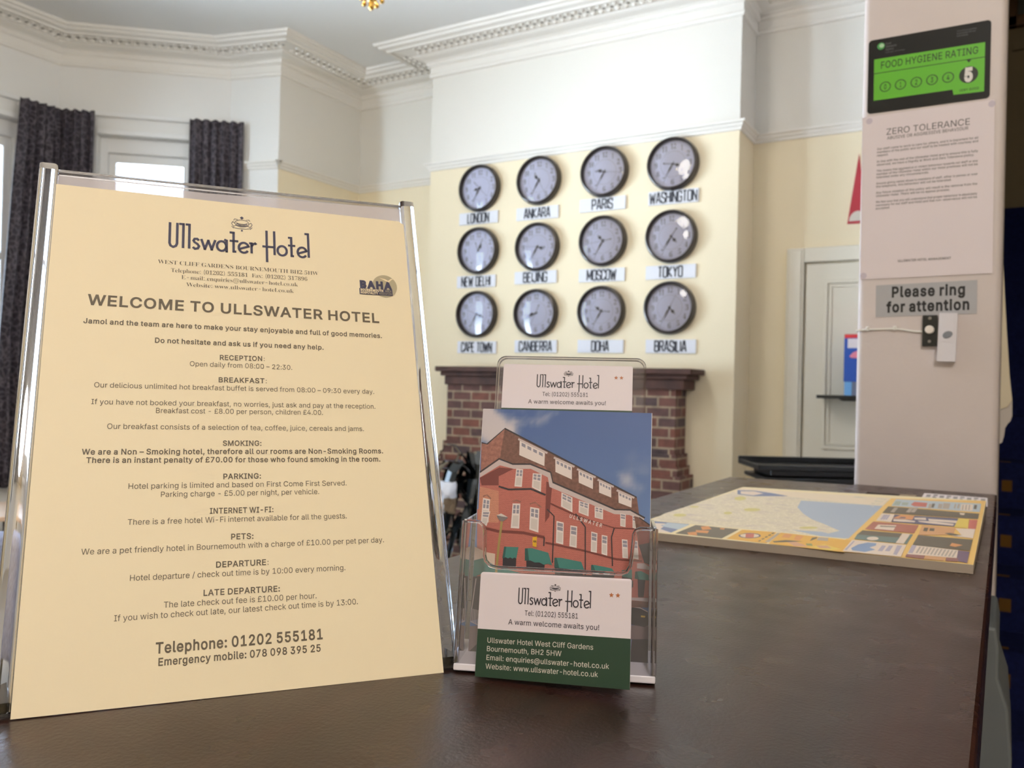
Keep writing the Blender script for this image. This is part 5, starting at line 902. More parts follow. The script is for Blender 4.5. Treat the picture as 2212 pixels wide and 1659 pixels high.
POSTCARD_ART = [
('brick_red',0.3,105.7,12.1,113.0,21.2,111.5,31.9,111.2,43.3,106.0,44.8,101.2,84.2,86.4,98.3,84.6,101.6,82.3,101.1,77.6,90.4,77.1,2.2,73.1),
('brick_red',0.1,84.8,95.4,88.8,98.5,85.0,98.3,75.7,105.0,67.5,105.3,47.5,104.6,32.2,3.2,26.6),
('brick_pale',0.7,98.8,12.7,96.5,13.8,77.3,0.8,76.7),
('brick_dark',0.4,104.1,12.3,111.1,21.3,110.5,12.2,105.5,12.5,99.9,1.8,99.5),
('brick_dark',41.9,103.5,45.6,102.1,44.6,82.2,42.1,78.5),
('roof_lit',0.1,125.7,3.7,125.3,14.3,135.2,12.8,115.8,0.7,107.3),
('roof_dark',14.3,135.4,96.9,95.8,98.5,85.5,93.1,88.2,84.2,87.9,45.6,102.7,43.8,109.2,31.1,113.8,20.5,113.4,12.3,116.3),
('roof_lit',24.2,115.6,40.6,112.2,43.2,109.5,31.1,113.8),
('soffit',0.2,106.9,11.9,115.8,20.5,113.0,31.5,113.4,44.1,108.9,45.6,103.0,84.1,88.0,93.1,88.1,101.5,83.8,101.3,81.7,92.9,85.2,83.6,85.4,43.9,100.2,42.7,106.0,31.9,110.9,21.3,110.5,12.5,112.4,0.4,104.3),
('gutter',0.5,107.2,12.0,116.0,11.7,116.9,-0.1,108.0),
('gutter',12.0,116.0,20.5,112.9,20.6,113.9,11.7,116.9),
('gutter',20.5,112.9,31.4,113.3,31.5,114.3,20.6,113.9),
('gutter',31.4,113.3,44.0,108.8,44.6,109.6,31.5,114.3),
('gutter',44.0,108.8,45.7,102.6,46.1,103.5,44.6,109.6),
('gutter',45.7,102.6,84.0,87.7,84.3,88.6,46.1,103.5),
('gutter',84.0,87.7,93.0,87.8,93.2,88.7,84.3,88.6),
('gutter',93.0,87.8,101.6,83.4,102.1,84.3,93.2,88.7),
('gutter',-0.0,125.8,4.0,125.1,3.5,125.8,0.1,126.6),
('gutter',4.0,125.1,14.2,135.2,14.5,136.1,3.5,125.8),
('gutter',14.2,135.2,96.7,95.5,97.0,96.3,14.5,136.1),
('window_white',24.1,128.6,40.2,120.9,40.2,112.9,24.3,119.2),
('window_grey',25.4,127.0,27.9,125.9,27.9,123.8,25.5,124.9),
('window_grey',29.1,125.3,31.6,124.1,31.6,122.1,29.2,123.2),
('window_grey',32.8,123.5,35.2,122.4,35.2,120.5,32.9,121.6),
('window_grey',36.5,121.8,38.9,120.7,38.9,118.8,36.5,119.9),
('soffit',22.9,128.7,41.5,120.4,42.0,121.5,23.4,129.9),
('window_white',46.8,117.7,57.2,113.1,57.4,105.3,47.2,109.5),
('window_grey',47.7,116.5,49.3,115.8,49.3,113.9,47.8,114.6),
('window_grey',50.1,115.4,51.7,114.7,51.7,112.9,50.2,113.6),
('window_grey',52.5,114.4,54.0,113.7,54.1,111.9,52.5,112.5),
('window_grey',54.9,113.3,56.4,112.7,56.5,110.9,54.9,111.5),
('soffit',45.6,117.8,58.5,112.5,59.0,113.7,46.1,119.0),
('window_white',61.3,111.0,70.3,107.1,70.4,99.9,61.7,103.5),
('window_grey',62.1,110.0,63.4,109.4,63.5,107.7,62.2,108.2),
('window_grey',64.1,109.1,65.5,108.5,65.5,106.8,64.2,107.4),
('window_grey',66.2,108.2,67.5,107.6,67.6,105.9,66.2,106.5),
('window_grey',68.2,107.2,69.6,106.7,69.6,105.0,68.3,105.6),
('soffit',60.1,111.2,71.6,106.5,72.0,107.7,60.6,112.3),
('window_white',74.0,105.0,81.4,101.7,81.6,95.2,74.2,97.9),
('window_grey',74.6,104.1,75.7,103.6,75.8,102.0,74.7,102.4),
('window_grey',76.3,103.3,77.4,102.8,77.5,101.2,76.4,101.7),
('window_grey',78.0,102.5,79.1,102.0,79.2,100.5,78.1,101.0),
('window_grey',79.7,101.8,80.8,101.3,80.9,99.8,79.8,100.2),
('soffit',72.8,105.2,82.7,101.2,83.1,102.3,73.3,106.3),
('window_white',85.7,99.1,93.9,95.5,93.8,89.7,86.1,92.3),
('window_grey',86.4,98.1,87.6,97.6,87.7,96.1,86.5,96.6),
('window_grey',88.3,97.3,89.5,96.8,89.5,95.3,88.3,95.8),
('window_grey',90.1,96.5,91.4,96.0,91.4,94.6,90.2,95.1),
('window_grey',92.0,95.7,93.2,95.2,93.2,93.8,92.0,94.3),
('soffit',84.5,99.2,95.2,95.0,95.6,96.1,85.0,100.4),
('window_white',22.9,110.6,27.2,110.4,26.9,99.5,22.3,99.7),
('window_grey',23.4,109.9,26.7,109.8,26.6,106.1,23.2,106.2),
('curtain_pale',23.3,105.3,26.4,105.2,26.2,100.4,23.0,100.5),
('window_white',24.7,110.3,24.6,105.9,25.2,105.9,25.4,110.3),
('window_white',23.2,107.8,26.7,107.7,26.7,108.1,23.2,108.3),
('window_white',33.3,108.2,38.8,108.0,38.8,96.9,33.1,99.5),
('window_grey',33.9,107.6,38.1,107.4,38.1,103.7,33.9,104.5),
('curtain_pale',34.0,103.8,37.9,102.9,37.9,98.2,34.0,99.8),
('window_white',35.7,107.9,35.7,103.9,36.3,103.9,36.3,107.9),
('window_white',33.8,105.9,38.2,105.3,38.2,105.8,33.8,106.3),
('window_white',51.4,97.1,58.2,94.3,58.5,85.3,51.4,88.6),
('window_grey',52.2,96.3,57.4,94.1,57.5,91.1,52.2,93.3),
('curtain_pale',52.4,92.6,57.3,90.4,57.5,86.5,52.5,88.8),
('window_white',54.5,95.5,54.6,92.0,55.2,92.0,55.1,95.6),
('window_white',52.0,94.7,57.5,92.3,57.7,92.7,52.2,95.1),
('window_white',62.2,92.7,68.4,91.1,68.3,83.3,62.2,85.4),
('window_grey',63.0,92.1,67.6,90.8,67.6,88.2,63.0,89.6),
('curtain_pale',63.1,88.9,67.4,87.6,67.4,84.2,63.1,85.7),
('window_white',65.0,91.8,65.0,88.7,65.6,88.7,65.6,91.8),
('window_white',62.8,90.6,67.7,89.3,67.8,89.7,62.9,91.0),
('window_white',71.8,89.5,76.9,88.5,77.0,81.8,72.0,82.8),
('window_grey',72.4,88.9,76.3,88.2,76.3,85.9,72.4,86.7),
('curtain_pale',72.6,86.1,76.2,85.4,76.2,82.5,72.7,83.2),
('window_white',74.0,88.8,74.1,86.2,74.7,86.2,74.6,88.8),
('window_white',72.3,87.6,76.4,86.8,76.5,87.2,72.3,88.0),
('window_white',3.3,91.8,7.7,91.1,7.5,77.0,2.8,76.8),
('window_grey',3.8,90.8,7.2,90.3,7.1,85.5,3.6,85.7),
('curtain_pale',3.7,84.5,6.9,84.3,6.8,78.1,3.5,78.0),
('window_white',5.2,91.2,5.0,85.3,5.6,85.3,5.8,91.1),
('window_white',3.6,88.1,7.2,87.7,7.2,88.1,3.6,88.5),
('window_white',21.8,89.2,26.5,89.3,26.6,74.2,21.4,74.3),
('window_grey',22.4,88.3,25.9,88.3,25.9,83.2,22.2,83.2),
('curtain_pale',22.4,82.0,25.8,82.0,25.8,75.4,22.2,75.4),
('window_white',23.8,88.9,23.8,82.9,24.4,82.9,24.4,88.9),
('window_white',22.2,85.5,26.0,85.6,26.0,86.0,22.2,86.0),
('window_white',32.7,87.5,38.3,86.8,38.4,72.3,32.8,73.9),
('window_grey',33.4,86.6,37.6,86.0,37.7,81.1,33.4,81.9),
('curtain_pale',33.6,80.8,37.5,80.0,37.5,73.7,33.6,74.7),
('window_white',35.2,86.9,35.2,81.2,35.9,81.2,35.8,86.9),
('window_white',33.3,84.1,37.7,83.3,37.8,83.8,33.3,84.5),
('roof_lit',21.9,90.0,23.9,90.8,23.9,91.7,21.6,90.8),
('roof_lit',23.9,90.8,26.6,89.9,26.9,90.7,23.9,91.7),
('roof_lit',32.5,88.9,35.3,90.0,35.5,90.8,32.2,89.7),
('roof_lit',35.3,90.0,39.3,87.1,39.8,87.8,35.5,90.8),
('roof_lit',3.4,92.3,5.5,93.3,5.8,94.2,3.0,93.1),
('roof_lit',5.5,93.3,8.0,91.1,8.6,91.7,5.8,94.2),
('gutter',12.4,98.8,18.9,97.1,18.9,98.2,12.7,99.8),
('gutter',18.9,97.1,32.5,98.0,32.6,99.1,18.9,98.2),
('gutter',32.5,98.0,41.6,94.7,42.0,95.7,32.6,99.1),
('brick_dark',44.7,89.7,59.9,83.4,60.3,84.3,45.1,90.6),
('brick_dark',59.9,83.4,72.2,79.4,72.5,80.3,60.3,84.3),
('brick_dark',5.5,72.7,13.6,71.3,13.7,72.9,5.8,74.3),
('brick_dark',13.6,71.3,29.4,71.0,29.5,72.6,13.7,72.9),
('brick_dark',29.4,71.0,42.0,68.9,42.2,70.5,29.5,72.6),
('brick_dark',42.8,66.0,65.4,62.6,65.6,63.6,43.0,67.1),
('brick_dark',65.4,62.6,85.4,58.4,85.6,59.5,65.6,63.6),
('brick_dark',85.4,58.4,100.5,57.9,100.6,58.9,85.6,59.5),
('brick_dark',64.8,81.9,83.7,76.8,83.8,77.5,65.0,82.5),
('brick_dark',83.7,76.8,95.7,76.9,95.7,77.6,83.8,77.5),
('window_white',49.1,79.8,53.5,79.0,53.7,65.9,49.3,66.7),
('window_grey',49.7,78.9,53.0,78.3,53.1,73.8,49.7,74.5),
('window_white',49.6,76.5,53.1,75.9,53.2,76.3,49.6,76.9),
('curtain_pale',49.9,73.4,53.0,72.8,53.0,67.0,50.0,67.5),
('window_white',57.6,77.5,61.7,77.0,61.8,64.3,57.4,65.1),
('window_grey',58.1,76.7,61.2,76.3,61.2,72.0,58.1,72.5),
('window_white',58.0,74.4,61.3,74.0,61.3,74.4,58.0,74.8),
('curtain_pale',58.2,71.5,61.1,71.0,61.1,65.3,58.1,65.9),
('window_white',70.2,74.4,73.9,73.6,73.9,62.0,70.3,62.5),
('window_grey',70.6,73.6,73.4,73.0,73.4,69.0,70.7,69.5),
('window_white',70.5,71.4,73.5,70.8,73.5,71.2,70.6,71.8),
('curtain_pale',70.8,68.6,73.3,68.1,73.3,62.9,70.9,63.2),
('window_white',76.5,72.7,79.9,72.2,80.1,60.6,76.7,61.5),
('window_grey',77.0,72.0,79.5,71.6,79.5,67.7,77.0,68.1),
('window_white',76.9,69.9,79.5,69.4,79.6,69.8,77.0,70.3),
('curtain_pale',77.1,67.2,79.5,66.8,79.5,61.6,77.2,62.1),
('window_white',88.5,70.7,91.8,70.5,92.4,59.6,89.1,59.8),
('window_grey',89.0,70.0,91.5,69.8,91.7,66.1,89.2,66.3),
('window_white',89.0,67.9,91.6,67.8,91.7,68.2,89.0,68.3),
('curtain_pale',89.3,65.4,91.6,65.3,91.9,60.4,89.6,60.5),
('window_white',95.1,70.3,97.8,70.1,98.6,59.3,95.3,59.8),
('window_grey',95.5,69.7,97.5,69.5,97.8,65.8,95.6,66.0),
('window_white',95.4,67.7,97.7,67.4,97.7,67.8,95.5,68.0),
('curtain_pale',95.7,65.2,97.7,65.0,98.1,60.1,95.8,60.4),
('window_white',87.2,86.1,90.5,85.6,90.5,77.9,87.4,78.4),
('window_grey',87.6,85.6,90.1,85.2,90.1,82.6,87.6,83.0),
('window_white',87.5,84.1,90.2,83.7,90.2,84.1,87.6,84.5),
('curtain_pale',87.8,82.3,90.0,82.0,90.0,78.5,87.8,78.8),
('window_white',94.5,85.1,96.8,84.6,97.0,77.2,94.7,77.7),
('window_grey',94.8,84.6,96.6,84.2,96.6,81.7,94.8,82.1),
('window_white',94.7,83.2,96.6,82.7,96.7,83.1,94.8,83.6),
('curtain_pale',94.9,81.5,96.6,81.1,96.6,77.8,95.0,78.2),
('window_white',3.3,83.6,8.3,83.8,6.6,74.9,3.1,76.1),
('window_grey',3.9,83.1,7.6,83.2,7.1,80.3,3.8,80.5),
('window_white',3.7,81.6,7.5,81.5,7.5,82.0,3.7,82.0),
('curtain_pale',3.9,79.9,6.8,79.6,6.2,75.7,3.7,76.5),
('window_white',101.6,75.9,104.2,75.0,104.5,70.1,102.3,70.7),
('window_grey',102.0,75.5,104.0,74.8,104.0,73.1,102.2,73.7),
('window_white',102.0,74.4,104.0,73.8,104.1,74.1,102.1,74.8),
('curtain_pale',102.3,73.2,104.0,72.8,104.1,70.5,102.6,70.9),
('gutter',42.8,86.3,47.1,82.6,47.8,82.7,43.3,86.9),
('gutter',47.1,82.6,47.3,54.9,48.0,54.9,47.8,82.7),
('gutter',60.1,84.4,66.2,76.8,66.9,77.0,60.7,84.9),
('gutter',66.2,76.8,67.1,48.1,67.8,48.1,66.9,77.0),
('gutter',83.5,77.1,82.0,71.7,82.7,71.7,84.2,76.9),
('gutter',82.0,71.7,83.0,54.7,83.7,54.8,82.7,71.7),
('gutter',41.7,69.8,41.6,64.5,42.4,64.5,42.5,69.8),
('roof_dark',95.5,84.8,99.5,83.7,105.5,79.3,105.0,66.9,98.5,67.2),
('brick_dark',98.3,76.4,104.9,76.0,105.0,67.5,98.5,67.2),
('gutter',98.3,83.7,105.3,79.0,105.7,79.6,98.7,84.2),
('yard_dark',98.5,67.8,105.0,69.5,105.2,56.5,101.9,57.6),
('soffit',97.7,57.1,101.9,57.3,105.2,55.2,105.2,53.6,97.7,54.2),
('cream_wall',-0.2,62.2,6.9,59.2,12.8,58.5,12.9,50.5,0.1,49.9),
('yard_dark',17.6,56.7,25.8,56.8,25.8,51.2,17.7,51.5),
('yard_dark',31.9,55.8,43.1,54.7,43.0,49.5,32.2,50.2),
('yard_dark',49.2,52.4,66.2,51.6,66.0,47.7,49.4,48.2),
('yard_dark',71.2,50.9,84.7,50.6,84.5,48.2,71.3,48.0),
('yard_dark',89.0,49.2,94.9,48.6,94.9,47.0,89.1,46.7),
('yard_dark',98.2,48.4,102.7,48.0,101.9,37.8,98.7,37.6),
('awning_green',18.0,63.0,26.8,63.1,25.8,56.3,24.6,56.9,23.5,56.1,22.1,56.8,20.7,56.1,19.3,56.8,17.3,56.2),
('awning_green',30.7,62.6,35.0,62.9,44.9,60.7,47.5,53.4,45.1,54.1,42.5,53.5,39.8,54.7,37.1,54.5,34.3,55.6,31.0,55.3),
('awning_green',48.7,57.9,52.4,58.1,64.8,56.3,66.9,51.5,61.3,51.4,55.3,51.9,48.9,52.2),
('awning_green',70.8,54.9,73.1,54.9,83.0,53.4,85.4,50.5,78.5,50.3,70.7,50.7),
('awning_green',88.9,52.6,94.8,53.4,94.9,48.1,89.3,49.1),
('awning_green',96.7,52.2,100.0,52.8,104.6,50.7,104.8,47.6,100.8,47.8,96.5,48.2),
('awning_green',-0.2,53.9,5.4,55.5,14.9,50.6,29.3,48.0,5.0,46.2,-0.3,43.8),
('awning_dark',18.0,63.0,19.3,63.0,18.7,56.2,17.3,56.2),
('awning_dark',30.7,62.6,32.3,62.7,33.6,55.5,31.0,55.3),
('awning_dark',48.7,57.9,50.0,58.0,51.9,52.0,48.9,52.2),
('awning_dark',70.8,54.9,71.8,54.9,73.9,50.5,70.7,50.7),
('awning_dark',96.7,52.2,97.8,52.5,99.1,47.8,96.5,48.2),
('yard_dark',-0.4,44.3,30.0,47.8,70.0,48.9,95.6,47.0,95.7,43.2,-0.0,18.6),
('yard_dark',95.6,14.5,105.1,15.4,105.4,0.3,94.6,-0.3),
('pavement',-1.2,15.4,6.8,16.5,105.0,22.2,105.2,14.5,90.5,13.6,0.2,0.2),
('soffit',93.8,37.3,104.5,37.6,104.5,35.4,93.9,35.8),
('roof_dark',93.9,35.4,104.5,35.4,104.6,32.2,93.9,32.0),
('car_black',93.9,31.6,100.4,32.1,104.6,29.7,105.0,22.2,102.5,21.1,94.1,22.2),
('soffit',95.9,31.8,100.1,32.0,104.3,30.0,104.4,29.4,100.1,31.4),
('number_plate',100.5,27.5,103.0,27.4,102.9,26.4,100.5,26.5),
('yard_dark',-0.5,0.2,7.4,8.2,8.3,-6.8,-0.0,-6.7),
('pavement',0.0,12.9,5.2,11.3,5.4,6.9,0.1,8.4),
('soffit',0.3,25.8,0.3,18.0,0.8,18.0,0.8,25.8),
('soffit',1.2,25.6,1.3,17.7,1.8,17.7,1.7,25.6),
('soffit',2.2,25.5,2.2,17.4,2.7,17.4,2.7,25.5),
('soffit',3.1,25.3,3.2,17.1,3.7,17.1,3.6,25.3),
('soffit',4.1,25.2,4.2,16.7,4.6,16.7,4.6,25.2),
('soffit',5.1,25.1,5.1,16.4,5.6,16.4,5.5,25.1),
('soffit',0.2,18.1,5.4,16.1,5.6,16.7,0.4,18.6),
('soffit',1.8,43.4,0.3,25.1,0.8,25.1,2.3,43.4),
('lamp_post',15.1,78.7,14.0,63.9,15.4,63.8,16.5,78.6),
('lamp_post',14.0,63.9,13.3,47.3,14.7,47.3,15.4,63.8),
('lamp_head',12.3,81.6,15.1,82.8,19.4,80.7,18.8,79.8,16.4,78.0,14.7,78.3,13.2,79.9),
('curtain_pale',12.3,81.6,15.1,82.8,19.4,80.7,15.9,81.0),
('sign_yellow',35.0,69.4,37.7,70.0,37.6,63.6,35.3,64.1),
]

pc = MB(); pc.prism([(0, 0), (.105, 0), (.1053, .1480), (-.0002, .1477)], -.0004, 0)
post = pc.build('postcard', mat('glossy_white_card', srgb(225, 222, 225), .3)); post.matrix_world = PM
tag(post, 'hotel photograph postcard standing in the clear leaflet holder', 'postcard')
ARTC = dict(brick_red=(170, 97, 87), brick_pale=(184, 124, 102), brick_dark=(112, 52, 48), roof_lit=(150, 100, 88), roof_dark=(112, 76, 66), soffit=(196, 180, 180), gutter=(44, 36, 44),
    window_white=(226, 214, 212), window_grey=(140, 136, 150), curtain_pale=(206, 196, 192), yard_dark=(42, 38, 46), cream_wall=(216, 194, 178), awning_green=(58, 120, 114), awning_dark=(34, 82, 78),
    pavement=(132, 112, 112), car_black=(26, 24, 30), number_plate=(206, 172, 60), lamp_post=(160, 140, 84), lamp_head=(120, 110, 112), sign_yellow=(222, 172, 40))
def print_brick(name, col, sc, mort):
    m = mat(name, srgb(*col), .35)
    nt = m.node_tree; b = nt.nodes['Principled BSDF']; tc = nt.nodes.new('ShaderNodeTexCoord')
    bk = nt.nodes.new('ShaderNodeTexBrick'); bk.inputs['Scale'].default_value = sc; bk.inputs['Mortar Size'].default_value = .06; bk.inputs['Brick Width'].default_value = 1.4; bk.inputs['Row Height'].default_value = .55
    c = Vector(srgb(*col)); bk.inputs['Color1'].default_value = (c[0], c[1], c[2], 1); bk.inputs['Color2'].default_value = (c[0]*.86, c[1]*.84, c[2]*.84, 1); bk.inputs['Mortar'].default_value = (c[0]*mort, c[1]*mort*1.05, c[2]*mort*1.1, 1)
    nt.links.new(tc.outputs['Object'], bk.inputs['Vector']); nt.links.new(bk.outputs['Color'], b.inputs['Base Color'])
    return m
names = list(ARTC); amats = []
for nme in names:
    if nme in ('brick_red', 'brick_pale'): amats.append(print_brick('printed_'+nme, ARTC[nme], 1000, 1.5))
    elif nme in ('roof_lit', 'roof_dark'): amats.append(mat('printed_'+nme, srgb(*ARTC[nme]), .35, vary=(500, .28)))
    else: amats.append(mat('printed_'+nme, srgb(*ARTC[nme]), .35))
# the printed sky: blue with soft clouds, coloured per vertex
sky = MB(); NX, NY = 54, 76
me_cols = []
for j in range(NY+1):
    for i in range(NX+1):
        x, y = .105*i/NX, .148*j/NY
        sky.v.append((x, y, .00004))
        u, v = x*1000, y*1000
        nz = noise.fractal(Vector((u*.05, v*.06, 3.3)), .9, 2.0, 6)
        c1 = 1.25-math.hypot((u-4)/27, (v-140)/17)+nz*.75
        c2 = .95-math.hypot((u-90)/15, (v-106)/9)+nz*.6
        c3 = .62-math.hypot((u-100)/26, (v-112)/18)+nz*.5
        k = max(0, min(1, max(c1, c2*.8, c3*.6)))
        k = k*k*(3-2*k)
        top = Vector((64, 90, 146)).lerp(Vector((98, 124, 172)), max(0, min(1, (150-v)/70)))
        cc = top.lerp(Vector((208, 198, 202)), k*.95)
        me_cols.append(srgb(*cc))
for j in range(NY):
    for i in range(NX):
        a = j*(NX+1)+i; sky.f.append((a, a+1, a+NX+2, a+NX+1)); sky.mi.append(0)
m_sky = mat('printed_sky', (1, 1, 1, 1), .35)
at = m_sky.node_tree.nodes.new('ShaderNodeAttribute'); at.attribute_name = 'print'
m_sky.node_tree.links.new(at.outputs['Color'], m_sky.node_tree.nodes['Principled BSDF'].inputs['Base Color'])
so = sky.build('printed_sky', m_sky, post)
ca = so.data.color_attributes.new('print', 'FLOAT_COLOR', 'POINT')
for i, cc in enumerate(me_cols): ca.data[i].color = cc
art = MB()
def clip(poly, x0, x1, y0, y1):
    for ax, lim, sg in ((0, x0, 1), (0, x1, -1), (1, y0, 1), (1, y1, -1)):
        out = []
        for i in range(len(poly)):
            a, b = poly[i-1], poly[i]; ia, ib = (a[ax]-lim)*sg >= 0, (b[ax]-lim)*sg >= 0
            if ia != ib:
                t = (lim-a[ax])/(b[ax]-a[ax]); out.append((a[0]+(b[0]-a[0])*t, a[1]+(b[1]-a[1])*t))
            if ib: out.append(b)
        poly = out
        if not poly: return []
    return poly
def lay(mb, polys, names, z0, dz, mapper, box):
    for i, row in enumerate(polys):
        nm, c = row[0], row[1:]
        p = clip([(c[k], c[k+1]) for k in range(0, len(c), 2)], *box)
        if len(p) < 3: continue
        pp, tr = fill_outline([p])
        k = len(mb.v); z = z0+dz*i
        mb.v += [mapper(x, y, z) for x, y in pp]
        for t_ in tr: mb.f.append(tuple(k+q for q in t_)); mb.mi.append(names.index(nm))
lay(art, POSTCARD_ART, names, .00006, .0000018, lambda x, y, z: (x/1000, y/1000, z), (.1, 104.9, .1, 147.6))
Zt = .00006+.0000018*len(POSTCARD_ART)+.00002
put_text(art, 'U L L S W A T E R', .0565, .0822, .0763, .0771, .0029, 'sans', 10, names.index('window_white'), Zt)
put_text(art, 'AA', .0356, .0664, .0375, .0664, .0018, 'sans', 20, names.index('yard_dark'), Zt)
art.build('printed_photograph', amats, post)

M_GREEN = mat('dark_green_print', srgb(27, 57, 39), .45)
M_CREAMINK = mat('pale_cream_print', srgb(214, 206, 196), .5)
M_DARKINK = mat('charcoal_print', srgb(50, 44, 54), .5)
M_COPPER = mat('copper_star_print', srgb(176, 104, 62), .4)
def card(name, matrix, label, group, full=True):
    b = MB(); b.prism(rrect(0, .085, 0, .055, .0012), -.00035, 0); o = b.build(name, M_CARD); o.matrix_world = matrix
    tag(o, label, 'business card', group)
    if not full: return o
    g = MB(); g.face([(0, 0, .00008), (.085, 0, .00008), (.085, .0254, .00008), (0, .0252, .00008)]); g.build('green_band', M_GREEN, o)
    t = MB(); z = .00014
    for txt, x0, y0, x1, y1 in (('Ullswater Hotel West Cliff Gardens', 5.8, 18.2, 65.4, 18.5), ('Bournemouth, BH2 5HW', 5.8, 13.7, 48.2, 14.0), ('Email: enquiries@ullswater-hotel.co.uk', 5.8, 9.1, 74.0, 9.5), ('Website: www.ullswater-hotel.co.uk', 5.8, 4.5, 68.2, 5.0)):
        put_text(t, txt, x0/1000, y0/1000, x1/1000, y1/1000, .0037, 'sans', 1, 0, z)
    t.build('contact_text', M_CREAMINK, o)
    t = MB(); hotel_logo(t, .0226, .0397, .0406, .0087, .00065, z); crest(t, .0433, .0493, .0060, .0040, .0002, z)
    put_text(t, 'Tel: (01202) 555181', .0266, .0338, .0567, .0339, .0037, 'sans', 2, 0, z)
    put_text(t, 'A warm welcome awaits you!', .0175, .0286, .0684, .0287, .0037, 'sans', 2, 0, z)
    t.build('hotel_lettering', M_DARKINK, o)
    t = MB(); star(t, .0743, .0471, .0014, z); star(t, .0778, .0471, .0014, z); t.build('stars', M_COPPER, o)
    return o
CM = tilted((-.2468, .3861, EYE-.1593), R(12.89479), R(13.34951), R(2.446))
card('business_card', CM, 'front white and green hotel business card leaning on the postcard pocket', 'business cards', True)
for i in range(4):
    card('business_card', CM @ Matrix.Translation((-.0002-.0001*((i*7) % 3), .0003+.00022*i, -.00042*(i+1))), 'plain edge of a white business card stacked behind the front card', 'business cards', False)
card('business_card', PM @ Matrix.Translation((.0082, .1282, -.0212)), 'upper business card inside the clear holder above the postcard', 'business cards', True)

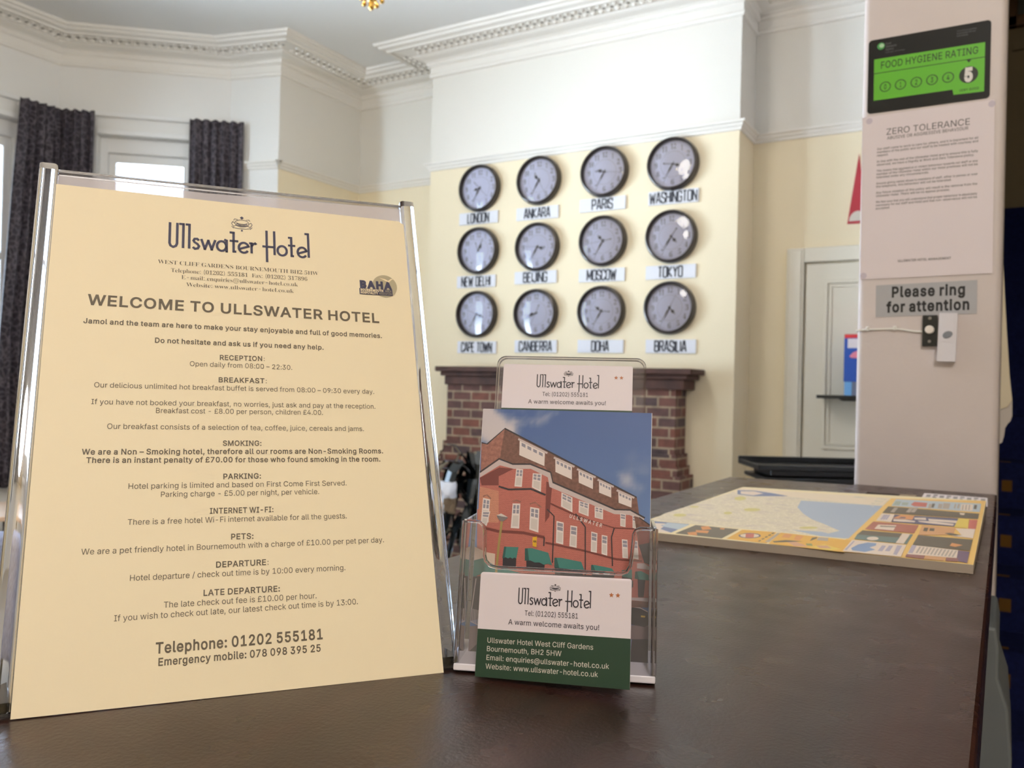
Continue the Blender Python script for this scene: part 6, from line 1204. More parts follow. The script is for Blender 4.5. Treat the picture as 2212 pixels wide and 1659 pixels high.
# ------------------------------------------------------------------ map pad and paper on the counter
MAP_PAD_ART = [
('pad_yellow',48.2,235.3,163.9,294.1,163.5,-235.9,50.1,-245.7,49.8,-162.3),
('map_land',-157.8,197.4,50.3,237.1,50.9,-163.9,-153.2,-179.8,-160.3,-120.7),
('map_cream',-162.7,215.6,-86.6,219.2,50.3,237.1,47.2,135.4,-75.2,153.5,-154.3,147.1),
('map_sea',-51.1,120.9,50.1,137.8,51.3,-161.1,25.4,-156.5,35.9,-115.5,13.2,-76.4,-4.9,-49.0,-22.6,-7.9,-40.6,46.1),
('map_sea',-8.6,-143.8,21.8,-136.0,50.9,-163.9,25.4,-166.6),
('ad_blue',-159.0,182.7,-136.4,194.4,-108.2,182.1,-76.5,159.6,-118.4,123.5,-143.6,131.1),
('ad_white',-150.7,171.2,-134.2,185.6,-114.4,166.5,-121.0,133.4,-140.7,138.6),
('map_green',-119.8,91.8,-117.8,79.8,-118.2,69.7,-120.7,64.0,-124.8,64.1,-129.4,70.0,-133.4,80.2,-135.6,92.2,-135.3,102.7,-132.7,108.8,-128.5,108.6,-123.7,102.3),
('map_green',-74.3,-8.7,-73.6,-17.4,-75.5,-25.6,-79.3,-31.2,-84.2,-32.8,-88.8,-29.9,-92.0,-23.3,-92.8,-14.6,-91.0,-6.2,-87.1,-0.4,-82.1,1.2,-77.4,-1.9),
('map_green',-95.3,-62.2,-94.3,-68.3,-94.7,-73.7,-96.4,-76.9,-98.9,-77.2,-101.6,-74.3,-103.8,-69.2,-104.8,-63.0,-104.5,-57.5,-102.8,-54.1,-100.2,-53.9,-97.4,-56.9),
('map_green',-134.3,-116.4,-133.2,-123.0,-134.2,-129.2,-136.9,-133.4,-140.7,-134.5,-144.5,-132.2,-147.4,-127.1,-148.6,-120.5,-147.7,-114.2,-144.9,-109.8,-141.1,-108.7,-137.2,-111.1),
('map_green',12.8,-110.2,12.4,-115.4,9.8,-121.1,5.7,-125.6,1.2,-127.9,-2.5,-127.3,-4.5,-124.0,-4.2,-118.8,-1.6,-113.1,2.5,-108.5,7.1,-106.2,10.8,-106.8),
('map_green',-145.8,-35.6,-145.2,-40.0,-146.1,-44.3,-148.2,-47.4,-151.0,-48.4,-153.7,-47.1,-155.6,-43.9,-156.2,-39.5,-155.3,-35.2,-153.2,-32.1,-150.4,-31.0,-147.6,-32.3),
('ad_blue',-151.6,-184.9,-109.1,-180.1,-106.6,-248.2,-125.7,-253.8),
('ad_white',-147.8,-200.2,-130.6,-193.6,-123.3,-232.5,-105.9,-247.6,-126.7,-255.8),
('ad_sky',-132.4,-185.7,-108.2,-182.9,-107.1,-222.9,-129.2,-213.6),
('ad_dark',-102.0,-181.4,-55.4,-178.8,-54.3,-247.7,-101.8,-248.8),
('ad_glow',-93.9,-189.0,-88.5,-179.1,-79.2,-197.6,-85.7,-209.3),
('ad_glow',-93.8,-235.0,-87.5,-223.7,-79.7,-245.6,-87.6,-248.7),
('ad_glow',-91.6,-214.0,-78.2,-209.9,-75.0,-226.5,-85.9,-228.8),
('ad_glow',-74.2,-183.5,-69.6,-181.9,-67.7,-191.8,-72.2,-192.0),
('ad_amber',-51.7,-179.2,-17.9,-172.1,-10.8,-246.8,-50.1,-246.2),
('ad_navy',-26.1,-204.9,-25.3,-211.7,-26.1,-218.5,-28.3,-224.3,-31.6,-228.2,-35.4,-229.8,-39.3,-228.8,-42.7,-225.2,-45.1,-219.7,-46.0,-212.9,-45.4,-206.0,-43.2,-199.9,-39.9,-195.7,-35.8,-194.1,-31.8,-195.3,-28.4,-199.1),
('ad_white',-27.6,-206.0,-27.0,-211.2,-27.8,-216.4,-29.7,-221.0,-32.5,-224.3,-35.8,-225.8,-39.1,-225.2,-41.8,-222.7,-43.6,-218.6,-44.3,-213.4,-43.6,-208.1,-41.6,-203.3,-38.8,-199.9,-35.4,-198.4,-32.1,-199.1,-29.3,-201.7),
('ad_red',-42.2,-202.0,-34.9,-196.3,-29.2,-222.3,-36.0,-227.6),
('ad_dark',-21.1,-238.0,-20.5,-230.7,-18.6,-234.9,-19.3,-242.2),
('ad_dark',-21.1,-224.8,-20.4,-217.2,-18.5,-221.6,-19.2,-229.1),
('ad_dark',-21.0,-211.1,-20.3,-203.3,-18.3,-207.9,-19.1,-215.6),
('ad_dark',-20.9,-197.1,-20.1,-189.1,-18.2,-193.8,-18.9,-201.7),
('ad_dark',-20.8,-182.6,-20.0,-174.4,-18.1,-179.3,-18.8,-187.4),
('ad_grey',-16.0,-177.0,-13.0,-174.7,-10.4,-238.2,-14.4,-238.5),
('ad_amber',-13.6,-171.9,62.9,-172.9,59.9,-247.3,-8.9,-248.1),
('ad_orange',-8.2,-177.2,-1.0,-174.7,1.0,-200.5,-6.9,-200.7),
('ad_orange',3.3,-178.8,10.7,-177.9,12.7,-209.0,6.7,-207.8),
('ad_pink',1.2,-220.7,9.4,-217.2,19.8,-228.7,25.9,-240.1,15.2,-245.6),
('ad_dark',-8.7,-231.3,0.8,-215.3,16.5,-211.7,3.5,-227.4,-5.7,-237.3),
('ad_dark',19.9,-182.8,23.3,-174.1,24.5,-185.2,21.6,-204.9),
('ad_yellow',27.3,-239.0,37.1,-215.3,55.4,-233.1,46.4,-247.6),
('ad_green',20.9,-222.3,25.8,-218.5,29.1,-232.3,23.9,-233.6),
('ad_pink',31.4,-227.8,40.4,-220.9,46.6,-234.7,36.7,-239.6),
('ad_grey',24.5,-176.2,33.7,-172.1,36.5,-193.4,26.4,-195.5),
('ad_sky',57.3,228.1,159.5,253.2,159.8,157.1,59.7,145.6),
('ad_mint',59.6,204.1,66.5,204.8,68.1,157.3,60.2,155.4),
('ad_mint',68.3,196.3,76.0,197.8,77.0,164.7,69.9,163.5),
('ad_red',81.6,212.5,97.8,211.2,99.2,164.6,85.2,162.2,80.2,176.9),
('ad_grey',100.3,203.4,103.6,203.3,105.6,151.7,102.3,153.5),
('ad_grey',111.2,212.6,115.9,213.6,117.4,161.5,112.8,162.2),
('ad_grey',129.5,228.0,131.4,226.7,132.3,173.9,130.4,176.8),
('ad_grey',133.2,231.1,135.6,230.1,136.3,177.2,133.9,179.7),
('ad_dark',103.7,209.3,107.1,209.2,108.1,162.8,105.3,163.3),
('ad_grey',116.2,226.6,124.3,226.6,125.5,163.8,118.3,162.2),
('ad_white',137.0,229.4,150.5,235.8,151.7,163.3,138.3,161.1),
('ad_grey',138.8,221.2,140.1,222.3,141.4,163.6,140.0,164.2),
('ad_grey',142.4,224.2,143.8,225.4,144.9,166.4,143.5,167.1),
('ad_grey',146.1,227.3,147.4,228.4,148.3,169.3,147.0,170.0),
('ad_dark',152.0,232.2,155.3,233.1,155.6,184.2,152.4,186.0),
('ad_dark',56.9,136.7,159.7,140.2,159.7,86.3,57.8,65.0),
('ad_grey',65.1,129.8,69.4,129.8,69.8,79.0,65.2,79.4),
('ad_grey',82.1,143.9,86.3,143.8,86.1,92.3,81.5,92.8),
('ad_grey',87.3,148.3,91.5,148.2,91.1,96.5,86.6,96.9),
('ad_white',138.6,131.3,144.7,132.1,144.1,112.8,140.2,114.4),
('ad_white',57.8,60.9,72.1,60.4,75.3,-12.6,59.4,-9.6),
('ad_lilac',61.3,49.9,63.5,50.1,64.5,1.8,62.3,2.3),
('ad_lilac',63.7,51.9,65.7,52.0,66.8,3.7,64.7,4.2),
('ad_lilac',66.2,53.9,68.0,53.9,69.2,5.6,67.0,6.1),
('ad_navy',72.1,60.4,140.0,76.4,139.2,0.6,75.6,-10.9),
('ad_orange',79.0,62.0,93.8,63.7,94.3,25.9,73.8,22.8),
('ad_white',75.3,16.5,87.0,22.3,98.4,16.8,98.5,6.1,86.6,0.1,76.6,-0.8),
('ad_white',94.7,47.3,106.5,55.4,108.4,34.3,96.4,32.0),
('ad_white',109.5,48.0,139.3,53.4,140.6,32.7,111.6,29.6),
('ad_white',100.5,22.1,117.5,28.5,137.4,23.1,137.3,7.9,114.7,8.5,102.9,13.2),
('ad_yellow',139.7,74.6,150.9,76.1,151.4,-2.9,138.6,-3.2),
('ad_red',151.3,74.2,159.5,77.1,159.6,-4.9,152.3,-4.2),
('ad_brickred',57.8,-20.9,104.3,-15.7,104.9,-81.8,57.2,-87.3),
('ad_white',65.3,-41.5,83.3,-33.9,84.2,-75.4,65.5,-77.5),
('ad_dark',68.6,-48.9,83.4,-43.8,83.7,-50.2,68.8,-57.4),
('ad_tan',107.4,-14.6,140.4,-8.4,140.6,-64.5,109.5,-91.9),
('ad_white',140.6,-13.5,159.2,-3.3,158.9,-76.3,139.6,-74.2,147.8,-58.9),
('ad_dark',111.0,-30.4,114.9,-30.0,115.4,-58.9,111.5,-58.2),
('ad_dark',116.5,-30.6,121.1,-28.9,121.8,-52.0,117.2,-52.4),
('ad_dark',132.1,-59.2,137.0,-52.3,149.4,-62.4,137.9,-69.6),
('ad_dark',56.2,-97.6,94.4,-91.9,94.3,-122.7,55.3,-131.4),
('ad_teal',55.3,-131.4,94.7,-122.5,94.5,-161.6,56.9,-164.1),
('ad_white',77.3,-143.8,77.4,-148.8,76.8,-153.5,75.5,-157.3,73.7,-159.8,71.6,-160.3,69.7,-159.0,68.1,-156.0,67.1,-151.7,66.9,-146.8,67.5,-142.0,68.8,-138.0,70.7,-135.5,72.8,-134.9,74.8,-136.3,76.3,-139.4),
('ad_white',94.7,-91.6,101.8,-90.2,101.6,-161.3,94.6,-162.6),
('ad_teal',102.0,-91.9,104.6,-91.6,104.5,-161.7,101.9,-161.1),
('ad_white',55.9,-170.3,104.9,-166.5,106.3,-239.3,57.5,-244.0),
('ad_skyblue',61.9,-221.8,64.8,-194.8,71.1,-177.1,78.9,-176.3,80.0,-190.8,76.2,-206.0,82.3,-215.8,75.8,-234.8,64.7,-233.9),
('ad_lilac',85.0,-185.4,88.5,-185.7,88.9,-220.1,84.9,-220.8),
('ad_lilac',90.8,-180.9,94.4,-181.2,94.6,-215.8,90.6,-216.5),
('ad_lilac',97.3,-174.9,101.7,-174.0,102.2,-231.8,99.1,-230.6),
('ad_lilac',57.9,-176.8,59.4,-177.2,60.0,-235.2,58.0,-235.3),
('ad_dark',109.5,-91.9,158.9,-85.9,158.7,-161.2,109.8,-162.7),
('ad_orange',141.9,-122.4,151.9,-130.3,145.8,-146.7,140.8,-143.9),
('ad_white',109.5,-163.0,149.2,-164.6,149.7,-212.2,109.7,-220.3),
('ad_grey',116.3,-169.3,117.8,-169.2,117.5,-208.5,116.0,-208.7),
('ad_grey',119.4,-169.4,120.9,-169.3,120.5,-208.5,119.0,-208.7),
('ad_grey',122.5,-169.5,124.0,-169.4,123.4,-208.6,122.0,-208.7),
('ad_grey',125.6,-169.6,127.1,-169.5,126.4,-208.6,125.0,-208.8),
('ad_grey',128.6,-169.7,130.1,-169.6,129.3,-208.6,127.9,-208.8),
('ad_grey',131.7,-169.8,133.2,-169.7,132.3,-208.6,130.8,-208.8),
('ad_grey',134.8,-169.9,136.2,-169.8,135.2,-208.6,133.8,-208.8),
('ad_grey',137.8,-170.0,139.3,-169.8,138.1,-208.7,136.7,-208.8),
('ad_grey',140.8,-170.1,142.3,-169.9,141.0,-208.7,139.6,-208.8),
('ad_grey',143.8,-170.2,145.3,-170.0,143.9,-208.7,142.5,-208.9),
('ad_grey',146.8,-170.3,148.3,-170.1,146.8,-208.7,145.4,-208.9),
('ad_lilac',109.6,-164.4,113.5,-164.5,113.7,-212.8,110.1,-213.2),
('ad_purple',149.0,-165.8,158.6,-167.0,158.6,-233.6,150.1,-228.8,149.7,-212.2),
('ad_maroon',109.4,-220.5,124.6,-218.0,124.8,-237.4,109.6,-236.8),
('ad_tan',125.0,-219.0,140.9,-215.7,140.4,-234.9,125.4,-236.9),
('ad_maroon',141.3,-216.3,151.3,-213.1,150.8,-232.4,141.7,-235.2),
]

PX, PY, PT = -.185, 1.09, .0087
C = {'BL': Vector((-.3545, .842, 0)), 'BR': Vector((-.0215, .8665, 0)), 'TR': Vector((-.0195, 1.345, .0075)), 'TL': Vector((-.357, 1.338, 0))}
# printed corners in the flat tracing (mm) -> corners of the real pad, whose far right corner curls up
SRC = [(-155.92, -259.57), (163.54, -236.9), (164.66, 295.6), (-164.54, 231.79)]
def inv_bilin(x, y):
    u = v = .5
    for _ in range(12):
        f = lambda u, v: [SRC[0][k]*(1-u)*(1-v)+SRC[1][k]*u*(1-v)+SRC[2][k]*u*v+SRC[3][k]*(1-u)*v for k in (0, 1)]
        e = f(u, v); ex, ey = x-e[0], y-e[1]
        du = [(f(u+.001, v)[k]-e[k])/.001 for k in (0, 1)]; dv = [(f(u, v+.001)[k]-e[k])/.001 for k in (0, 1)]
        det = du[0]*dv[1]-dv[0]*du[1]
        u += (ex*dv[1]-dv[0]*ey)/det; v += (du[0]*ey-ex*du[1])/det
    return u, v
def pad_pt(u, v, z):
    p = C['BL']*(1-u)*(1-v)+C['BR']*u*(1-v)+C['TR']*u*v+C['TL']*(1-u)*v
    lift = .0075*(u**1.0)*(v**1.0)
    return (p.x-PX, p.y-PY, PT+lift+z)
def pad_map(x, y, z):
    u, v = inv_bilin(x, y)
    return pad_pt(u, v, z)
m = MB(); N = 12
for j in range(N+1):
    for i in range(N+1): m.v.append(pad_pt(i/N, j/N, 0))
for j in range(N+1):
    for i in range(N+1):
        p = pad_pt(i/N, j/N, 0); m.v.append((p[0], p[1], .0003))
W1 = N+1; off = W1*W1
for j in range(N):
    for i in range(N):
        a = j*W1+i; m.f.append((a, a+1, a+W1+1, a+W1)); m.mi.append(0); m.f.append((off+a, off+a+W1, off+a+W1+1, off+a+1)); m.mi.append(1)
for i in range(N):
    for a, b in ((i, i+1), (N*W1+i+1, N*W1+i), ((i+1)*W1, i*W1), (i*W1+N, (i+1)*W1+N)):
        m.f.append((a, off+a, off+b, b)[::-1]); m.mi.append(1)
pad = m.build('map_pad', [mat('cream_map_paper', srgb(236, 220, 180), .5), mat('grey_page_edges', srgb(168, 155, 142), .7)])
pad.location = (PX, PY, TOP); tag(pad, 'thick tear off town map pad with adverts lying on the counter', 'map pad')
PADC = dict(pad_yellow=(238, 190, 96), map_land=(222, 208, 176), map_cream=(240, 222, 196), map_sea=(160, 180, 206), map_green=(206, 196, 110), ad_blue=(92, 108, 156), ad_white=(232, 214, 200), ad_sky=(176, 196, 214),
    ad_dark=(74, 66, 56), ad_glow=(214, 130, 60), ad_amber=(226, 168, 58), ad_navy=(66, 66, 104), ad_red=(186, 84, 76), ad_grey=(168, 156, 146), ad_orange=(216, 136, 76), ad_pink=(206, 150, 120), ad_yellow=(228, 196, 76), ad_green=(130, 136, 80),
    ad_mint=(154, 172, 160), ad_lilac=(164, 158, 184), ad_brickred=(160, 84, 70), ad_tan=(206, 148, 98), ad_teal=(84, 108, 108), ad_skyblue=(112, 142, 190), ad_purple=(92, 70, 100), ad_maroon=(128, 74, 74))
PADC = {k: tuple(int(c*.76+g*.24) for c, g in zip(v, (206, 192, 174))) for k, v in PADC.items()}   # grazing glare painted into the print as a pale wash
pn = list(PADC)
land = mat('printed_map_streets', srgb(*PADC['map_land']), .5)
nt = land.node_tree; tc = nt.nodes.new('ShaderNodeTexCoord')
v1 = nt.nodes.new('ShaderNodeTexVoronoi'); v1.feature = 'DISTANCE_TO_EDGE'; v1.inputs['Scale'].default_value = 130
r1 = nt.nodes.new('ShaderNodeValToRGB'); r1.color_ramp.elements[0].color = srgb(230, 219, 196); r1.color_ramp.elements[0].position = .04; r1.color_ramp.elements[1].color = srgb(214, 203, 180); r1.color_ramp.elements[1].position = .12
n1 = nt.nodes.new('ShaderNodeTexNoise'); n1.inputs['Scale'].default_value = 60
mx = nt.nodes.new('ShaderNodeMix'); mx.data_type = 'RGBA'; mx.inputs[7].default_value = srgb(200, 186, 178)
rr = nt.nodes.new('ShaderNodeMapRange'); rr.inputs[1].default_value = .5; rr.inputs[2].default_value = .8
nt.links.new(tc.outputs['Object'], v1.inputs['Vector']); nt.links.new(tc.outputs['Object'], n1.inputs['Vector']); nt.links.new(v1.outputs['Distance'], r1.inputs[0])
nt.links.new(n1.outputs['Fac'], rr.inputs[0]); nt.links.new(rr.outputs[0], mx.inputs[0]); nt.links.new(r1.outputs[0], mx.inputs[6]); nt.links.new(mx.outputs[2], nt.nodes['Principled BSDF'].inputs['Base Color'])
cells = []
for row in MAP_PAD_ART:     # cut along a grid so that every print follows the curling page
    c = row[1:]; poly = [(c[k], c[k+1]) for k in range(0, len(c), 2)]
    xs = [p[0] for p in poly]; ys = [p[1] for p in poly]; ps = []
    for gx in range(-180, 180, 30):
        for gy in range(-280, 310, 30):
            if gx+30 < min(xs) or gx > max(xs) or gy+30 < min(ys) or gy > max(ys): continue
            q = clip(poly, gx, gx+30, gy, gy+30)
            if len(q) > 2: ps.append(q)
    cells.append((row[0], ps))
m = MB()
for i, (nm, ps) in enumerate(cells):
    for q in ps: lay(m, [(nm,)+tuple(v for p in q for v in p)], pn, .00005+i*.000005, 0, pad_map, (-166, 165, -262, 297))
m.build('printed_map', [land if n == 'map_land' else mat('pad_'+n, srgb(*PADC[n]), .5) for n in pn], pad)
m = MB(); T = Matrix.Translation((-.065, 1.495, TOP+.0008)) @ Matrix.Rotation(R(1), 4, 'Z')
m.box(-.045, .045, -.09, .032, 0, .0006, 0, T)
lf = m.build('leaflet', M_PAPER); tag(lf, 'white printed leaflet lying between the map pad and the partition', 'leaflet')
t = MB()
for i in range(9):
    x = -.040+i*.0095
    for j in range(4): t.box(x, x+.006-.002*((i*j) % 2), .0-.02*j, .012-.02*j+.008*((i+j) % 2), .0006, .0007, 0, T)
t.build('printed_marks', mat('grey_print', srgb(150, 146, 150), .6), lf)

# ------------------------------------------------------------------ notices and bells on the partition face
def wallframe(x, z, y=YP): return Matrix(((1, 0, 0, x), (0, 0, -1, y), (0, 1, 0, z), (0, 0, 0, 1)))   # local x right, y up, z to the viewer
def at_col(x, z): return (x*K, z*K)
# food hygiene sticker
s0 = Vector((-.2265*K, .512*K)); sw, shh = .1945*K, .134*K
b = MB(); b.prism(rrect(0, sw, 0, shh, .006), 0, .0006)
stk = b.build('hygiene_sticker', mat('black_glossy_sticker', srgb(16, 18, 20), .22)); stk.matrix_world = wallframe(s0.x, EYE+s0.y, YP-.0004)
tag(stk, 'black and green food hygiene rating sticker at the top of the partition', 'sticker')
def L(x, z): return ((x*K-s0.x), (z*K-s0.y))
M_LIME = mat('lime_green_print', srgb(98, 180, 48), .3); M_STKBLK = mat('sticker_black_print', srgb(26, 32, 22), .4); M_STKWHITE = mat('sticker_white_print', srgb(225, 222, 220), .4); M_STKGREY = mat('sticker_grey_print', srgb(96, 98, 100), .4)
g = MB(); z = .0007
g.prism([L(*p) for p in ((-.216, .535), (-.089, .535), (-.087, .5255), (-.0405, .5245), (-.0405, .609), (-.2165, .610))], .0006, z); g.build('green_panel', M_LIME, stk)
t = MB(); z = .00078
a, b_ = L(-.206, .5915), L(-.050, .5915); put_text(t, 'FOOD HYGIENE RATING', a[0], a[1], b_[0], b_[1], .0165, 'sans', 4, 0, z)
a, b_ = L(-.2165, .5840), L(-.0405, .5835); ribbon(t, [a, b_], .0013, z)
t.face([(*L(-.0685, .5835), z), (*L(-.0645, .5775), z), (*L(-.0605, .5835), z)])
for i, x in enumerate((-.197, -.1718, -.1463, -.1212, -.0960)):
    c_ = L(x, .5575); ribbon(t, [(c_[0]+.0083*math.cos(2*PI*k/28), c_[1]+.0083*math.sin(2*PI*k/28)) for k in range(28)], .0015, z, 0, None, True)
    w = .0036 if i == 1 else .0050
    put_text(t, str(i), c_[0]-w/2, c_[1]-.0044, c_[0]+w/2, c_[1]-.0044, .0120, 'sans', 8, 0, z)
c_ = L(-.0645, .557); disc(t, c_[0], c_[1], .0142, .0142, z, 0, 40)
a, b_ = L(-.0785, .5295), L(-.0480, .5295); put_text(t, 'VERY GOOD', a[0], a[1], b_[0], b_[1], .0054, 'sans', 8, 0, z)
t.build('rating_text', M_STKBLK, stk)
t = MB(); put_text(t, '5', c_[0]-.0080, c_[1]-.0103, c_[0]+.0080, c_[1]-.0103, .0285, 'sans', 26, 0, .0009); t.build('rating_number', M_STKWHITE, stk)
t = MB()
for i, w in enumerate(('Food', 'Standards', 'Agency')):
    a = L(-.198, .6335-.0052*i); put_text(t, w, a[0], a[1], a[0]+text_width(w)*.0000108, a[1], .0052, 'sans', 4, 0, .0008)
a = L(-.198, .6185); put_text(t, 'food.gov.uk/ratings', a[0], a[1], a[0]+.031, a[1], .0032, 'sans', 2, 0, .0008)
for i, w in enumerate(('This scheme is operated', 'in partnership with your', 'local authority')):
    a = L(-.084, .6345-.0042*i); put_text(t, w, a[0], a[1], a[0]+text_width(w)*.0000073, a[1], .0036, 'sans', 0, 0, .0008)
t.build('agency_text', M_STKGREY, stk)
t = MB(); c_ = L(-.2055, .6325); disc(t, c_[0], c_[1], .0062, .0062, .0008, 0, 24); disc(t, c_[0]+.001, c_[1]+.0008, .0040, .0036, .0009, 1, 20)
t.build('agency_emblem', [mat('agency_green', srgb(70, 150, 80), .3), mat('agency_pale', srgb(170, 205, 170), .3)], stk)

# zero tolerance notice
n0 = Vector((-.2319*K, .2097*K))
NM = wallframe(n0.x, EYE+n0.y, YP-.0012) @ Matrix.Rotation(R(.46), 4, 'Z')
b = MB(); b.prism([(0, 0), (.210*K, 0), (.210*K, .297*K), (0, .297*K)], 0, .0003)
nt_ = b.build('notice_sheet', mat('white_office_paper', srgb(226, 216, 222), .6)); nt_.matrix_world = NM
tag(nt_, 'white zero tolerance notice sheet stuck on the partition below the sticker', 'notice')
def NL(x, z):
    dx, dz = x*K-n0.x, z*K-n0.y; a = R(-.46)
    return (dx*math.cos(a)-dz*math.sin(a), dx*math.sin(a)+dz*math.cos(a))
t = MB(); z = .0004
def nline(txt, x0, z0, x1, z1, em, bold=0, mb=None):
    a, b_ = NL(x0, z0), NL(x1, z1); put_text(mb or t, txt, a[0], a[1], b_[0], b_[1], em, 'sans', bold, 0, z)
nline('ZERO TOLERANCE', -.194, .4695, -.060, .4700, .0150, 0)
nline('ABUSIVE OR AGGRESSIVE BEHAVIOUR', -.192, .4610, -.063, .4618, .0074, 3)
t.build('heading', mat('notice_heading_print', srgb(66, 60, 66), .6), nt_)
t = MB()
PARAS = [['Our staff come to work to care for others, and it is important for all', 'members of the public and our staff to be treated with courtesy and', 'respect.'],
 ['In line with the rest of the Ullswater Hotel and to ensure this is fully', 'observed, we have a Dignity at Work and Zero Tolerance policy.'],
 ['This means that aggressive or violent behaviour towards our staff or any', 'member of the Ullswater Hotel within our Hotel premises will not be', 'tolerated under any circumstances.'],
 ['Anyone giving verbal abuse to members of staff, either in person or over', 'the telephone, this behaviour will not be tolerated.'],
 ['Any future violation of this policy will result in the removal from the', 'Ullswater Hotel. There will be no appeal process.'],
 ['We feel sure that you will understand that proper behaviour is absolutely', 'necessary for our staff and Hotel and that non-observance will not be', 'accepted.']]
zz = .4438; LH = .00585
for P_ in PARAS:
    for i, ln in enumerate(P_):
        full = (len(ln) > 64)
        x1 = -.0475 if full else -.2085+.161*text_width(ln)/text_width(PARAS[0][0])*1.0
        nline(ln, -.2085, zz, x1, zz+.0004*(1 if full else .5), .0050, 5); zz -= LH
    zz -= .0052
nline('ULLSWATER HOTEL MANAGEMENT', -.170, .2385, -.085, .2390, .0054, 8)
t.build('body_text', mat('notice_print', srgb(58, 54, 60), .6), nt_)
for x, zc in ((-.2225, .4985), (-.0285, .5010), (-.2265, .2165)):
    t = MB(); a = NL(x, zc); disc(t, a[0], a[1], .0055, .0055, .0004, 0, 18)
    t.build('tack_mark', mat('putty_stain', srgb(200, 190, 204), .6), nt_)

# please ring sign
r0 = Vector((-.2045*K, .1405*K)); b = MB(); b.prism([(0, 0), (.1605*K, .0025*K), (.160*K, .0605*K), (-.0005*K, .0575*K)], 0, .0006)
rs = b.build('ring_sign', mat('silver_grey_sign', srgb(172, 172, 178), .35)); rs.matrix_world = wallframe(r0.x, EYE+r0.y, YP-.0002)
tag(rs, 'grey please ring for attention sign on the partition', 'sign')
t = MB()
put_text(t, 'Please ring', (.0245)*K, .0355*K, .1435*K, .0365*K, .0238, 'sans', 17, 0, .0007)
put_text(t, 'for attention', (.0175)*K, .0085*K, .1505*K, .0105*K, .0238, 'sans', 17, 0, .0007)
t.build('lettering', M_BLACK, rs)
# black bell push
o = empty('bell_push', M=wallframe(-.127*K, EYE+.087*K)); tag(o, 'small black wired bell push with white button', 'bell push')
b = MB(); b.prism(rrect(0, .023*K, 0, .0545*K, .001), 0, .008); b.build('plate', M_BLACKPL, o, bevel=.0008)
b = MB(); b.lathe([(.0072, .008), (.0072, .011), (.0062, .0122), (.0001, .0126)], 26, 0, Matrix.Translation((.0113*K, .029*K, 0))); tag(b.build('button', mat('white_bell_button', srgb(240, 232, 226), .3), o, smooth=True), 'round white button')
for zz in (.0085, .049):
    b = MB(); b.lathe([(.0027, .008), (.0024, .0092), (.0001, .0094)], 14, 0, Matrix.Translation((.0113*K, zz*K, 0))); b.build('screw', mat('dull_steel_screw', srgb(150, 148, 146), .35, metal=.8), o, smooth=True)
# white wireless bell push
o = empty('wireless_bell_push', M=wallframe(-.1030*K, EYE+.0605*K) @ Matrix.Rotation(R(-1.5), 4, 'Z')); tag(o, 'tall white wireless bell push with oval grey button', 'bell push')
WB = mat('white_plastic', srgb(222, 220, 230), .3)
b = MB(); b.prism(rrect(0, .0285*K, 0, .084*K, .0016), 0, .015); b.build('case', WB, o, bevel=.0016, seg=3)
b = MB(); b.prism(rrect(.0055*K, .0245*K, .034*K, .083*K, .0035), .015, .0158); b.build('raised_panel', WB, o, bevel=.0005)
b = MB(); b.lathe([(.0068, .0158), (.0062, .0172), (.0001, .0176)], 24, 0, Matrix.Translation((.0145*K, .0465*K, 0)) @ Matrix.Rotation(R(25), 4, 'Z') @ Matrix.Diagonal((1.15, .85, 1, 1)))
b.build('oval_button', mat('grey_oval_button', srgb(128, 132, 142), .3), o, smooth=True)
# cable and its clips
cb = empty('bell_cable', (0, 0, 0)); tag(cb, 'thin white bell wire clipped across the partition face', 'cable')
b = MB(); pts = [(-.2375*K, YP+.012, EYE+.116*K), (-.2365*K, YP-.001, EYE+.1165*K)]
for x, z in ((-.228, .1170), (-.218, .1180), (-.195, .1185), (-.172, .1190), (-.158, .1170), (-.140, .1135), (-.127, .1130)): pts.append((x*K, YP-.0022, EYE+z*K))
b.tube(pts, .0017, 8); b.build('wire', M_GLOSSWHITE, cb, smooth=True)
for x, z in ((-.2175, .1190), (-.172, .1195)):
    b = MB(); b.box(x*K-.0028, x*K+.0028, YP-.006, YP, EYE+z*K-.0035, EYE+z*K+.0040); b.sphere((x*K, YP-.006, EYE+z*K+.002), .0017); b.build('clip', M_GLOSSWHITE, cb, bevel=.0008)

# curling paper on the stair side of the partition
hp = empty('hanging_paper', (0, 2.2, EYE)); tag(hp, 'cream paper curling away from the stair side of the partition', 'poster')
def slab(name, prof, y0, y1, m_):
    b = MB(); b.prism(prof, y0, y1, 0, Matrix(((1, 0, 0, 0), (0, 0, 1, -2.2), (0, 1, 0, 0), (0, 0, 0, 1)))); return b.build(name, m_, hp, bevel=.001)
slab('curled_sheet', [(-.024, .41), (-.016, .41), (-.0085, .30), (.0005, .16), (.0085, .05), (.0145, -.005), (.006, -.020), (-.016, -.030), (-.024, -.030)], 2.17, 2.40, mat('cream_aged_paper', srgb(252, 238, 210), .6))
slab('torn_corner', [(-.024, -.031), (-.016, -.031), (.006, -.021), (.0146, -.006), (.0152, -.040), (.012, -.052), (.007, -.058), (.002, -.068), (.0005, -.085), (-.003, -.100), (-.008, -.104), (-.012, -.094), (-.024, -.090)], 2.172, 2.36, mat('white_torn_paper', srgb(226, 216, 208), .7))

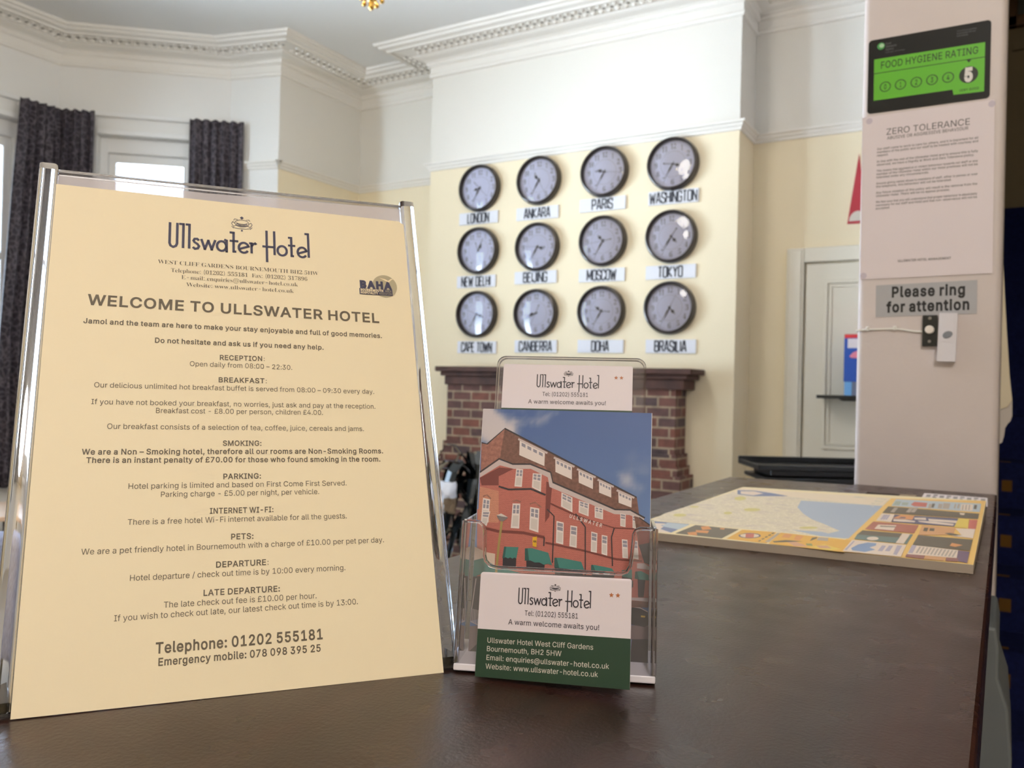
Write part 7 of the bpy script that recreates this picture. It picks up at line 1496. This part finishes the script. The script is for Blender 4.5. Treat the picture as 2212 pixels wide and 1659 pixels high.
# ------------------------------------------------------------------ world clocks and city plates
M_RIM = mat('dark_bronze_rim', srgb(46, 38, 36), .3, metal=.3, coat=.3)
M_DIAL = mat('white_clock_dial', srgb(222, 226, 255), .5)
M_NUM = mat('grey_dial_print', srgb(84, 82, 98), .6)
M_HAND = mat('dark_clock_hands', srgb(66, 64, 80), .4)
M_RING = mat('pale_dial_ring', srgb(176, 176, 192), .6)
def make_clock():
    c = empty('wall_clock', M=Matrix.Identity(4))
    b = MB(); b.lathe([(.150, 0), (.150, .022), (.147, .036), (.143, .044), (.138, .046), (.133, .041), (.1315, .026), (.131, .012), (.131, 0)], 56); b.build('rim', M_RIM, c, smooth=True)
    b = MB(); disc(b, 0, 0, .1312, .1312, .012, 0, 48); ribbon(b, [(.073*math.cos(2*PI*i/48), .073*math.sin(2*PI*i/48)) for i in range(48)], .0016, .0124, 1, None, True)
    b.build('dial', [M_DIAL, M_RING], c)
    b = MB()
    for h in range(1, 13):
        a = PI/2-2*PI*h/12; cx, cy = .101*math.cos(a), .101*math.sin(a); s_ = str(h)
        w = .034*(.6 if len(s_) == 1 else 1.0)*(.6 if s_ == '1' else 1)
        put_text(b, s_, cx-w/2, cy-.0145, cx+w/2, cy-.0145, .043, 'serif', -4, 0, .0126)
    b.build('numerals', M_NUM, c)
    return c
def hand(parent, name, ang, length, tail, w, z, spade=False):
    b = MB(); T = Matrix.Rotation(R(-ang), 4, 'Z')
    if spade: poly = [(-w*.3, -tail), (w*.3, -tail), (w*.4, length*.3), (w*1.7, length*.55), (w*.5, length*.72), (0, length), (-w*.5, length*.72), (-w*1.7, length*.55), (-w*.4, length*.3)]
    else: poly = [(-w*.4, -tail), (w*.4, -tail), (w*.5, 0), (w*.9, length*.35), (w*.35, length*.6), (w*.15, length), (-w*.15, length), (-w*.35, length*.6), (-w*.9, length*.35), (-w*.5, 0)]
    b.prism(poly, z, z+.0008, 0, T); b.lathe([(.0055, z), (.0055, z+.0014), (.0001, z+.0014)], 14, 0)
    return b.build(name, M_HAND, parent)
CLOCKS = [ # city, hour, minute, second angles
 [('LONDON', 257, 210, 135), ('ANKARA', 317, 210, 150), ('PARIS', 287, 210, 97), ('WASHINGTON', 107, 210, 97)],
 [('NEW DELHI', 32, 24, 160), ('BEIJING', 107, 210, 275), ('MOSCOW', 317, 210, 262), ('TOKYO', 137, 210, 217)],
 [('CAPE TOWN', 112, 210, 292), ('CANBERRA', 260, 246, 205), ('DOHA', 306, 210, 275), ('BRASILIA', 137, 210, 28)]]
CX = [-2.918, -2.487, -2.049, -1.630]; CZ = [[1.260, 1.265, 1.270, 1.268], [.860, .857, .864, .861], [.454, .450, .452, .460]]
PLX = [[-2.927, -2.497, -2.06, -1.626], [-2.934, -2.50, -2.055, -1.632], [-2.918, -2.488, -2.053, -1.622]]
PLZ = [[1.072, 1.067, 1.082, 1.084], [.665, .672, .665, .663], [.243, .247, .246, .244]]
TW = {'LONDON': .165, 'ANKARA': .185, 'PARIS': .135, 'WASHINGTON': .285, 'NEW DELHI': .225, 'BEIJING': .170, 'MOSCOW': .190, 'TOKYO': .145, 'CAPE TOWN': .238, 'CANBERRA': .235, 'DOHA': .112, 'BRASILIA': .190}
ROWS = ['top', 'middle', 'bottom']
proto = make_clock(); parts0 = list(proto.children); first = True
for r in range(3):
    for k in range(4):
        city, hh, mm_, ss = CLOCKS[r][k]
        if first: ck = proto; first = False
        else:
            ck = proto.copy(); COL.objects.link(ck)
            for ch in parts0:
                q = ch.copy(); COL.objects.link(q); q.parent = ck
        ck.matrix_world = wallframe(CX[k], EYE+CZ[r][k], YC-.0005)
        tag(ck, 'round black rimmed wall clock directly above the %s name plate' % city.title(), 'clock', 'world clocks on the chimney breast')
        hand(ck, 'hour_hand', hh, .052, .012, .0062, .016, True); hand(ck, 'minute_hand', mm_, .086, .014, .0050, .0178)
        b = MB(); T = Matrix.Rotation(R(-ss), 4, 'Z'); b.prism([(-.0006, 0), (.0006, 0), (.0005, .090), (-.0005, .090)], .0196, .0200, 0, T)
        b.prism([(-.0013, -.05), (.0013, -.05), (.0012, .0), (-.0012, .0)], .0196, .0200, 0, T); b.prism([(-.004, -.052), (0, -.058), (.004, -.052), (0, -.044)], .0196, .0200, 0, T)
        b.build('second_hand', M_HAND, ck)
        b = MB(); b.lathe([(.0001, .0345), (.04, .0340), (.08, .0325), (.11, .0300), (.1318, .0270)], 40); b.build('glass', M_CLOCKGLASS, ck, smooth=True)
        pl = MB(); pl.box(-.147, .147, -.0385, .0385, 0, .010)
        po = pl.build('name_plate', mat('white_foam_board', srgb(226, 228, 236), .5), bevel=.001)
        po.matrix_world = wallframe(PLX[r][k], EYE+PLZ[r][k], YC-.0005) @ Matrix.Rotation(R(random.uniform(-.5, .5)), 4, 'Z')
        tag(po, 'white name plate reading %s on the chimney breast' % city.title(), 'name plate', 'city name plates under the clocks')
        t = MB(); block_text(t, city, 0 if city != 'WASHINGTON' else .0, -.029, TW[city]*.96, .058, .0092 if city != 'WASHINGTON' else .0085, .0104); t.build('lettering', mat('charcoal_plate_print', srgb(44, 46, 56), .6), po)

# ------------------------------------------------------------------ brick fireplace
fp = empty('fireplace', (-2.25, 4.4, 0)); tag(fp, 'red brick fireplace with a dark brick mantel below the clocks', 'fireplace')
bpy.context.view_layer.update()
FX0, FX1, FY = -3.02, -1.526, 4.325
def fbox(mb, x0, x1, y0, z0, z1): mb.box(x0, x1, y0, YC-.001, EYE+z0, EYE+z1)
m = MB(); fbox(m, FX0, -2.62, FY, -1.26, .02); fbox(m, -1.93, FX1, FY, -1.26, .02); fbox(m, -2.62, -1.93, FY, -.22, .02)
part(m, 'brick_surround', M_BRICK, fp)
for x0, x1 in ((FX0, -2.62), (-1.93, FX1)):
    m = MB()
    for e, z0, z1 in ((.015, -.35, -.415), (.028, -.415, -.465), (.05, -.465, -1.26)):
        fbox(m, x0-(e if x0 == FX0 else 0), x1+(e if x1 == FX1 else 0), FY-e, min(z0, z1), max(z0, z1))
    part(m, 'stepped_plinth', M_BRICK, fp)
m = MB(); fbox(m, FX0-.012, FX1+.05, FY-.02, .0, .055); fbox(m, FX0-.035, FX1+.075, FY-.035, .0555, .082); fbox(m, FX0-.06, FX1+.105, FY-.06, .0825, .114)
part(m, 'mantel', mat('dark_brick_mantel', srgb(70, 45, 38), .75, bump=(80, .3), vary=(14, .4)), fp, bevel=.006)
m = MB(); m.box(-2.62, -1.93, YC-.02, YC-.002, .0, EYE-.22); part(m, 'firebox', M_BLACK, fp)

# dark glossy plant standing in front of the left pillar
pt = empty('potted_plant', (-2.175, 3.40, 0)); tag(pt, 'dark glossy strap leaved plant before the brick fireplace', 'plant')
M_LEAF = mat('glossy_dark_leaf', srgb(22, 28, 32), .16, coat=.5)
b = MB(); b.lathe([(.0001, 0), (.13, 0), (.17, .32), (.18, .36), (.165, .36), (.15, .30), (.0001, .30)], 28); b.build('pot', M_BLACKPL, pt, smooth=True)
rnd = random.Random(11)
b = MB()
for i in range(64):
    a = rnd.uniform(0, 2*PI); ln = rnd.uniform(.32, .60); w = rnd.uniform(.016, .036); h0 = rnd.uniform(.50, .86); rise = rnd.uniform(.02, .16); reach = rnd.uniform(.12, .30)
    pv = None
    for j in range(11):
        t_ = j/10
        rr = .02+reach*math.sin(min(1, t_*1.35)*PI/2); zz = h0+rise*math.sin(min(1, t_*1.9)*PI)-ln*.62*max(0, t_-.32)**1.25
        ww = w*(1-t_**2.6)*(.45+.55*min(1, t_*4))+.001
        c_ = Vector((rr*math.cos(a), rr*math.sin(a), zz)); sd = Vector((-math.sin(a), math.cos(a), 0))*ww
        cur = [c_-sd, c_+Vector((.3*ww*math.cos(a), .3*ww*math.sin(a), -.25*ww)), c_+sd]
        if pv:
            b.face([pv[0], pv[1], cur[1], cur[0]]); b.face([pv[1], pv[2], cur[2], cur[1]])
        pv = cur
b.build('leaves', M_LEAF, pt, smooth=True)
b = MB()
for i in range(9):
    a = 2*PI*i/9; b.tube([(.05*math.cos(a), .05*math.sin(a), .28), (.03*math.cos(a), .03*math.sin(a), .6), (.02*math.cos(a), .02*math.sin(a), .88)], [.009, .007, .004], 7)
b.build('stems', mat('dark_stem', srgb(24, 26, 22), .5), pt, smooth=True)
m = MB(); N1 = 14
for j in range(N1+1):
    for i in range(N1+1):
        u, v = i/N1-.5, j/N1-.5
        q = noise.fractal(Vector((u*3, v*3, 5)), 1, 2, 4)
        m.v.append((u*.17+.02*q, -.04*(1-4*u*u)*(1-4*v*v)+.03*q, v*.17+.015*q))
for j in range(N1):
    for i in range(N1): a = j*(N1+1)+i; m.f.append((a, a+1, a+N1+2, a+N1+1)); m.mi.append(1 if (i > 6 and j < 7) else 0)
b2 = m.build('pale_wrap', [mat('pale_blue_wrap', srgb(214, 222, 238), .4), mat('brown_paper_wrap', srgb(128, 112, 92), .6)], pt, smooth=True)
b2.scale = (.62, 1, .82); b2.location = (-.002, -.284, .748); b2.rotation_euler = (0, 0, R(28)); b2.modifiers.new('thick', 'SOLIDIFY').thickness = .002
tag(b2, 'pale crumpled wrapping among the leaves')

# ------------------------------------------------------------------ curtains
SGN = 1
def curtain(name, plan, ztop, zbot, label, folds, amp, flare=1.0):
    pts = []; seg = [(plan[i+1]-plan[i]).length for i in range(len(plan)-1)]; tot = sum(seg); N2 = int(tot/.006)
    for i in range(N2+1):
        s = tot*i/N2; k = 0
        while k < len(seg)-1 and s > seg[k]: s -= seg[k]; k += 1
        d = (plan[k+1]-plan[k]).normalized(); n = Vector((-d.y, d.x)); p = plan[k]+d*s
        pts.append((p, n, tot*i/N2))
    m = MB(); rows = 26
    for j in range(rows+1):
        t_ = j/rows; z = ztop+(zbot-ztop)*t_
        k = flare+(1-flare)*min(1, t_*1.6)
        for q in range(len(pts)):
            p, n, s = pts[min(len(pts)-1, int(round(q*k)))]; s = pts[q][2]
            ph = 2*PI*s*folds/tot
            a = amp*(.55+.45*min(1, t_*5))
            o = a*math.sin(ph+.5*math.sin(t_*3+s*9))+a*.35*math.sin(2.3*ph+1.3+t_*1.5)
            zz = z+(.003*math.sin(ph*1.0+.6) if j == 0 else 0)
            m.v.append((p.x+n.x*o, p.y+n.y*o, EYE+zz))
    W2 = len(pts)
    for j in range(rows):
        for i in range(W2-1): a = j*W2+i; m.f.append((a, a+W2, a+W2+1, a+1)); m.mi.append(0)
    root = empty(name, (pts[len(pts)//2][0].x, pts[len(pts)//2][0].y, EYE+zbot)); tag(root, label, 'curtain', 'bay window curtains')
    bpy.context.view_layer.update()
    o = part(m, 'drape', M_CURTAIN, root, smooth=True); o.modifiers.new('thick', 'SOLIDIFY').thickness = .003
    h = MB(); hp = [(p.x-n.x*.05*SGN, p.y-n.y*.05*SGN, EYE+ztop-.03) for p, n, s in pts[:int(len(pts)*flare):6]]; h.tube(hp, .010, 8); part(h, 'curtain_track', M_GLOSSWHITE, root, smooth=True)
    return root
nin = Vector((.65567, -.75504)); dc = (BB-BA).normalized()
A2 = BA+nin*.09; B2 = Vector((-5.29, 3.19))+Vector((0, .04))
curtain('curtain', [A2+dc*-.102, A2+dc*.243], 1.722, -.80, 'narrow dark grey patterned curtain at the right of the bay window', 6, .020)
curtain('curtain', [A2+dc*.83, A2+dc*1.06, Vector((-5.29, 3.13)), Vector((-5.29, 2.80))], 1.722, -.70, 'wide dark grey patterned curtain round the corner of the bay', 9, .022, .83)

# low pale table and grey blue armchair at the far left
tb = empty('coffee_table', (-4.55, 2.45, 0)); tag(tb, 'pale wooden low table in the bay at the left edge', 'table')
bpy.context.view_layer.update()
Tt = Matrix.Translation((-4.54, 2.25, 0)) @ Matrix.Rotation(R(62), 4, 'Z')
zt = EYE-.74
m = MB(); m.box(-.45, .25, 0, .60, zt-.025, zt, 0, Tt); part(m, 'table_top', mat('pale_wood', srgb(226, 190, 158), .35, vary=(12, .1)), tb, bevel=.004)
for x, y in ((-.40, .05), (.20, .05), (-.40, .55), (.20, .55)):
    m = MB(); m.box(x-.025, x+.025, y-.025, y+.025, 0, zt-.025, 0, Tt); part(m, 'leg', mat('dark_table_leg', srgb(40, 30, 28), .5), tb)
ac = empty('armchair', (-3.0, 1.5, 0)); tag(ac, 'grey blue plush armchair behind the welcome sign', 'armchair')
bpy.context.view_layer.update()
M_PLUSH = mat('grey_blue_plush', srgb(150, 156, 184), .9, bump=(160, .8), vary=(60, .25))
Ta = Matrix.Translation((-3.05, 1.36, 0)) @ Matrix.Rotation(R(62), 4, 'Z')
za = EYE-.545
m = MB(); m.box(-.36, .36, -.08, .10, .30, za, 0, Ta); part(m, 'backrest', M_PLUSH, ac, bevel=.04, seg=4, smooth=True)
m = MB(); m.box(-.30, .30, .10, .66, .26, .44, 0, Ta); part(m, 'seat', M_PLUSH, ac, bevel=.04, seg=4, smooth=True)
for x in (-.36, .28):
    m = MB(); m.box(x, x+.08, .10, .66, .12, .58, 0, Ta); part(m, 'armrest', M_PLUSH, ac, bevel=.03, seg=4, smooth=True)
for x, y in ((-.3, 0), (.3, 0), (-.3, .6), (.3, .6)):
    m = MB(); m.box(x-.025, x+.025, y-.025, y+.025, 0, .28, 0, Ta); part(m, 'leg', M_BLACKPL, ac)

# ------------------------------------------------------------------ right alcove: tray stand, shelf, leaflet box, red sign
ts = empty('tray_stand', (-.52, 3.2, 0)); tag(ts, 'black plastic two tier tray standing beyond the counter by the door', 'tray')
bpy.context.view_layer.update()
dt = Vector((-.453+.757, 3.216-3.037)).normalized()
Ty = Matrix(((dt.x, -dt.y, 0, -.757), (dt.y, dt.x, 0, 3.037), (0, 0, 1, EYE), (0, 0, 0, 1)))
m = MB(); zt = -.262; W3, D3 = .46, .27
m.box(0, W3, 0, D3, zt-.018, zt-.012, 0, Ty); m.box(0, W3, 0, .012, zt-.014, zt, 0, Ty); m.box(0, W3, D3-.012, D3, zt-.014, zt+.012, 0, Ty); m.box(0, .012, 0, D3, zt-.014, zt, 0, Ty); m.box(W3-.012, W3, 0, D3, zt-.014, zt, 0, Ty)
part(m, 'upper_tray', M_BLACKPL, ts, bevel=.003)
m = MB(); m.box(.055, W3-.05, .03, D3-.02, zt-.045, zt-.017, 0, Ty); part(m, 'neck', M_BLACKPL, ts, bevel=.006)
m = MB(); m.box(.025, W3, .01, D3, zt-.062, zt-.045, 0, Ty); part(m, 'lower_tray', M_BLACKPL, ts, bevel=.005)
m = MB(); m.box(.06, W3-.04, .03, D3-.03, -EYE, zt-.062, 0, Ty); part(m, 'pedestal', M_BLACKPL, ts)

sf = empty('wall_shelf', (-.6, 4.7, EYE)); tag(sf, 'small black shelf fixed across the cream door', 'shelf')
bpy.context.view_layer.update()
m = MB(); m.box(-.854, -.30, 4.60, 4.777, EYE-.026, EYE-.008); part(m, 'board', M_BLACKPL, sf, bevel=.002)
m = MB(); m.prism([(-.745, -.026), (-.725, -.036), (-.30, -.036), (-.30, -.026)], 0, .17, 0, Matrix(((1, 0, 0, 0), (0, 0, 1, 4.605), (0, 1, 0, EYE), (0, 0, 0, 1)))); part(m, 'bracket', M_BLACKPL, sf)
lb = empty('leaflet_box', (-.6, 4.66, EYE-.008)); tag(lb, 'blue leaflet box with a red top on the small black shelf', 'box')
bpy.context.view_layer.update()
m = MB(); m.box(-.724, -.50, 4.62, 4.70, EYE+.064, EYE+.290); part(m, 'box_body', mat('royal_blue_card', srgb(28, 78, 168), .4), lb)
m = MB(); m.box(-.724, -.50, 4.62, 4.70, EYE+.2905, EYE+.310); part(m, 'lid', mat('bright_red_card', srgb(206, 50, 56), .4), lb)
m = MB(); m.box(-.720, -.684, 4.622, 4.70, EYE-.0075, EYE+.0635); part(m, 'pale_base', mat('light_blue_card', srgb(110, 168, 222), .4), lb)
m = MB(); m.box(-.6835, -.504, 4.624, 4.70, EYE-.0075, EYE+.0635); part(m, 'leaflets', mat('grey_leaflet_edges', srgb(110, 118, 140), .6), lb)
m = MB(); m.box(-.707, -.52, 4.6185, 4.62, EYE+.239, EYE+.287); part(m, 'white_label', M_PAPER, lb)
m = MB(); m.prism([(-.698, .196), (-.690, .188), (-.660, .186), (-.63, .188), (-.60, .20), (-.62, .216), (-.66, .224), (-.68, .216)], 0, .001, 0, Matrix(((1, 0, 0, 0), (0, 0, 1, 4.6187), (0, 1, 0, EYE), (0, 0, 0, 1)))); part(m, 'pink_badge', mat('pink_badge_print', srgb(222, 130, 150), .5), lb)

rg = empty('red_pennant_sign', M=wallframe(-.751, EYE+.917, YA-.001)); tag(rg, 'red triangular sign with a white half disc on the alcove wall', 'sign')
m = MB(); m.prism([(0, 0), (.105, 0), (.0525, .375)], 0, .004); m.build('plate', mat('deep_red_enamel', srgb(168, 26, 48), .35), rg, bevel=.001)
m = MB(); m.prism([(.096, .014), (.093, .034), (.083, .052), (.068, .064), (.0525, .068), (.037, .064), (.022, .052), (.012, .034), (.009, .014)], .004, .0045); m.build('half_disc', mat('grey_white_enamel', srgb(206, 200, 190), .4), rg)

# picture on the stairwell wall
pf = empty('framed_picture', (.2, 6.47, EYE+2.5)); tag(pf, 'brown framed picture high on the stairwell wall', 'picture')
bpy.context.view_layer.update()
m = MB(); X0, X1, Z0_, Z1_ = -.045, .75, 2.47, 3.1
for b_ in ((X0, X1, Z0_, Z0_+.07), (X0, X1, Z1_-.07, Z1_), (X0, X0+.07, Z0_, Z1_), (X1-.07, X1, Z0_, Z1_)): m.box(b_[0], b_[1], 6.44, 6.495, EYE+b_[2], EYE+b_[3])
part(m, 'picture_frame', mat('brown_gilt_frame', srgb(120, 84, 44), .5), pf, bevel=.006)
m = MB(); m.box(X0+.07, X1-.07, 6.47, 6.495, EYE+Z0_+.07, EYE+Z1_-.07); part(m, 'print', mat('dim_green_print', srgb(96, 98, 84), .6), pf)

# ------------------------------------------------------------------ brass chandelier, its finial hanging into view
ch = empty('chandelier', (-1.985, 2.31, EYE+1.335)); tag(ch, 'brass chandelier with its bottom finial hanging below the ceiling', 'chandelier')
CB = Vector((0, 0, 0))
b = MB(); b.lathe([(.0005, 0), (.008, .006), (.012, .016), (.010, .03), (.018, .042), (.022, .058), (.016, .075), (.024, .085), (.034, .105), (.030, .13), (.014, .15), (.010, .2), (.010, ZC-EYE-1.335-.02), (.05, ZC-EYE-1.335-.02), (.055, ZC-EYE-1.337)], 24); b.build('stem', M_BRASS, ch, smooth=True)
bulb = mat('lit_candle_bulb', (1, .9, .7, 1), .4, emit=((1, .82, .55, 1), 30))
for i in range(5):
    a = 2*PI*i/5+.5; ca_, sa_ = math.cos(a), math.sin(a)
    pts = [(r_*ca_, r_*sa_, z_) for r_, z_ in ((.02, .20), (.08, .155), (.15, .15), (.22, .18), (.26, .23), (.265, .26))]
    b = MB(); b.tube(pts, .006, 10); b.lathe([(.0005, .258), (.028, .262), (.034, .275), (.012, .278), (.012, .33), (.0005, .33)], 18, 0, Matrix.Translation((.265*ca_, .265*sa_, 0))); b.tube([(.02*ca_, .02*sa_, .075), (.034*ca_, .034*sa_, .045), (.038*ca_, .038*sa_, .04)], .004, 8); b.sphere((.038*ca_, .038*sa_, .034), .009, 10, 7)
    arm = b.build('arm', M_BRASS, ch, smooth=True)
    b = MB(); b.lathe([(.0005, .33), (.012, .335), (.017, .355), (.012, .385), (.0005, .405)], 14, 0, Matrix.Translation((.265*ca_, .265*sa_, 0))); b.build('bulb', bulb, arm, smooth=True)
lamp('chandelier_light', 'POINT', (-1.985, 2.31, EYE+1.68), 34, (1.0, .95, .88), .22)
